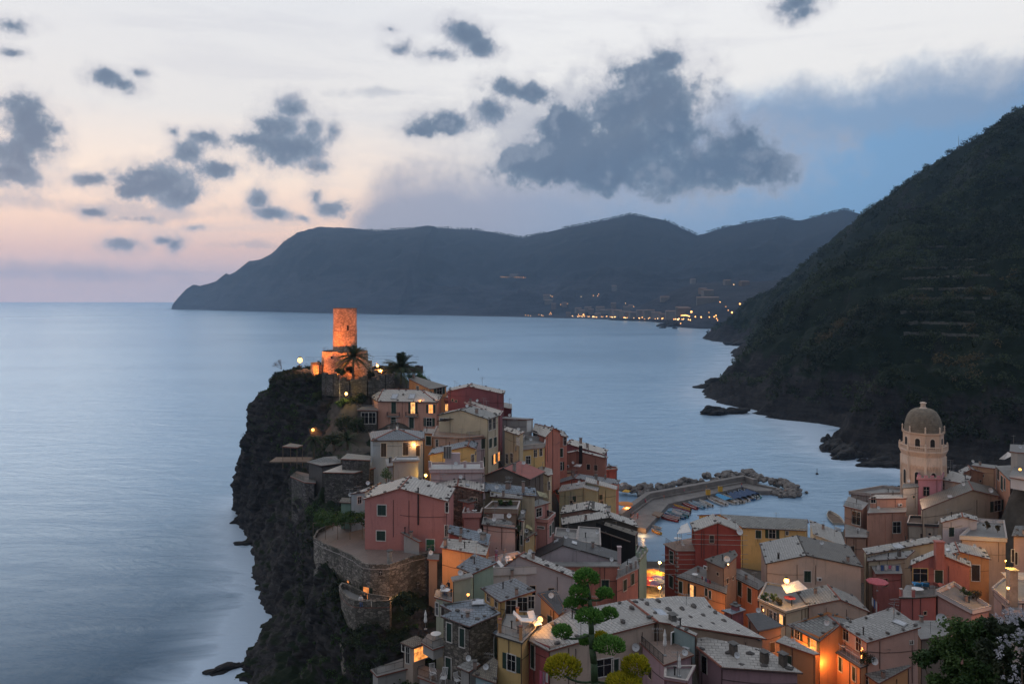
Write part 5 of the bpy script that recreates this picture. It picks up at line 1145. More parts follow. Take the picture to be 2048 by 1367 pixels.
h=Hh('E1',HN,'little cream house with pale lean-to roof by the orange alley','house',2,'sh',[(1372,764,29.6),(1462,814,29.3),(1500,806,29.3),(1492,764,30.2),(1415,744,30.3)],None,CREAM,RW,10,stones=.6); h.win(1470,890,14,60,'dk')
h=Hh('E2',HN,'small peach house with mossy roof and chimney below the painted red roof','house',2,'sh',[(1235,905,30.6),(1425,925,30.2),(1420,860,31.2),(1300,850,31.4)],None,(.30,.25,.21),RG,18,stones=.6); h.win(1330,950,40,30,'dk')
h=Hh('E3',HN,'narrow ochre house front with green shutters in the lane above the white terrace','house',4,'sh',[(395,800,26.6),(455,812,26.6),(560,745,27.0),(470,735,27.0)],None,(.50,.34,.16),RT,12,stones=.4); h.wins([(420,880)],18,60,'sh'); h.win(478,810,26,34,'dk'); h.awning([(460,700,27.6),(525,725,27.0),(520,690,27.4),(470,672,28.0)],'awning',simple('awning_yellow',(.55,.50,.28),.9))
h=Hh('D21',HN,'small grey weathered house hiding the foot of the church tower','house',8,'sh',[(785,835),(930,822),(925,795),(795,797)],23.0,GREY,RG,6,rim=RIMD); h.dish(805,795,.6,on='roof')
for h in list(Hs.values()): clutter(h); facade(h)
# ------------------------------------------------------------------ stone bastion under the pink house
BZ=27.45
h=Hh('BA','bastion','curved rubble stone bastion with paved terrace carrying the big pink house','bastion',3,'sh',[(84,472),(150,512),(250,552),(330,592),(385,632),(440,643),(560,643),(640,615),(705,592),(795,572),(830,520),(560,380),(300,330),(110,425)],BZ,None,RY,11,wmat=STW,par=.55,pipe=False,ov=.05,rim=RIMW)
for q in h.root.children:
    if q.name.startswith('parapet'): q.data.materials[1]=STW
h.win(210,690,12,46,'lr',fm=STW); h.win(302,742,12,46,'lr',fm=STW); h.win(414,815,36,110,'lit',fm=STW,lit=LITR); h.win(505,672,10,24,'dk',fm=STW); h.win(737,748,14,36,'dk',fm=STW)
mb=MB(); p=P(3,560,628,BZ); mb.tube(p+Vector((0,.3,-.2)),p+Vector((0,.3,2.3)),.45,.4,12); mb.tube(p+Vector((0,.3,2.3)),p+Vector((0,.3,2.4)),.55,.55,12,1); h.locl(mb).build('chimney',[CONC,CHIMS],h.root)
h=Hh('BB','lower_bastion','lower curved stone terrace wall at the foot of the bastion where people sit','bastion',3,'sh',[(244,790),(262,825),(300,862),(345,882),(450,884),(562,880),(575,855),(420,835),(300,775),(262,765)],23.3,None,RC,6,wmat=STW,par=.8,pipe=False,ov=.05)
for q in h.root.children:
    if q.name.startswith('parapet'): q.data.materials[1]=STW
h=Hh('HU','hut','small tiled hut with glowing orange open room below the stone bastion','hut',3,'sh',[(628,1105,21.2),(706,1138,20.9),(806,1098,21.0),(725,1062,21.5)],None,BEIGE,RT,14); h.win(755,1172,86,80,'dk',lit=LIT); h.win(675,1185,22,100,'dk'); h.win(648,1140,16,40,'dk')
h=Hh('HD','deck','concrete deck with iron railing hanging over the cliff path','deck',3,'sh',[(440,1275),(480,1318),(700,1262),(735,1225),(640,1205)],17.6,CONC and GREY,RC,13,pipe=False); h.rail([(445,1265),(482,1308),(700,1250)],1.0)
h=Hh('HE','balcony_deck','dark railed balcony deck with table beside the closed white parasol','deck',3,'sh',[(755,1105),(830,1150),(910,1125),(890,1075),(800,1050)],22.2,GREY,RC,20.6,pipe=False); h.rail([(757,1100),(830,1145),(905,1120)],1.0)
h=Hh('HF','patio','paved patio with white reclining chairs beside the stone house','patio',3,'sh',[(735,1320),(860,1367),(1000,1380),(960,1300),(740,1240)],17.8,GREY,RC,12,pipe=False); h.rail([(737,1310),(860,1357)],1.0)
# --- terraces and sheds left of the pink house, below the castle
h=Hh('T1','terrace_house','long stone walled terrace with pale roof sheet under the castle garden','house',12,'sh',[(636,268),(800,272),(934,240),(934,215),(760,222)],33.6,None,RW,22,wmat=stonemat((.10,.09,.085),'dark_stone',1.6),pipe=False); h.sky(820,236,5,1.6)
h=Hh('T2','terrace_shed','corrugated grey lean-to roof on posts by the cliff palm','shed',12,'sh',[(552,215,33.8),(630,235,33.6),(768,218,33.8),(745,182,34.6),(640,190,34.6)],None,(.10,.09,.085),RG,24,pipe=False)
h=Hh('T3','cliff_platform','green railed platform of stacked chairs on the cliff edge','terrace',12,'sh',[(468,290),(540,320),(600,325),(600,285),(500,262)],30.0,None,RC,20,wmat=MATS['dark_stone'],pipe=False); h.rail([(470,285),(540,315),(598,320)],1.0,mat=SHUT); h.rail([(470,285),(505,262)],1.0,mat=SHUT)
h=Hh('T4','dining_shelter','small lamplit dining shelter with flat canopy on the cliff','shelter',12,'sh',[(425,135),(505,140),(535,128),(470,118)],36.2,WOOD and BROWN,RT,35.9,pipe=False)
mb=MB()
for u,v in ((430,135),(503,138),(532,128),(470,120)): p=P(12,u,v,36.1); mb.tube(p,p-Vector((0,0,5)),.07,n=5)
h.locl(mb).build('post',WOOD,h.root)
mb=MB(); p=P(12,478,205,32.6); mb.box(p,9,5,.25); h.locl(mb).build('platform',WOOD,h.root)
h=Hh('A0','terrace_house','grey slab terrace with glazed railing left of the pink house under the castle','house',2,'sh',[(48,330),(208,333),(210,300),(110,292)],41.2,None,RC,30,wmat=MATS['dark_stone'],pipe=False); h.rail([(52,325),(205,328)],1.1,mat=METALG); h.win(110,390,50,80,'dk'); h.win(165,390,50,80,'dk')
h=Hh('T5','garden_hut','flat roofed dark hut in the terraced garden beside the cottage','shed',2,'sh',[(-70,690),(150,700),(160,668),(-20,650)],36.0,None,RG,28,wmat=MATS['dark_stone'],pipe=False)

# ------------------------------------------------------------------ ground under the village
ctl2=[(h.c.x,h.c.y,h.zb+.6) for h in HOUSES if h.zb<h.c.z-2.0]
for c_ in (C3,C4):
    R=resample(c_,40); ctl2+= [tuple(x-np.array([0,0,.5])) for x in R]
for a in range(12): ctl2.append((-46+11*math.cos(a*.5236),226+10*math.sin(a*.5236),48.3))
ctl2+=[(-40,212,47.2),(-52,214,47.5),(-34,205,42),(-30,200,38),(36,198,2),(44,190,2.1),(40,180,2.3),(38,170,2.6),(50,198,2),(36,230,1.5),(40,222,1.5),(70,200,1.6),(98,215,1.6),(118,240,2),(120,190,3),(140,230,6),(150,190,12),(180,240,14),(12,240,6),(20,232,4),(-8,236,24),(0,230,14)]
for d,z in ((4,66.2),(10,62.6),(15,59.5),(25,54),(35,48.5),(45,43),(60,35),(75,27),(88,18)):
    for x in (-30,-10,15,40,70,110,160): ctl2.append((x,d,z-.0*x))
ctl2=np.array(ctl2)
GX,GY=np.meshgrid(np.linspace(-64,262,218),np.concatenate([np.linspace(1.5,60,44),np.linspace(61.5,262,135)]))
d2=(GX[...,None]-ctl2[:,0])**2+(GY[...,None]-ctl2[:,1])**2+1.5; wgt=d2**-1.6; GZ=(wgt*ctl2[:,2]).sum(2)/wgt.sum(2)
poly=[(-30,1),(-12,46),(-13,82),(-14,100),(-22,117),(-32,140),(-41,167),(-50,199),(-53,212),(-64,222),(-69,231),(-52,246),(-14,240),(6,232),(28,226),(34,214),(35.5,200),(45,199),(75,203),(97,224),(108,238),(124,252),(150,262),(262,262),(262,1)]
def inpoly(X,Y,pl):
    r=np.zeros(X.shape,bool); j=len(pl)-1
    for i in range(len(pl)):
        xi,yi=pl[i]; xj,yj=pl[j]
        c_=((yi>Y)!=(yj>Y))&(X<(xj-xi)*(Y-yi)/(yj-yi+1e-12)+xi); r^=c_; j=i
    return r
sqm=(GX>29)&(GX<52)&(GY>150)&(GY<201); GZ=np.where(sqm,np.minimum(GZ,1.7),GZ); ins=inpoly(GX,GY,poly); GZ=np.where(ins,GZ,np.minimum(GZ,2)*0-3.0)
Fq=grid_faces(*GX.shape); keep=ins.ravel()[Fq].any(1)
tag(link('village_ground',npmesh('village_ground',np.stack([GX.ravel(),GY.ravel(),GZ.ravel()],1),Fq[keep],SOIL)),'earth and rock ground the village stands on','ground',kind='structure')
def gz(x,y):
    d=(x-ctl2[:,0])**2+(y-ctl2[:,1])**2+1.5; w_=d**-1.6; return float((w_*ctl2[:,2]).sum()/w_.sum())

# ------------------------------------------------------------------ lamps
def light(p,e,col=(1,.36,.075),r=.25,spot=None):
    l=bpy.data.lights.new('lamp_light','POINT' if spot is None else 'SPOT'); l.energy=e; l.color=col; l.shadow_soft_size=r
    o=bpy.data.objects.new('lamp_light',l); C.objects.link(o); o.location=p
    if spot is not None:
        l.spot_size=math.radians(spot[1]); l.spot_blend=.6; o.rotation_euler=(Vector(spot[0])-Vector(p)).to_track_quat('-Z','Y').to_euler()
    return o
def lamp(p,label,e,kind='bracket',r=.22,mat=BULB,col=(1,.36,.075),down=None,name='street_lamp',group='warm lamps of the village'):
    p=Vector(p); base=p.z-.6 if down is None else down
    t=empty(name,(p.x,p.y,base),label,'lamp',group); o=-Vector((p.x,p.y,base))
    mb=MB(); mb.tube((p.x,p.y,base-.2),p+Vector((0,0,-.1)),.06,.045,6); mb.tube(p+Vector((0,0,r*1.05)),p+Vector((0,0,r*1.5)),r*.9,r*.2,8)
    mb.v=[tuple(Vector(v)+o) for v in mb.v]; mb.build('lamp_post',METAL,t)
    mb=MB(); mb.lathe(p+o,[(r*.25,-r),(r*.8,-r*.6),(r,0),(r*.8,r*.6),(r*.3,r)],10); mb.build('lantern',mat,t,smooth=True)
    if e: light(p+Vector((0,-.6,.15)),e,col)
    return t
lamp(PD(0,600,720,224),'blazing orange lamp on the cliff edge left of the castle tower',2600,r=.75,mat=BULB,down=48.5)
lamp(PD(0,692.6,787,205),'garden lamp on a post above lit yellow green shrubs under the castle',700,r=.42,col=(1,.62,.15))
lamp(PD(0,626,859,206),'lamp on the rock above the cliff dining shelter',260,r=.45,mat=BULBS)
lamp(PD(0,755,731,218),'low lamp beside the steps right of the castle palm',900,r=.4)
lamp(PD(0,851.5,950,151),'lantern in the narrow alley behind the big pink house roof',1500,r=.32,col=(1,.55,.08))
lamp(PD(0,1319,1124,183),'tall lantern over the restaurant square by the harbour gap',1500,r=.34,mat=BULBW,col=(1,.6,.22),down=2)
lamp(PD(0,1319,1174,174),'lower lantern among the square parasols',1700,r=.36,col=(1,.55,.15),down=2)
lamp(PD(0,1573,1160.5,139.5),'glaring wall lamp above the white awning on the roof terrace',420,r=.5,col=(1,.50,.13),mat=BULB,name='wall_lamp')
lamp(PD(0,2016,1175,133),'small lamp on the grey pillar at the right edge',900,r=.25,mat=BULB)
lamp(PD(8 and 0,2040,938,176),'ceiling lamp in the rooftop room at the right edge',60,r=.3,mat=BULBS,name='ceiling_lamp')
lamp(PD(0,656,786+0,205) if False else PD(0,641,866,206),'dim lantern on the cliff path beside the drooping palm',0,r=.22,mat=BULBS) if False else None
lamp(PD(0,1090,932,196),'lantern glowing at the foot of the orange alley beyond the painted red roof',700,r=.35,col=(1,.36,.07))
lamp(PD(0,841,800,199.0),'wall lamp between the windows of the large pink house',60,r=.16,mat=BULBS,name='wall_lamp')
lamp(PD(0,1456.3,1127.5,146),'white bulb by the dark loggia of the orange terraced house',25,r=.16,mat=BULBW,col=(1,.85,.6),name='wall_lamp')
lamp(PD(0,936.3,1188,109),'slim glowing sconce on the sage green dining house wall',30,r=.22,mat=BULBS,name='wall_lamp')
lamp(PD(0,985,1238,110) if False else PD(0,888,1262,112),'table lamp on the dark balcony deck',10,r=.1,mat=BULBS,name='table_lamp')
lamp(P(12,503,212,32.4),'lantern hung below the cliff dining platform',130,r=.22,mat=BULBS)
lamp(PD(0,2011,1121,150) if False else PD(0,2011.2,1120.5,139),'tiny lamp on the yellow lit alley wall at the right edge',700,r=.14,col=(1,.52,.06),name='wall_lamp')
# unseen bulbs of the lanes, strung between the houses
for p,e,c in ((PD(0,1108,1032,191),1100,(1,.28,.045)),(P(5,940,690,27.0),90,(1,.42,.10)),(PD(5,1000,650,101.5),170,(1,.42,.10)),(PD(0,850,925,152),500,(1,.55,.08)),(PD(0,1652,1330,112),380,(1,.36,.08)),(PD(0,1668,1362,104),260,(1,.38,.1)),
              (PD(0,1040,1118,121),130,(1,.36,.08)),(PD(0,1310,1190,172),1500,(1,.55,.15)),(PD(0,1300,1160,178),1100,(1,.5,.12)),(PD(0,1450,1240,140),600,(1,.38,.12)),(PD(0,2012,1090,152),800,(1,.5,.06)),(PD(0,2000,1060,168),900,(1,.33,.06)),
              (PD(0,875,1135,118),300,(1,.45,.15)),(P(3,752,1175,19.4),120,(1,.36,.07)),(PD(0,790,1185,117),160,(1,.45,.15)),(PD(0,828,890,165),250,(1,.4,.1)),(PD(0,815,865,175),300,(1,.38,.1)),(PD(0,1560,1170,137),500,(1,.5,.13)),(PD(0,1250,1010,232),300,(1,.45,.12)),(PD(0,1930,1290,120) if False else PD(0,1995,1160,140),150,(1,.4,.1)),
              (P(9,365,1020,19.0),90,(1,.33,.08)),(PD(0,887,795,200),120,(1,.36,.08)),(PD(0,920,915,165),160,(1,.4,.1)),(PD(0,1285,1063,226),500,(1,.45,.15)),(PD(0,1605,1300,114),350,(1,.36,.08)),(PD(0,1465,1165,143),130,(1,.45,.15))):
    light(p,e,c)
mb=MB()
for i in range(14):
    p=P(9,360+random.uniform(-8,8),962+i*12,20.2-i*.14); mb.lathe(p,[(.03,-.06),(.07,0),(.03,.06)],6)
tag(mb.build('string_lights',FAIRY),'orange string lights wound round the loggia post in the lower right','lights')

# ------------------------------------------------------------------ castle
TX_,TD=(690-1024)/F*225,225.0
TW=stonemat((.40,.29,.21),'tower_stone',3.0)
t=empty('castle_tower',(TX_,TD,48.6),'round floodlit stone tower on a broad round base crowning the promontory','tower')
mb=MB(); mb.lathe((0,0,0),[(3.5,5.5),(3.45,12),(3.38,13.2),(3.38,18.55),(3.0,18.55),(3.0,17.8),(0.1,17.8)],48); mb.build('shaft',TW,t,smooth=False)
mb=MB(); mb.lathe((0,0,0),[(3.43,11.9),(3.55,11.95),(3.55,12.1),(3.43,12.15)],48); mb.build('string_course',TW,t)
mb=MB(); mb.lathe((0,0,0),[(7.1,-1.5),(6.75,3),(6.55,6.1),(6.2,6.1),(6.2,5.5),(.1,5.5)],48); mb.build('base',TW,t)
for a,z,w_,h_ in ((-64,12.9,.5,1.5),):
    n=Vector((math.cos(math.radians(a)),math.sin(math.radians(a)),0)); tt_=Vector((-n.y,n.x,0)); mb=MB(); mb.fr(n*3.3,tt_,n,-w_/2,w_/2,0,.13,z-h_/2,z+h_/2); mb.build('window',GLASS,t)
n=Vector((math.cos(-1.95),math.sin(-1.95),0)); mb=MB(); mb.fr(n*6.5,Vector((-n.y,n.x,0)),n,-.3,.3,0,.2,4.2,4.9); mb.build('window',GLASS,t)
rail([Vector((6.3*math.cos(a),6.3*math.sin(a),6.1)) for a in np.linspace(-3.6,.2,15)],.9,t,METAL,.9)
mb=MB(); mb.lathe((0,0,0),[(3.45,18.5),(3.5,18.6),(3.3,18.68)],32); mb.build('coping',RIMD,t)
for s_ in(-2,2): mb=MB(); mb.tube((s_,0,18.5),(s_,0,19.2),.05,n=5); mb.build('lightning_rod',METALG,t)
FL=[((-62,211,49.4),15000,(TX_,TD,61.8),40),((-47,206,48.6),17000,(TX_,TD,61.5),36),((-36,215,48.9),10000,(TX_,TD,61.5),42),((-57,217,49.2),4500,(TX_,TD,52),120),((-44,213.5,48.9),3200,(TX_,TD,51),130)]
for i,(p,e,tg,an) in enumerate(FL):
    light(p,e*(2.5 if i<3 else .6),(1,.235,.042),.3,(tg,an)); p=Vector(p); f=empty('floodlight',(p.x,p.y,p.z-1),'black floodlight aimed up at the castle tower','floodlight','floodlights round the castle tower')
    mb=MB(); mb.tube((0,0,-.6),(0,0,.6),.05,n=5); mb.build('stand',METAL,f); d=(Vector(tg)-p).normalized(); M=d.to_track_quat('Z','Y').to_matrix(); mb=MB(); mb.box(Vector((0,0,.8))-d*.35,.5,.4,.25,0,M); mb.build('lamp_head',METAL,f)
# lit ruined walls and steps on the plateau
def rubble(label,pts,z,hh,th=.7,mat=None,name='ruined_wall'):
    t=empty(name,tuple(PD(1,*pts[0]).xy)+(z,),label,'wall'); o=-t.location; mb=MB(); q=[PD(1,*p) for p in pts]
    for a,b in zip(q[:-1],q[1:]):
        a=Vector((a.x,a.y,z)); b=Vector((b.x,b.y,z)); d=(b-a); L_=d.length; d.normalize(); n=Vector((d.y,-d.x,0)); k=max(1,int(L_/1.1))
        for i in range(k): mb.fr(a+o,d,n,i*L_/k,(i+1)*L_/k+.02,random.uniform(-.1,.02),th+random.uniform(0,.15),-1.2,hh*random.uniform(.65,1.15))
    mb.build('wall',mat or TW,t); return t
rubble('pale lit ruined wall between the castle base and the cliff lamp',[(735,700,221),(790,690,222),(850,700,221)],48.5,3.2,2.0)
rubble('low lit ruined wall right of the blazing lamp',[(600,680,224),(680,690,224),(740,700,222)],48.4,1.0)
rubble('lit stub of wall behind the castle palm on the right',[(1150,700,228),(1230,700,230),(1250,690,232)],48.5,3.6,1.5)
rubble('low lit parapet at the end of the castle steps',[(1310,735,216),(1370,730,217),(1410,700,219)],48.4,1.7,1.0)
rubble('dark wall on the seaward rim of the castle plateau',[(1260,650,236),(1430,650,238),(1600,655,238),(1760,665,236)],48.2,1.2,.6,MATS['dark_stone'])
rubble('dark curved retaining wall under the castle terrace',[(860,735,212),(960,748,209.5),(1100,760,208),(1250,762,208.5),(1400,755,211),(1480,760,214)],44.6,4.4,.8,MATS['dark_stone'],'retaining_wall')
t=empty('castle_fence',(-40,211,48.6),'pale railing along the lit castle steps','railing'); q=[PD(1,u,v,d)-t.location for u,v,d in ((1140,728,211),(1240,712,213),(1340,690,216))]; rail(q,1.0,t,WHITE,.35)
t=empty('castle_fence',(-60,218,48.6),'thin iron railing left of the castle base','railing'); q=[PD(1,u,v,d)-t.location for u,v,d in ((690,640,222),(760,642,225),(850,640,229))]; rail(q,1.0,t,METAL,.6)
t=empty('castle_fence',(-20,236,48.6),'thin iron railing on the seaward rim right of the castle','railing'); q=[PD(1,u,v,d)-t.location for u,v,d in ((1300,630,236),(1430,628,238),(1600,630,238),(1720,638,236))]; rail(q,1.0,t,METAL,.6)
t=empty('flagpole',tuple(PD(1,1000,1000,206)),'bare white pole standing in the castle garden','pole'); mb=MB(); mb.tube((0,0,-1),(0,0,7.0),.08,.05,6); mb.build('mast',METALG,t)

# ------------------------------------------------------------------ church tower
cx_,cd_=(967/4.271+1620-1024)/F*200,200.0
PEACH=wallmat((.62,.44,.33)); PEACH2=wallmat((.66,.52,.42)); DOME=simple('dome_slate',(.20,.165,.125),.85,0,.3,1.2)
t=empty('church_tower',(cx_,cd_,0),'tall octagonal peach bell tower with brown pointed dome on the bay','church tower')
def octo(r,z0,z1,r1=None,ph=math.pi/8,n=8): return [(r,z0),(r if r1 is None else r1,z1)]
mb=MB(); mb.lathe((0,0,0),[(5.2,0),(5.15,29.4),(5.55,30.4),(5.55,30.9)],8,0,math.pi/8); mb.build('shaft',PEACH,t)
mb=MB(); mb.lathe((0,0,0),[(4.75,30.9),(4.75,34.9),(5.0,35.15),(5.05,35.5),(4.4,35.5)],8,0,math.pi/8); mb.build('drum',PEACH,t)
prof=[(4.5,35.5)]+[(4.45*math.cos(a)**.62,35.5+6.0*math.sin(a)) for a in np.linspace(.08,1.42,13)]+[(.9,41.4),(.75,41.6)]
mb=MB(); mb.lathe((0,0,0),prof,40); 
dome=mb.build('dome',DOME,t,smooth=True)
mb=MB()
for z in np.linspace(35.9,40.6,12):
    a=math.asin(min(1,(z-35.5)/6.0)); r=4.45*math.cos(a)**.62; mb.lathe((0,0,0),[(r-.05,z-.05),(r+.07,z),(r-.06,z+.06)],40)
mb.build('slate_courses',DOME,dome)
mb=MB(); mb.lathe((0,0,0),[(.95,41.4),(.8,41.6),(.62,41.7),(.6,42.6),(.85,42.7),(.8,42.85),(.3,43.05),(.05,43.1)],12); mb.build('lantern',PEACH2,t)
mb=MB(); mb.tube((0,0,43),(0,0,43.9),.05,n=5); mb.box((0,0,43.6),.5,.06,.06); mb.build('cross',METAL,t)
def arch(mb,o,tv,n,w_,h_,d0,d1,m=0,seg=8):
    pts=[(-w_/2,0),(w_/2,0)]+[(w_/2*math.cos(a),h_-w_/2+w_/2*math.sin(a)) for a in np.linspace(0,math.pi,seg)]
    f=[o+tv*x+n*d1+Vector((0,0,z)) for x,z in pts]; b=[o+tv*x+n*d0+Vector((0,0,z)) for x,z in pts]; mb.face(f,m)
    for i in range(len(f)): j=(i+1)%len(f); mb.face([b[i],b[j],f[j],f[i]],m)
DARK=simple('belfry_dark',(.02,.017,.016),.9)
for k in range(8):
    a=k*math.pi/4; n=Vector((math.cos(a),math.sin(a),0)); tv=Vector((-n.y,n.x,0)); ap=math.cos(math.pi/8)
    if n.y<.3:
        mb=MB(); arch(mb,n*4.75*ap+Vector((0,0,31.6)),tv,n,1.55,2.75,-.1,.08); w_=mb.build('window',PEACH2,t); mb=MB(); arch(mb,n*4.75*ap+Vector((0,0,31.6)),tv,n,1.15,2.45,-.1,.10); mb.build('opening',DARK,w_)
        mb=MB(); arch(mb,n*5.16*ap+Vector((0,0,21.8)),tv,n,1.6,4.0,-.1,.08); w_=mb.build('window',PEACH2,t); mb=MB(); arch(mb,n*5.16*ap+Vector((0,0,21.9)),tv,n,1.1,3.6,-.1,.10); mb.build('opening',DARK,w_)
    # corner pilasters, corbel arches, balustrade
    ra=5.16*ap; ll=2*5.16*math.sin(math.pi/8)
    mb=MB()
    for s_ in (-1,1): mb.fr(n*ra,tv,n,s_*ll/2-.3,s_*ll/2+.3,-.05,.14,0,29.2)
    mb.fr(n*ra,tv,n,-ll/2,ll/2,-.05,.16,27.0,29.3); mb.build('pilaster',PEACH2,t)
    mb=MB()
    for i in range(4): arch(mb,n*ra+tv*(-ll/2+.3+(i+.5)*(ll-.6)/4)+Vector((0,0,26.3)),tv,n,(ll-.6)/4*.7,1.0,0,.165,0,6)
    mb.build('corbel_arches',PEACH,t)
    rb=5.55*ap; lb=2*5.55*math.sin(math.pi/8); mb=MB(); mb.fr(n*rb,tv,n,-lb/2,lb/2,-.4,.12,30.6,30.95); mb.fr(n*rb,tv,n,-lb/2,lb/2,-.25,.05,31.9,32.1)
    for i in range(9): p=n*(rb-.1)+tv*(-lb/2+(i+.5)*lb/9); mb.lathe(p,[(.09,30.95),(.14,31.3),(.07,31.6),(.1,31.9)],6)
    c_=n*0; p=Vector((5.5*math.cos(a+math.pi/8),5.5*math.sin(a+math.pi/8),0)); mb.box(p+Vector((0,0,31.6)),.4,.4,1.6); mb.lathe(p+Vector((0,0,32.4)),[(.1,0),(.22,.25),(.05,.5)],8); mb.build('balustrade',PEACH2,t)
    p=Vector((4.85*math.cos(a+math.pi/8),4.85*math.sin(a+math.pi/8),0)); mb=MB(); mb.lathe(p,[(.22,35.5),(.15,36.6),(.25,36.8),(.03,37.2)],8); mb.build('pinnacle',PEACH2,t)
light((cx_-9,cd_-14,24),700,(1,.62,.40),.5)
# ------------------------------------------------------------------ harbour mole
SQ=roofmat('square_paving',(.30,.27,.24),(.25,.22,.20),(.12,.11,.10),.5,.5,.03)
QM=simple('quay_concrete',(.19,.175,.165),.9,0,.25,.35)
def slab(name,k,pts,z,z0,mat,label,cat,kind=None):
    q=[P(k,u,v,z) for u,v in pts]; mb=MB(); mb.face(q); 
    nrm=sum(((q[i]-q[0]).cross(q[i+1]-q[0]) for i in range(1,len(q)-1)),Vector())
    if nrm.z<0: q.reverse(); mb=MB(); mb.face(q)
    for i in range(len(q)): a,b=q[i],q[(i+1)%len(q)]; mb.face([Vector((a.x,a.y,z0)),Vector((b.x,b.y,z0)),b,a])
    return tag(mb.build(name,mat),label,cat,None,kind)
slab('square_pavement',0,[(1268,1135),(1352,1135),(1372,1260),(1262,1260)],2.05,-1,SQ,'paved restaurant square by the harbour','square','structure')
slab('quay_pavement',6,[(378,642),(562,436),(880,366),(1165,296),(1280,332),(1395,332),(1440,312),(1190,262),(432,400),(250,545),(150,600)],1.5,-3,QM,'grey concrete quay running out along the sea wall','quay','structure')
def wallrun(label,pts,z0,z1,th,name='sea_wall'):
    q=[P(6,u,v,z1) for u,v in pts]; t=empty(name,tuple(q[0].xy)+(0,),label,'wall'); o=-t.location; mb=MB()
    def offs(d):
        r=[]
        for i,p in enumerate(q):
            a=q[max(0,i-1)]; b=q[min(len(q)-1,i+1)]; d_=(b-a).normalized(); r.append(p+Vector((-d_.y,d_.x,0))*d)
        return r
    A,B=q,offs(th)
    dn=lambda v,z:Vector((v.x,v.y,z))
    for i in range(len(q)-1):
        mb.face([A[i]+o,A[i+1]+o,B[i+1]+o,B[i]+o]); mb.face([dn(A[i],z0)+o,dn(A[i+1],z0)+o,A[i+1]+o,A[i]+o]); mb.face([B[i]+o,B[i+1]+o,dn(B[i+1],z0)+o,dn(B[i],z0)+o])
    for i in (0,-1): mb.face([dn(A[i],z0)+o,A[i]+o,B[i]+o,dn(B[i],z0)+o])
    mb.build('wall',QM,t); return t
wallrun('tall concrete sea wall along the outer side of the quay',[(180,520),(412,352),(700,300),(1000,246),(1185,212),(1255,238)],-2,3.7,2.0)
wallrun('low concrete step along the foot of the sea wall',[(262,515),(436,392),(1190,256),(1430,306)],1.0,2.1,.9,'quay_step')
t=empty('jetty',tuple(P(6,470,520,1.7).xy)+(0,),'small wooden landing stage on the quay edge','jetty'); mb=MB(); q=[P(6,u,v,1.75) for u,v in ((425,522),(490,545),(520,510),(450,498))]; mb.face([p-t.location for p in q]); mb.face([p-t.location-Vector((0,0,.3)) for p in reversed(q)]); 
for i in range(4): a,b=q[i],q[(i+1)%4]; mb.face([a-t.location-Vector((0,0,.3)),b-t.location-Vector((0,0,.3)),b-t.location,a-t.location])
mb.build('platform',WOOD,t)
ROCK=simple('boulder_rock',(.17,.155,.145),.95,0,.55,.9); bme=[]
for s_ in range(7):
    bm=bmesh.new(); bmesh.ops.create_icosphere(bm,subdivisions=2,radius=1)
    for v in bm.verts:
        p=v.co; d=1+.55*mnoise.noise(p*1.1+Vector((s_*9,0,0)))+.18*mnoise.noise(p*3+Vector((s_*5,1,0)))
        v.co=Vector((p.x*d*1.15,p.y*d*.9,p.z*d*.72))
    me=bpy.data.meshes.new('boulder'); bm.to_mesh(me); bm.free(); me.materials.append(ROCK); bme.append(me)
def boulder(x,y,z,s,label='grey brown boulder heaped against the outside of the sea wall',group='boulders along the sea wall'):
    o=link('boulder',random.choice(bme),None,(x,y,z)); o.scale=(s,s*random.uniform(.8,1.2),s*random.uniform(.8,1.1)); o.rotation_euler=(random.uniform(-.4,.4),random.uniform(-.4,.4),random.uniform(0,6.3)); tag(o,label,'boulder',group)
path=[(175,315),(300,330),(420,318),(560,290),(700,262),(840,240),(1000,226),(1110,205),(1200,195),(1300,232),(1440,258),(1560,288),(1640,325)]
for a,b in zip(path[:-1],path[1:]):
    n=7 if b[0]<1250 else 8
    for i in range(n):
        f=(i+random.random())/n; u=a[0]+(b[0]-a[0])*f; v=a[1]+(b[1]-a[1])*f
        q=P(6,u+random.uniform(-12,12),v+random.uniform(-6,8),2.2); boulder(q.x,q.y+random.uniform(0,2.5),random.uniform(.8,3.0),random.uniform(1.0,2.1))
for u,v,s_ in ((1455,335,2.2),(1490,350,2.0),(1530,335,2.4),(1560,345,2.6),(1600,360,2.2),(1570,372,1.8),(1520,368,1.6),(1480,372,1.3),(1620,330,1.8),(1440,352,1.7),(1690,340,.8)):
    q=P(6,u,v,.6); boulder(q.x,q.y,.5,s_*.85,'large pale boulder in the heap ending the mole','boulders ending the mole')
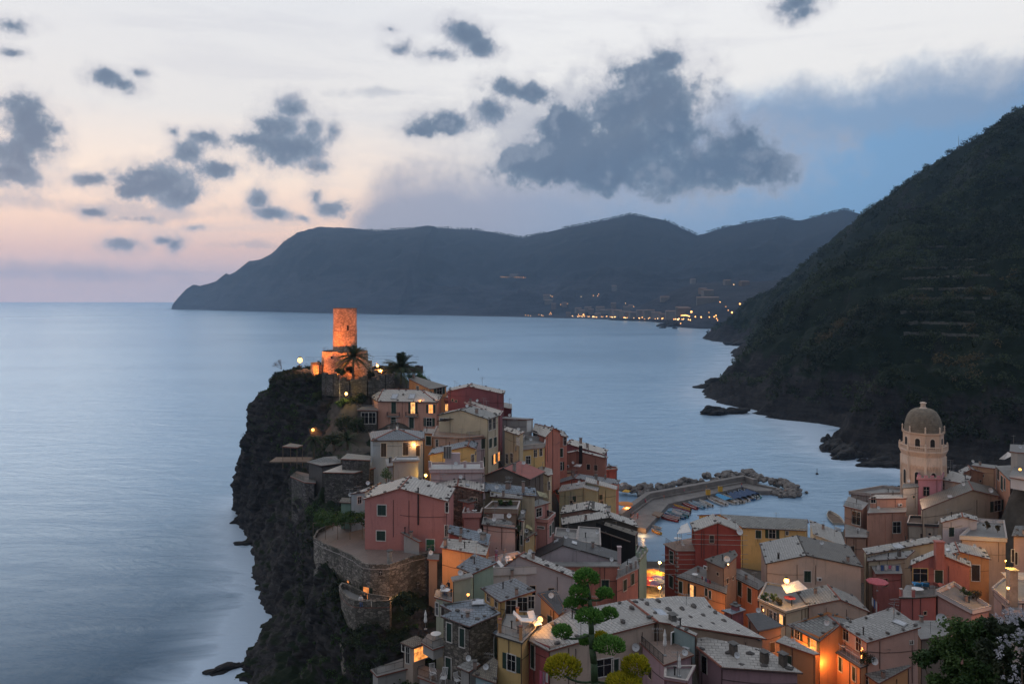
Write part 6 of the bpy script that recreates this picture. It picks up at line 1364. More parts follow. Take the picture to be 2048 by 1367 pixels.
# dark reef rocks at the foot of the hill and cliff
ROCKD=simple('reef_rock',(.013,.013,.014),.9,0,.5,.6)
def reef(px,py,sx,sy,sz,rz,label):
    q=P(0,px,py,0); bm=bmesh.new(); bmesh.ops.create_icosphere(bm,subdivisions=4,radius=1)
    for v in bm.verts:
        p=v.co; d=1+.5*mnoise.fractal(p*1.2+Vector((px,py,0)),1,2,5); v.co=Vector((p.x*sx*d,p.y*sy*d,p.z*sz*d+.25*p.x*sz))
    me=bpy.data.meshes.new('reef_rock'); bm.to_mesh(me); bm.free(); me.materials.append(ROCKD); o=link('reef_rock',me,None,(q.x,q.y,0)); o.rotation_euler=(0,0,rz); tag(o,label,'rock')
reef(1425,828,8,6,4.5,.2,'lone dark rock stack in the sea off the point of the hill')
reef(1468,826,9,5,3.2,.1,'dark rock joining the stack to the point of the hill'); reef(1668,900,9,5,4.2,.9,'slanting dark reef slab nearest the hill foot'); reef(1690,912,10,6,5.0,.8,'big slanting reef rock washed by foam'); reef(1655,882,6,3,2.6,1.0,'smaller outlying reef slab washed by foam'); reef(1760,930,9,5,3,.3,'low reef rock left of the church tower')
reef(1450,770,14,8,6,.1,'low dark rocky point of the hill'); reef(1415,775,9,5,3,.1,'outermost rock of the low rocky point')
reef(442,1340,3.4,1.5,.8,.6,'flat pale streaked rock in the surf at the lower left'); reef(488,1045,3.5,2.5,2.2,.2,'small rock in the surf under the castle cliff'); reef(492,1087,3,1.6,1.0,.2,'lower small rock in the surf under the castle cliff')
reef(1338,653,28,22,15,0,'tiny rock islet off the resort town'); reef(1325,656,8,6,4,0,'tiniest islet beside the rock islet'); reef(1349,657,6,5,3,0,'speck of rock right of the islet')
reef(1480,690,22,18,9,0,'dark rocks at the far foot of the hill'); 

# ------------------------------------------------------------------ boats
def boat(bow,stern,W_,hull,trim,label,cover=None,motor=True,seats=True,group='boats moored along the quay',z=.05):
    a=P(6,*bow,.4); b=P(6,*stern,.4); L_=(b-a).xy.length; c=(a+b)/2; t=empty('moored_boat',(c.x,c.y,z),label,'boat',group); d=Vector((a.x-b.x,a.y-b.y,0)); t.rotation_euler=(0,0,math.atan2(d.y,d.x)); 
    W_=W_*L_/6*.66; n=9; sec=[]; mb=MB(); mi=MB()
    for i in range(n):
        f=i/(n-1); x=-L_/2+L_*f; w_=W_/2*(1-max(0,(f-.35)/.65)**2.4)*(.86+.14*min(1,f/.25)); w_=max(w_,.02); sh=.62+.30*f**2; k=-.25+.25*f**4
        sec.append([Vector((x,-w_,sh)),Vector((x,-w_*.92,.2)),Vector((x,-w_*.4,k)),Vector((x,w_*.4,k)),Vector((x,w_*.92,.2)),Vector((x,w_,sh))])
    for i in range(n-1):
        for j in range(5): mb.face([sec[i][j],sec[i][j+1],sec[i+1][j+1],sec[i+1][j]],0)
        for s_ in (0,5): q0,q1=sec[i][s_],sec[i+1][s_]; u=Vector((0,0,.1)); iw=Vector((0,.1 if s_==0 else -.1,0)); mb.face([q0,q1,q1+u,q0+u],1); mb.face([q0+u,q1+u,q1+u+iw,q0+u+iw],1)
        f0=.18; mb.face([Vector((sec[i][0].x,sec[i][0].y*.9,f0)),Vector((sec[i][5].x,sec[i][5].y*.9,f0)),Vector((sec[i+1][5].x,sec[i+1][5].y*.9,f0)),Vector((sec[i+1][0].x,sec[i+1][0].y*.9,f0))],2)
    mb.face(sec[0]); mb.build('hull',[hull,trim,WOOD],t)
    if cover is not None:
        mc=MB()
        for i in range(2,n-3):
            for s_ in (0,1):
                e0=sec[i][0 if s_==0 else 5]+Vector((0,0,.12)); e1=sec[i+1][0 if s_==0 else 5]+Vector((0,0,.12)); r0=Vector((e0.x,0,e0.z+.38)); r1=Vector((e1.x,0,e1.z+.38)); mc.face([e0,e1,r1,r0] if s_==0 else [e1,e0,r0,r1])
        mc.build('cover',cover,t)
    elif seats:
        for f in (.3,.55): x=-L_/2+L_*f; mc=MB(); mc.box((x,0,.5),.32,W_*.86,.06); mc.build('thwart',WOOD,t)
    if motor: mc=MB(); mc.box((-L_/2-.2,0,.75),.35,.32,.5); mc.tube((-L_/2-.22,0,.5),(-L_/2-.22,0,-.3),.07,n=6); mc.build('outboard_motor',METAL,t)
    return t
bW=simple('boat_white',(.66,.66,.65),.4); bR=simple('boat_red',(.42,.05,.035),.45); bB=simple('boat_blue',(.05,.16,.34),.45); bC=simple('boat_light_blue',(.22,.42,.58),.45); bY=simple('boat_yellow',(.62,.34,.05),.5); bT=simple('boat_teal',(.10,.28,.32),.5); bK=simple('boat_cream',(.5,.44,.36),.5)
cB=simple('cover_blue',(.025,.06,.14),.8); cC=simple('cover_bright_blue',(.05,.26,.48),.8); cG=simple('cover_grey',(.28,.28,.29),.8)
boat((500,548),(640,578),2.0,bR,bW,'red rowing boat with white rim, lowest of the small boats by the quay')
boat((508,535),(655,562),2.0,bW,bR,'white rowing boat with red rim second from the quay foot')
boat((532,520),(695,556),1.9,bB,bW,'blue rowing boat with white rim near the quay foot'); boat((552,505),(722,545),1.9,bT,bC,'teal rowing boat with grey cover among the small boats',cG)
boat((590,485),(735,522),2.1,bW,bB,'white boat with blue rim below the yellow boat'); boat((595,470),(738,508),1.9,bR,bB,'red boat with blue rim just below the yellow boat'); boat((606,455),(742,490),2.0,bY,bY,'bright yellow rowing boat in the middle of the small boats')
boat((668,432),(795,478),1.9,bR,bW,'red and white boat just above the yellow boat'); boat((725,430),(850,472),2.0,bC,bW,'light blue boat above the red and white boat'); boat((757,424),(880,462),1.9,bW,bC,'white boat with light blue rim in mid quay'); boat((812,412),(920,458),2.1,bW,bK,'white boat with cream rim next to the large white motorboat')
boat((868,380),(1028,448),2.4,bW,bW,'large white open motorboat in front of the blue covered ones'); boat((915,352),(1112,436),2.2,bW,bK,'long white boat under a bright sky blue cover',cC); boat((975,360),(1140,430),2.0,bK,bW,'cream boat with two seats right of the sky blue cover')
boat((1040,342),(1165,428),1.9,bK,bB,'cream boat under a dark blue cover, first of four',cB); boat((1085,335),(1208,416),1.9,bW,bB,'white boat under a dark blue cover in the middle of the row',cB); boat((1130,326),(1250,404),1.9,bB,bW,'blue hulled boat under a dark blue cover',cB); boat((1180,316),(1282,394),1.9,bW,bW,'white boat under a dark blue cover near the mole end',cB); boat((1215,310),(1302,386),1.7,bT,bW,'teal boat with dark blue cover, last towards the boulders',cB)
boat((423,652),(500,682),2.2,bY,bW,'orange lit boat floating alone in the harbour gap',None,False); boat((430,625),(502,642),2.0,bW,bK,'pale boat just beyond the orange lit boat in the gap',None,False); 
boat((1880,505),(1955,600),2.9,bK,bK,'large cream barge moored by the brown corner house',None,False)
boat((1925,640),(1975,650),2.4,bW,bW,'white bow of a boat peeping out under the brown corner house',None,False)
for px,py,lb in ((956.7,736,'thin marker buoy pole far out in the sea beyond the houses'),(1634,945,'small dark marker buoy in the bay before the mole end')):
    q=P(0,px,py+3,0); t=empty('buoy',(q.x,q.y,0),lb,'buoy'); mb=MB(); mb.lathe((0,0,0),[(.5,-.3),(.6,.3),(.2,.7)],8); mb.build('float',METAL,t); mb=MB(); mb.tube((0,0,.6),(0,0,2.4),.1,n=5); mb.build('staff',METAL,t)

# ------------------------------------------------------------------ parasols, tables, chairs, people
def parasol(p,label,canvas,r=1.5,hh=2.4,closed=False,group=None,n=8):
    t=empty('parasol',tuple(p),label,'parasol',group); mb=MB(); mb.tube((0,0,-.1),(0,0,hh),.03,n=6); mb.box((0,0,.04),.4,.4,.08); mb.build('pole',METALG,t)
    mb=MB()
    if closed: mb.lathe((0,0,0),[(.17,hh*.38),(.24,hh*.45),(.16,hh*.7),(.2,hh*.78),(.1,hh*.92),(.03,hh+.1)],8)
    else: mb.lathe((0,0,0),[(r,hh-.62),(r*1.01,hh-.45),(r*.6,hh-.22),(r*.25,hh-.06),(.04,hh+.06)],n,0,.3)
    mb.build('canopy',canvas,t); return t
cl={k:simple('canvas_'+k,v,.9,0,.12) for k,v in dict(yellow=(.62,.36,.05),red=(.42,.06,.06),purple=(.14,.09,.22),orange=(.6,.22,.06),pink=(.5,.12,.14),grey=(.36,.35,.34)).items()}
G_='parasols over the restaurant square'
for i,(u,v,c_,lb) in enumerate(((1585,1100,'yellow','yellow parasol at the left of the upper row on the lamplit square'),(1625,1090,'orange','orange parasol in the middle of the upper row on the lamplit square'),(1668,1110,'yellow','yellow parasol at the right of the upper row on the lamplit square'),(1600,1128,'orange','orange parasol in the second row of the lamplit square'),(1580,1160,'red','red parasol on the left of the lamplit square'),(1655,1150,'purple','purple parasol on the right of the lamplit square'),(1665,1178,'grey','pale parasol beside the lower lantern of the square'),(1620,1195,'purple','front purple parasol of the lamplit square'),(1585,1192,'red','front red parasol of the lamplit square'))):
    q=P(4,u,v,4.4); parasol((q.x,q.y,2.1),lb,cl[c_],1.75,2.5,group=G_)
parasol(P(7,385,1120,25.9),'tall closed white parasol on the terrace of the teal house',CLOTHW,hh=3.2,closed=True)
parasol(P(7,497,1290,20.8) if False else P(7,497,1280,25.2),'closed white parasol on the mauve terrace at the lower edge',CLOTHW,hh=2.5,closed=True)
parasol(P(3,785,1025,24.2),'closed white parasol beside the dark balcony deck',CLOTHW,hh=2.6,closed=True)
parasol(P(7,720,500,14.6),'closed white parasol left of the pair on the dark iron balcony',CLOTHW,hh=2.4,closed=True); parasol(P(7,775,540,14.6),'closed white parasol right of the pair on the dark iron balcony',CLOTHW,hh=2.6,closed=True)
parasol(P(2,175,262,41.2),'open white parasol on the slab terrace under the castle',CLOTHW,2.7,3.4)
parasol(P(10,310,1030,14.0),'faded red parasol by the stairs left of the sun terrace',cl['pink'],2.0,2.3)
q=P(6,205,500,2.4); parasol(q,'orange lit parasol at the foot of the sea wall',cl['orange'],2.6,3.0); light(q+Vector((.5,-.8,1.6)),700,(1,.42,.1))
q=P(6,215,400,2.6); parasol(q,'upright yellow sail shade behind the orange lit parasol',cl['yellow'],1.6,3.2,closed=False,n=4)
def table(p,label,r=.45,m=None,hh=.74,group=None):
    t=empty('table',tuple(p),label,'table',group); mb=MB(); mb.tube((0,0,hh-.04),(0,0,hh),r,n=16); mb.build('table_top',m or WHITE,t)
    for a in range(4): mb=MB(); x,y=r*.7*math.cos(a*1.571+.8),r*.7*math.sin(a*1.571+.8); mb.tube((x*1.1,y*1.1,0),(x,y,hh-.04),.022,n=5); mb.build('leg',METALG,t)
    return t
def chair(p,label,rz,m=None,s=1.0,recl=.25,group=None):
    m=m or PLASTIC; t=empty('chair',tuple(p),label,'chair',group,rz); t.scale=(s,s,s)
    mb=MB(); mb.box((0,0,.43),.48,.48,.04); mb.build('seat',m,t); mb=MB(); a=Vector((0,.22,.45)); b=Vector((0,.22+recl*.6,1.0))
    for i in range(5): x=-.2+i*.1; mb.tube(a+Vector((x,0,0)),b+Vector((x,0,0)),.022,n=4)
    mb.tube(b+Vector((-.23,0,0)),b+Vector((.23,0,0)),.03,n=5); mb.build('backrest',m,t)
    for x in (-.21,.21):
        for y in (-.21,.21): mb=MB(); mb.tube((x*1.05,y*1.1,0),(x,y,.42),.022,n=5); mb.build('leg',m,t)
        mb=MB(); mb.tube((x*1.1,-.2,.64),(x*1.1,.3,.66),.025,n=5); mb.build('armrest',m,t)
    return t
def lounger(p,label,rz,fabric,s=1.0,group=None):
    t=empty('sun_lounger',tuple(p),label,'lounger',group,rz); t.scale=(s,s,s); mb=MB(); mb.box((0,-.3,.34),.62,1.3,.06); mb.build('bed',fabric,t)
    mb=MB(); M=Matrix.Rotation(.75,3,'X'); mb.box((0,.55,.60),.62,.75,.06,0,M); mb.build('backrest',fabric,t)
    for x in (-.28,.28):
        for y in (-.85,.25): mb=MB(); mb.tube((x,y,0),(x,y,.33),.025,n=5); mb.build('leg',WHITE,t)
    return t
BLUEF=simple('lounger_blue',(.03,.20,.42),.8); REDF=simple('deckchair_red',(.42,.12,.09),.8)
lounger(P(10,765,1000,16.7),'blue sun lounger on the left of the brick red terrace',2.9,BLUEF,1.7); lounger(P(10,855,1000,16.7),'blue sun lounger with red towel on the right of the brick red terrace',2.8,BLUEF,1.6); lounger(P(10,1005,1000,16.7),'red striped deckchair at the right end of the brick red terrace',2.2,REDF,1.6)
table(P(10,770,1050,16.7),'long white table on the brick red terrace',1.0)
chair(P(3,832,1335,17.8),'white reclining garden chair on the left of the patio',.3,PLASTIC,1.75,.5); chair(P(3,898,1362,17.8),'white reclining garden chair on the right of the patio',-.2,PLASTIC,1.75,.5); chair(P(3,985,1372,17.8),'white low garden chair at the foot of the stone house',.6,PLASTIC,1.5)
table(P(3,850,1090,22.2),'square dark table with pale top on the dark balcony deck',.75,WHITE,.9)
chair(P(7,525,285,17.4),'white plastic chair on the corner balcony of the red house',.4,PLASTIC,1.2); table(P(7,485,240,17.4),'white table on the corner balcony of the red house',.8); table(P(7,618,520,14.6),'pale folding table on the orange house terrace',.6)
chair(P(2,880,1110,31.0),'white garden chair on the pink balcony',.6,PLASTIC,1.2); table(P(2,920,1100,31.0),'white round table on the pink balcony',.5)
table(P(9,205,1040,17.6),'round white table under the string lit loggia',.7); chair(P(9,150,1040,17.6),'white chair left of the round table under the string lit loggia',2,PLASTIC,1.2); chair(P(9,290,1090,17.6),'white chair right of the round table under the string lit loggia',-2,PLASTIC,1.3)
lounger(P(5,860,690,26.3),'long white bench on the lamplit roof terrace',1.5,WHITE,1.9); lounger(P(5,935,690,26.3),'white corner bench on the lamplit roof terrace',.4,WHITE,1.6)
lounger(P(5,700,250,27.7),'white lounger in the corner of the white walled terrace',1.2,WHITE,1.6); table(P(5,570,250,27.7),'white box table on the white walled terrace',.8); lounger(P(5,740,215,27.7),'tilted white lounger by the potted palm',.4,WHITE,1.5)
table(P(5,205,445,27.0),'white clothed table in the dining loggia',.75)
table(P(7,1350,705,15.2),'laid table with red cloth on the lamplit terrace',1.0,cl['red'])
# people ---------------------------------------------------------------
SKIN=simple('skin',(.45,.27,.19),.6,0,.1); HAIR=simple('hair_dark',(.03,.022,.018),.7)
def body(pose):
    J={'pelvis':(0,0,.95),'belly':(0,0,1.1),'chest':(0,-.02,1.32),'neck':(0,-.01,1.5),'jaw':(0,-.03,1.58),'head':(0,-.02,1.67),'crown':(0,0,1.77)}
    E=[('pelvis','belly'),('belly','chest'),('chest','neck'),('neck','jaw'),('jaw','head'),('head','crown')]
    R={'pelvis':.15,'belly':.135,'chest':.155,'neck':.058,'jaw':.075,'head':.098,'crown':.07}
    for s_,n in ((-1,'a'),(1,'b')):
        J['sh'+n]=(.18*s_,0,1.42); J['el'+n]=(.24*s_,.03,1.14); J['wr'+n]=(.22*s_,-.10,.92); J['ha'+n]=(.21*s_,-.14,.83)
        J['hi'+n]=(.09*s_,0,.9); J['kn'+n]=(.10*s_,-.03,.5); J['an'+n]=(.10*s_,.02,.09); J['to'+n]=(.11*s_,-.16,.04)
        if pose=='sit': J['kn'+n]=(.11*s_,-.45,.92); J['an'+n]=(.11*s_,-.48,.5); J['to'+n]=(.11*s_,-.62,.46); J['el'+n]=(.25*s_,-.12,1.16); J['wr'+n]=(.14*s_,-.34,1.12); J['ha'+n]=(.10*s_,-.42,1.13)
        E+=[('chest','sh'+n),('sh'+n,'el'+n),('el'+n,'wr'+n),('wr'+n,'ha'+n),('pelvis','hi'+n),('hi'+n,'kn'+n),('kn'+n,'an'+n),('an'+n,'to'+n)]
        R.update({'sh'+n:.075,'el'+n:.048,'wr'+n:.034,'ha'+n:.04,'hi'+n:.10,'kn'+n:.065,'an'+n:.045,'to'+n:.04})
    ks=list(J); me=bpy.data.meshes.new('tmp'); me.from_pydata([J[k] for k in ks],[(ks.index(a),ks.index(b)) for a,b in E],[]); o=bpy.data.objects.new('tmp',me); C.objects.link(o)
    md=o.modifiers.new('s','SKIN'); md.use_smooth_shade=True; o.modifiers.new('u','SUBSURF').levels=1; sv=me.skin_vertices[0].data
    for i,k in enumerate(ks): sv[i].radius=(R[k],R[k]*.85); sv[i].use_root=(k=='pelvis')
    bpy.context.view_layer.update(); dg=bpy.context.evaluated_depsgraph_get(); r=bpy.data.meshes.new_from_object(o.evaluated_get(dg)); bpy.data.objects.remove(o); return r
BD={p:body(p) for p in ('stand','sit')}
def person(p,label,rz,shirt,trouser,pose='stand',s=1.0,group='people on the harbour and terraces'):
    me=BD[pose].copy(); me.name='person'; me.materials.clear()
    for m in (SKIN,shirt,trouser,HAIR): me.materials.append(m)
    for f in me.polygons:
        c=f.center; i=0
        if c.z>1.71 or (c.z>1.6 and c.y>.03): i=3
        elif c.z>1.5: i=0
        elif abs(c.x)>.2 and c.z<1.2 and pose=='stand': i=0
        elif pose=='sit' and c.y<-.22 and c.z>1.05: i=0
        elif c.z>(1.0 if pose=='stand' else 1.03): i=1
        elif c.z>.12: i=2
        f.material_index=i
    o=link('person',me,None,Vector(p)-Vector((0,0,.42*s if pose=='sit' else 0))); o.rotation_euler=(0,0,rz); o.scale=(s,s,s); tag(o,label,'person',group)
cc_={k:simple('cloth_'+k,v,.9,0,.15) for k,v in dict(white=(.6,.6,.6),black=(.02,.02,.022),red=(.40,.06,.06),blue=(.06,.12,.3),pink=(.55,.12,.22),grey=(.2,.2,.21),tan=(.35,.25,.16),mauve=(.35,.22,.28)).items()}
person(P(3,1228,600,28.0),'person in a mauve shirt standing behind the white terrace wall',2.8,cc_['mauve'],cc_['pink'],s=1.25)
person(P(4,268,985,28.6),'person in grey half hidden beyond the white terrace wall',.4,cc_['grey'],cc_['grey'],s=1.0)
person(P(5,180,440,27.0),'seated diner in a pale blue shirt at the left of the loggia table',1.0,cc_['white'],cc_['blue'],'sit',1.3); person(P(5,235,420,27.0),'seated diner in dark clothes at the right of the loggia table',-.8,cc_['black'],cc_['grey'],'sit',1.3)
person(P(3,380,875,23.3),'seated person in white leaning on the lower bastion wall',.3,cc_['white'],cc_['blue'],'sit',1.25); person(P(3,404,868,23.3),'seated person in black next to the one in white on the lower bastion',-.3,cc_['black'],cc_['black'],'sit',1.3)
for i,(u,v,a,b,lb) in enumerate(((525,400,'red','tan','person in red standing by the step of the sea wall'),(690,350,'pink','grey','person in pink sitting on the step of the sea wall'),(715,328,'white','blue','person in white halfway along the sea wall'),(800,312,'grey','black','person in grey on the quay below the sea wall'),(872,318,'tan','grey','person in tan at the quay beside yellow bins'),(910,290,'white','black','person in white far along the quay'),(1160,300,'red','blue','person in red at the far bend of the quay'),(1300,272,'black','black','dark dressed person at the far corner of the mole'),(372,432,'pink','red','person in bright pink at the harbour steps'),(345,425,'red','black','person in red and black in the crowd by the harbour steps'),(322,432,'tan','blue','person in tan and blue in the crowd by the harbour steps'),(300,440,'white','tan','person in white and tan in the crowd by the harbour steps'),(335,450,'mauve','grey','person in mauve in the crowd by the harbour steps'),(310,555,'red','red','person in dark red standing on the near quay'),(265,470,'black','tan','person in black next to the orange lit parasol'),(250,500,'red','grey','person in red next to the orange lit parasol'))):
    q=P(6,u,v+8,1.5 if v>285 else 1.5); person((q.x,q.y,1.5),lb,random.uniform(0,6),cc_[a],cc_[b],s=1.1)
for u,v,c_,lb in ((885,352,'yellow','yellow crate bin by the boats on the quay, nearer one'),(985,325,'yellow','yellow crate bin by the boats on the quay, farther one')):
    q=P(6,u,v+10,1.5); t=empty('crate_bin',(q.x,q.y,1.5),lb,'bin'); mb=MB(); mb.box((0,0,.9),1.4,1.2,1.8); mb.build('body',cl['yellow'],t); mb=MB(); mb.box((0,0,1.86),1.5,1.3,.1); mb.build('lid',WOOD,t)
for i in range(9):
    q=P(4,random.uniform(1570,1690),random.uniform(1180,1300),2.1); table(q,'small dining table on the lamplit restaurant square',.5,group='dining tables on the restaurant square')
    if i%3!=2: person((q.x+.7,q.y,2.1+.0),'diner seated at a table on the lamplit restaurant square',-1.5,cc_[random.choice(list(cc_))],cc_['blue'],'sit',1.1,'diners on the restaurant square')
# laundry
def laundry(label,a,b,n,cols,drop=.9):
    a=Vector(a);b=Vector(b); t=empty('washing_line',tuple(a),label,'laundry'); mb=MB(); mb.tube((0,0,0),b-a,.012,n=4); mb.build('cord',METALG,t)
    d=(b-a); 
    for i in range(n):
        f=(i+.2)/n; w_=d.length/n*.75; u=d.normalized(); p=d*f; k=drop*random.uniform(.6,1.1); mb=MB(); nn=Vector((-u.y,u.x,0)); q=[]
        for x in range(5): 
            for z in range(4): q.append(p+u*(w_*x/4)+Vector((0,0,-k*z/3))+nn*.05*math.sin(x*2+z+i))
        for x in range(4):
            for z in range(3): j=x*4+z; mb.face([q[j],q[j+1],q[j+5],q[j+4]])
        mb.build('cloth',cols[i%len(cols)],t)
laundry('row of pale washing on the narrow roof terrace',P(10,300,735,17.0),P(10,560,742,17.0),6,[cc_['white'],cc_['blue'],cc_['white'],cc_['pink']],1.0)
laundry('dark and white washing in the pink corner loggia',P(2,1380,1065,29.3),P(2,1470,1070,29.3),4,[cc_['black'],cc_['white'],cc_['grey']],1.4)
laundry('striped towels hanging in the gap by the stairs',P(10,245,1095,16.0),P(10,330,1180,14.5),4,[cc_['white'],cc_['blue'],cc_['white'],cc_['red']],2.2)
laundry('coloured washing on the dark iron balcony',P(7,665,505,15.6),P(7,740,540,15.4),5,[cc_['red'],cc_['white'],cc_['blue'],cc_['pink']],.8)
laundry('pink towels on the balcony of the red side wall at the lower edge',P(5,975,1060,23.4),P(5,1050,1090,23.2),3,[cc_['pink'],cc_['mauve'],cc_['white']],1.6)

# ------------------------------------------------------------------ trees and plants
def leafobj(name,cs,rs,n,size,mat,parent=None,loc=(0,0,0),**kw):
    V,Fq,tt=leaves(np.array(cs),np.array(rs),n,size,**kw); o=link(name,npmesh(name,V,Fq,mat,{'tint':tt}),parent); return o
def shrub(p,r,label,mat=None,n=14,name='shrub',squash=.8,leaf=.16,cat='shrub',group=None,per=120):
    t=empty(name,tuple(p),label,cat,group); cs=[];rs=[]
    for i in range(n):
        d=Vector((random.gauss(0,1),random.gauss(0,1),random.gauss(0,1))).normalized()*random.uniform(.25,.8); cs.append((d.x*r,d.y*r,r*squash*.8+d.z*r*squash)); rs.append(r*random.uniform(.28,.5))
    leafobj('crown',cs,rs,per,leaf,mat or LEAFG,t)
    mb=MB()
    for i in range(4): mb.tube((0,0,-.6),(random.uniform(-.4,.4)*r,random.uniform(-.4,.4)*r,r*.9),.05*r+.02,.02,5)
    mb.build('trunk',WOOD,t); return t
def palm(p,hh,fl,label,nf=34,droop=1.0,lean=(0,0),seed=1,up=.5):
    rnd=random.Random(seed); t=empty('palm_tree',tuple(p),label,'palm tree'); mb=MB(); prev=Vector((0,0,-.8)); k=9
    for i in range(1,k+1):
        f=i/k; q=Vector((lean[0]*f*f,lean[1]*f*f,hh*f)); mb.tube(prev,q,.30-.07*f+.03*(i%2),.30-.07*f,9); prev=q
    mb.build('trunk',simple('palm_trunk',(.11,.085,.06),.95,0,.4,4),t); top=prev; V=[];Fq=[];tt=[]
    for i in range(nf):
        a=2*math.pi*i/nf*2.618+rnd.uniform(-.2,.2); e=math.radians(rnd.uniform(-25,80))*(.6+.4*up*2) ; L_=fl*rnd.uniform(.8,1.1); dirh=Vector((math.cos(a),math.sin(a),0)); pts=[]; n=14
        for j in range(n+1):
            s_=j/n*L_; x=s_*math.cos(e); z=s_*math.sin(e)-droop*(s_*s_)/(L_)*.42*(1+.3*rnd.random()*0); pts.append(top+dirh*x+Vector((0,0,z+.1)))
        side=Vector((-dirh.y,dirh.x,0)); tn=rnd.random()
        for j in range(1,n+1):
            tang=(pts[j]-pts[j-1]).normalized(); ll=.75*fl/4.5*math.sin(math.pi*min(.97,.12+.85*j/n))**.7*1.1
            for k2 in range(3):
                b=pts[j-1]+(pts[j]-pts[j-1])*(k2/3)
                for s2 in (-1,1):
                    d=(side*s2*.8+tang*.75+Vector((0,0,-.28+rnd.uniform(-.15,.15)))).normalized(); w_=tang*.045*fl/4.5; i0=len(V)
                    V+= [tuple(b-w_),tuple(b+w_),tuple(b+d*ll+w_*.3),tuple(b+d*ll-w_*.3)]; Fq.append((i0,i0+1,i0+2,i0+3)); tt+= [tn*.7+rnd.random()*.3]*4
            u=Vector((0,0,.03)); i0=len(V); V+= [tuple(pts[j-1]-side*.04),tuple(pts[j-1]+side*.04),tuple(pts[j]+side*.03),tuple(pts[j]-side*.03)]; Fq.append((i0,i0+1,i0+2,i0+3)); tt+=[tn]*4
    link('crown',npmesh('crown',V,Fq,LEAFP,{'tint':tt}),t); return t
q=PD(1,1122,775,211); palm((q.x,q.y,48.0),5.9,6.4,'tall date palm in front of the floodlit castle tower',38,1.0,(.1,0),3,.5)
q=PD(1,1560,790,218); palm((q.x,q.y,46.6),3.8,7.0,'broad bushy palm right of the castle on the plateau rim',60,1.0,(0,0),5,.8)
q=PD(1,1470,800,222); palm((q.x,q.y,46.2),2.4,4.4,'lower palm merged with the broad bushy palm on its left',40,1.1,(0,0),8,.7)
q=P(12,590,240,30.5); palm((q.x,q.y,30.2),6.6,3.3,'drooping dry palm by the corrugated shed on the cliff',34,1.9,(0,0),9,.3)
q=PD(0,695,905,178); palm((q.x,q.y,35.6),1.4,3.8,'low spreading palm in the garden left of the cottage',30,.7,(0,0),12,.5)
for px,py,d,r,lb in ((832,752,228,3.2,'dense green bush on the plateau rim beside the broad palm'),(846,762,226,2.4,'smaller dense green bush at the right end of the plateau'),(680,742,214,1.6,'low shrub lit by the floodlights under the tower'),(700,738,214,1.3,'dark shrub at the foot of the tall palm'),(742,748,216,1.7,'round bush right of the tall palm'),(655,765,214,2.2,'dark bush on the rock face under the castle wall'),(672,772,212,2.4,'dark bush left of the garden pole'),(685,805,206,2.0,'yellow green lamplit bush in the castle garden'),(704,800,206,1.8,'leafy bush right of the garden lamp'),(722,795,206,2.2,'tall dark bush by the white parasol'),(690,845,196,3.6,'big dark tree crown above the cliff path'),(668,880,192,3.0,'dark tree beside the drooping palm'),(715,850,193,2.6,'dark tree by the stone house corner'),(640,790,212,1.9,'dark shrub on the brown rock bluff'),(745,1022,140,.0,'')):
    if r: q=PD(0,px,py+r*5,d); shrub(q,r,lb,LEAFG if 'green' in lb or 'lit' in lb else LEAFD,leaf=.17,per=150)
# bare grey shrub left of the lamp
q=PD(1,470,720,226); t=empty('bare_shrub',tuple(q),'leafless grey shrub on the cliff corner left of the lamp','shrub'); mb=MB()
def twig(a,d,l,r,dep):
    b=a+d*l; mb.tube(a,b,r,r*.6,4)
    if dep:
        for _ in range(3): twig(b,(d+Vector((random.gauss(0,.5),random.gauss(0,.5),random.gauss(0,.4)))).normalized(),l*.72,r*.6,dep-1)
for _ in range(5): twig(Vector((0,0,0)),Vector((random.gauss(-.3,.4),random.gauss(0,.4),1)).normalized(),1.1,.06,4)
mb.build('branches',simple('bare_twigs',(.12,.10,.10),.9),t)
# vine pergola beside the pink house
q=P(3,265,430,BZ); t=empty('pergola',(q.x,q.y,BZ),'leafy vine pergola on poles beside the big pink house','pergola'); mb=MB()
for x in np.linspace(-4.5,4.2,5):
    for y in (-3,2.5): mb.tube((x,y,0),(x,y,2.9),.05,n=5)
for y in (-3,2.5): mb.tube((-4.5,y,2.9),(4.2,y,2.9),.05,n=5)
mb.build('frame',WOOD,t); leafobj('vine',[(random.uniform(-5,4.6),random.uniform(-3.4,3),2.9+random.uniform(-.3,.5)) for _ in range(60)],[random.uniform(.5,1.0)]*60,110,.15,LEAFG,t)
for u,v,r,lb in ((150,560,.0,''),(640,880,1.6,'dark ivy bush hanging on the bastion wall'),(700,930,1.3,'bush at the foot of the stone bastion'),(60,830,2.6,'dark green bush under the bastion corner'),(210,850,1.8,'bush clinging left of the lower bastion'),(30,900,2.2,'low bush on the cliff left of the bastion')):
    if r: q=PD(3,u,v,{640:116,700:114,60:139,210:124,30:142}[u]); shrub(q,r,lb,LEAFD,leaf=.13,per=130)
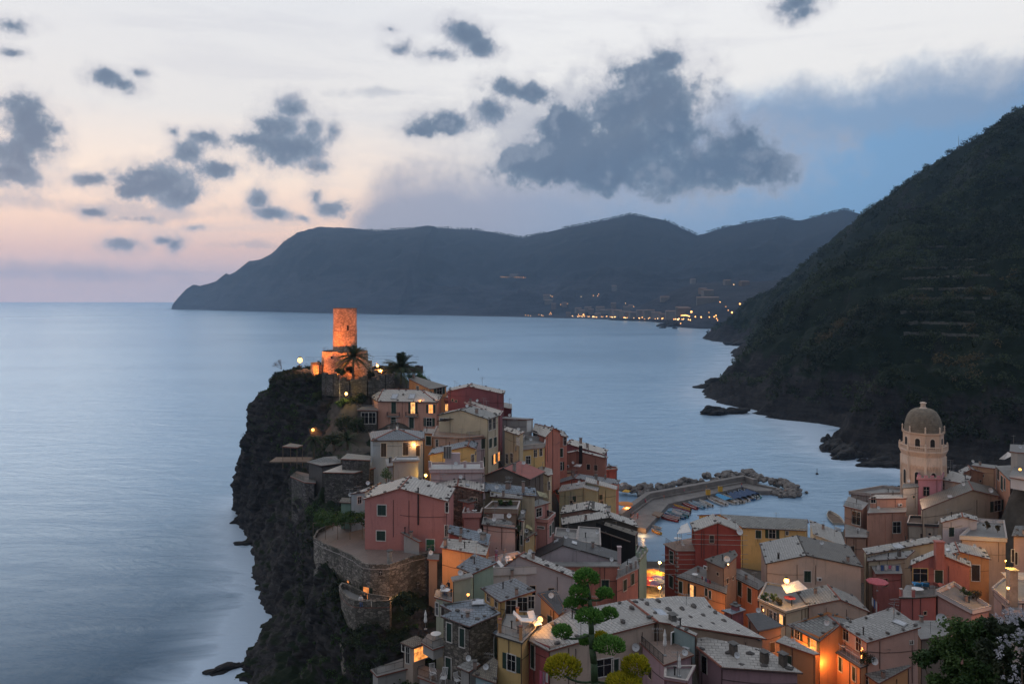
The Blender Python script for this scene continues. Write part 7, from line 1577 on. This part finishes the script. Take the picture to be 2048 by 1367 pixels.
# plants on roof terraces
for k,u,v,z,r,lb,mt in ((7,1160,690,15.3,.9,'spiky potted plant at the left of the lamplit terrace',LEAFG),(7,1225,700,15.3,1.0,'bushy potted plants in the middle of the lamplit terrace',LEAFG),(7,1270,720,15.3,.8,'reddish potted plant near the laid table',LEAFB),(10,1330,1080,16.2,1.1,'green bush in the stair planter',LEAFG),(10,1430,1120,15.4,1.3,'rusty flowering bush trailing over the white planter',LEAFB),(10,1560,300,20.4,.9,'red flowers on the white gabled house terrace',LEAFB),(10,1680,330,20.3,.8,'low flowers at the corner of the white gabled house terrace',LEAFB),(2,1120,1030,32.0,.8,'leafy pot row left under the slate strip roof',LEAFG),(2,1150,1035,32.0,.7,'terracotta potted plant under the slate strip roof',LEAFB),(2,1185,1032,32.0,.6,'potted plant right under the slate strip roof',LEAFG),(2,940,500,39.0,1.2,'dark plants in the pavilion terrace of the cream house',LEAFG),(2,980,495,39.0,.9,'lamplit plants at the right of the pavilion terrace',LEAFG),(9,390,1165,17.8,1.2,'dark bush at the corner of the slab balcony',LEAFD),(9,120,960,17.8,.8,'dark bush at the left end of the slab balcony',LEAFD),(2,1235,1250,30.2,1.2,'roof garden bush beside the mossy slate roof',LEAFD),(7,740,210,15.4,1.4,'leafy pergola bush behind the red gabled house',LEAFD),(12,735,210,34.2,1.6,'silvery bush behind the corrugated shed',LEAFD),(2,270,845,36.0,1.6,'green hedge behind the big pink house roof',LEAFG)):
    shrub(P(k,u,v,z),r,lb,mt,n=9,leaf=.10,per=90,cat='plant',name='potted_plant' if 'pot' in lb else 'shrub')
q=P(5,775,215,27.7); palm((q.x,q.y,27.7),.5,1.5,'small potted palm on the white walled terrace',16,1.0,(0,0),21,.6)
h=Hs['A4']; h.awning([(640,412,41.5),(1005,412,41.2),(960,395,42.0),(700,395,42.2)],'pavilion_canopy',simple('dark_canvas',(.06,.055,.055),.9),k=2); h.awning([(775,440,40.7),(890,440,40.7),(870,425,41.1),(790,425,41.1)],'awning',CLOTHW,k=2)
Hs['B5'].awning([(1378,925,33.4),(1400,965,32.6),(1465,980,32.4),(1450,945,33.2)],'awning',simple('awning_cream',(.55,.53,.36),.9),k=2)
Hs['B11'].awning([(1650,745,25.2),(1700,750,25.2),(1715,732,25.8),(1672,730,25.8)],'solar_panel',WHITE,k=2)

# agave flower stalk in the foreground
DA=15.0; A5=lambda u,v,d=DA:PD(5,u,v,d)
base=A5(1440,1500); t=empty('agave_flower_stalk',(base.x,base.y,59.6),'tall green agave flower stalk with rounded bud clusters in the foreground','agave'); o=-t.location
stalk=[(1440,1900),(1438,1300),(1430,1150),(1425,1000),(1410,880),(1405,760),(1400,650),(1396,560),(1390,480),(1378,400),(1368,340)]
STK=simple('agave_stem',(.045,.085,.035),.6,0,.3,20)
mb=MB(); q=[A5(*p)+o for p in stalk]; n=len(q)
for i in range(n-1): r0=.085-.055*i/(n-1); mb.tube(q[i],q[i+1],r0,.085-.055*(i+1)/(n-1),10)
mb.build('stalk',STK,t,smooth=True)
CLU=[(1365,312,108,80,9,0,.0),(1305,425,84,62,8,-.08,.05),(1512,440,76,52,8,.12,.05),(1235,520,60,56,7,.05,.1),(1318,500,52,42,7,.2,.05),(1388,625,118,64,6,-.15,.05),(1552,605,70,56,6,.1,.1),(1165,752,84,62,5,-.05,.2),(1360,825,58,48,5,.2,.2),(1482,795,64,46,4,.25,.8),(1550,862,132,70,4,-.15,.4),(1172,1045,152,96,2,-.2,.85),(1768,1035,120,92,2,-.1,.85),(1672,1165,150,60,1,-.3,.95)]
for (u,v,rx,ry,si,dz,yel) in CLU:
    c=A5(u,v,DA+dz)+o; R_=rx/4.096/F*DA; Ry=ry/4.096/F*DA; s_=q[si]; root=c-Vector((0,0,Ry*.55)); mid=(s_+root)/2+Vector((0,0,-.25*abs(root.x-s_.x)))
    mb=MB(); pts=[(s_*(1-f)+mid*f)*(1-f)+(mid*(1-f)+root*f)*f for f in np.linspace(0,1,8)]
    for i in range(7): mb.tube(pts[i],pts[i+1],.026-.001*i,.025-.001*i,7)
    bq=mb.build('branch',STK,t,smooth=True)
    V=[];Fq=[];tt=[]; nb=int(420*(R_/.2)**1.4)+120
    for i in range(nb):
        while True:
            d=Vector((random.gauss(0,1),random.gauss(0,1),random.gauss(0,1)+.25)).normalized()
            if d.z>-.35: break
        f=random.uniform(.62,1.0); p=c+Vector((d.x*R_*f,d.y*R_*f,d.z*Ry*f)); ax=(d+Vector((0,0,.65))).normalized(); L_=random.uniform(.045,.075); x=ax.orthogonal().normalized(); y=ax.cross(x); i0=len(V); ty=random.random()
        for (rr_,z_) in ((.005,-.5),(.0125,-.1),(.0105,.3),(.003,.55)):
            for j in range(5): a=j*1.2566; V.append(tuple(p+ax*(z_*L_)+x*rr_*math.cos(a)+y*rr_*math.sin(a)))
        for r_ in range(3):
            for j in range(5): Fq.append((i0+r_*5+j,i0+r_*5+(j+1)%5,i0+(r_+1)*5+(j+1)%5,i0+(r_+1)*5+j))
        tt+= [min(1,max(0,ty*.6+(.35 if d.z>.2 else 0)*yel))]*20
    link('bud_cluster',npmesh('bud_cluster',V,Fq,LEAFY if yel>.6 else LEAFA,{'tint':tt}),bq)
# oleander and shrub at the lower right
def bush(u0,v0,d,rx,rz,n,label,mat,leaf,per,flowers=None,name='bush'):
    c=PD(0,u0,v0,d); z0=gz(c.x,c.y); t=empty(name,(c.x,c.y,min(z0,c.z-rz)),label,'bush'); o=-t.location; cs=[];rs=[]
    for i in range(n):
        dd_=Vector((random.gauss(0,1),random.gauss(0,1),random.gauss(0,1))).normalized()*random.random()**.4; cs.append(tuple(c+o+Vector((dd_.x*rx,dd_.y*rx*.8,dd_.z*rz)))); rs.append(rx*random.uniform(.16,.3))
    leafobj('crown',cs,rs,per,leaf,mat,t)
    mb=MB()
    for i in range(9): e=Vector(cs[i*3]); mb.tube((random.uniform(-.2,.2),random.uniform(-.2,.2),-.5),e,.06,.02,5)
    mb.build('trunk',WOOD,t)
    if flowers:
        fc=[];fr_=[]
        for (px,py,k) in flowers:
            for _ in range(k): p=PD(0,px+random.gauss(0,9),py+random.gauss(0,8),d-rx*.7+random.uniform(-.5,.3)); fc.append(tuple(p+o)); fr_.append(random.uniform(.07,.13))
        leafobj('blossom',fc,fr_,20,.04,PETAL,t,squash=.9)
bush(1945,1345,34,2.15,2.35,70,'dense dark green shrub in the lower right corner',LEAFG,.085,330)
bush(2050,1320,30,1.7,2.1,52,'oleander with white flowers at the right edge',LEAFD,.085,300,[(2012,1228,7),(2030,1238,8),(2045,1225,7),(2040,1260,7),(2003,1232,4),(2035,1280,4),(2005,1272,4),(2043,1292,3),(2012,1298,3),(1998,1300,3),(2040,1335,3),(2020,1350,3),(2044,1362,3)],name='oleander')

# ------------------------------------------------------------------ resort town across the bay
EM=[litpane('town_lit_wall',(1,.50,.16),1.1)]
wm_=[wallmat((.15,.135,.12)),wallmat((.18,.16,.145)),wallmat((.15,.11,.09))]; random.seed(11)
from mathutils.bvhtree import BVHTree
def bvh(G): return BVHTree.FromPolygons([tuple(v) for v in G.reshape(-1,3)],grid_faces(*G.shape[:2]).tolist())
BV=[bvh(headG),bvh(spurG)]
def onland(px,py,d):
    r=ray(0,px,py).normalized(); best=None
    for b in BV:
        h=b.ray_cast(CAM,r)
        if h[0] is not None and (best is None or h[3]<best): best=h[3]
    return CAM+r*(best-7) if best else PD(0,px,py,d)
def town_house(px,py,d,w_,dp,hh,label,m):
    q=onland(px,py,d); t=empty('town_house',(q.x,q.y,q.z),label,'house','distant houses of the resort town',random.uniform(-.3,.3)); mb=MB(); mb.box((0,0,hh/2-3),w_,dp,hh+6); mb.build('wall',m,t)
    mb=MB(); a=[(-w_/2-.5,-dp/2-.5,hh),(w_/2+.5,-dp/2-.5,hh),(w_/2+.5,dp/2+.5,hh),(-w_/2-.5,dp/2+.5,hh)]; r=[(-w_/2-.5,0,hh+3),(w_/2+.5,0,hh+3)]
    mb.face([a[0],a[1],r[1],r[0]]); mb.face([a[2],a[3],r[0],r[1]]); mb.face([a[1],a[2],r[1]]); mb.face([a[3],a[0],r[0]]); mb.build('roof',simple('town_roof',(.2,.13,.1),.9),t)
c4=lambda u,v:(1000+u/4.096,500+v/4.096)
kinds=['pale','cream','brick']
for i,(u,v) in enumerate(((640,500),(670,515),(745,510),(850,505),(905,520),(940,530),(965,525),(1000,535),(1050,530),(1090,540),(1150,530),(1180,525),(1220,540),(1280,540),(1330,545),(1390,548),(1430,550),(440,470),(400,430),(380,395),(530,450),(1040,480),(1070,465),(930,460),(935,320),(1350,405),(1660,345),(1700,360),(1580,258),(2000,280),(1860,275),(800,540),(560,540),(720,490),(820,490),(1510,505),(1490,520))):
    px,py=c4(u,v+6); dd_=2700-(u>1450)*500; town_house(px,py,dd_,random.uniform(16,34),16,random.uniform(9,20),'tiny %s distant house of the resort town across the bay'%kinds[i%3],wm_[i%3])
px,py=c4(1700,435); town_house(px,py,2250,58,20,15,'long pale villa on the wooded spur above the resort town',wm_[0]); px,py=c4(115,215); town_house(px,py,3300,46,18,10,'long pale hotel with a row of lights on the headland slope',wm_[0])
bl=emis('town_bulb',(1,.45,.13),4); blw=emis('town_bulb_pale',(1,.62,.28),3.5); ms_=[]
for m in (bl,blw):
    mb=MB(); mb.lathe((0,0,0),[(.25,-1),(.8,-.6),(1,0),(.8,.6),(.25,1)],8); ms_.append(mb.mesh('town_lamp',m,True))
def tl(u,v,r,w_=0,d=2650):
    p=onland(*c4(u,v),d); o=link('town_lamp',ms_[w_],None,p); o.scale=(r*.78,)*3; tag(o,'tiny warm light of the resort town across the bay','lamp','lights of the resort town')
for u in range(10,210,14): tl(u,220+u*.02,1.3,0,3250)
for u,v in ((385,372),(400,373),(415,371),(428,380),(665,380),(765,372),(800,375),(808,360),(498,445),(525,452),(553,440),(520,460),(925,460),(945,462),(1028,436),(1075,455),(1095,462),(965,497),(210,533),(230,535),(250,537),(318,528),(340,533),(352,536),(405,525),(415,512),(420,524)): tl(u,v,1.5,random.randint(0,1))
for u,v,r in ((647,527,6),(684,529,6),(592,540,3.5),(545,542,2.5),(790,550,3),(868,512,2),(1130,541,4),(1185,560,4),(1510,535,3.5),(1480,600,2.5),(1568,506,5.5),(1600,545,3),(1648,548,3.5),(1715,548,2.5),(1755,545,3),(1770,535,3),(1775,560,2.5),(1783,575,2),(1803,425,2.5),(1900,510,4.5),(1965,442,5),(1870,492,2),(1850,462,1.5),(1712,510,1.6)): tl(u,v,r*.62,0,2600 if u<1450 else 2150)
for i in range(96):
    u=random.uniform(560,1560); tl(u,545+max(0,(u-900)*.035)+random.uniform(-4,5),random.uniform(1.0,2.1),random.choice((0,0,1)))
for u in np.linspace(1478,1552,12): tl(u,536-6*math.sin((u-1478)/74*3.1)+ (u-1478)*.08,1.6,0,2250)
for u,v in ((1842,278),(1852,273),(1868,276),(1882,280),(1915,282),(1990,270),(2003,285),(2015,286),(1875,268)): tl(u,v,1.7,random.randint(0,1),2100)
# mast on the hill crest, pale specks of walls on the slope
q=PD(0,1917,292,985); t=empty('mast',tuple(q),'thin lattice mast on the crest of the dark hill','mast'); mb=MB(); mb.tube((0,0,-4),(0,0,13),.35,.15,5); mb.box((0,0,10),1.6,.2,.2); mb.box((0,0,12),1.2,.2,.2); mb.build('pole',METALG,t)
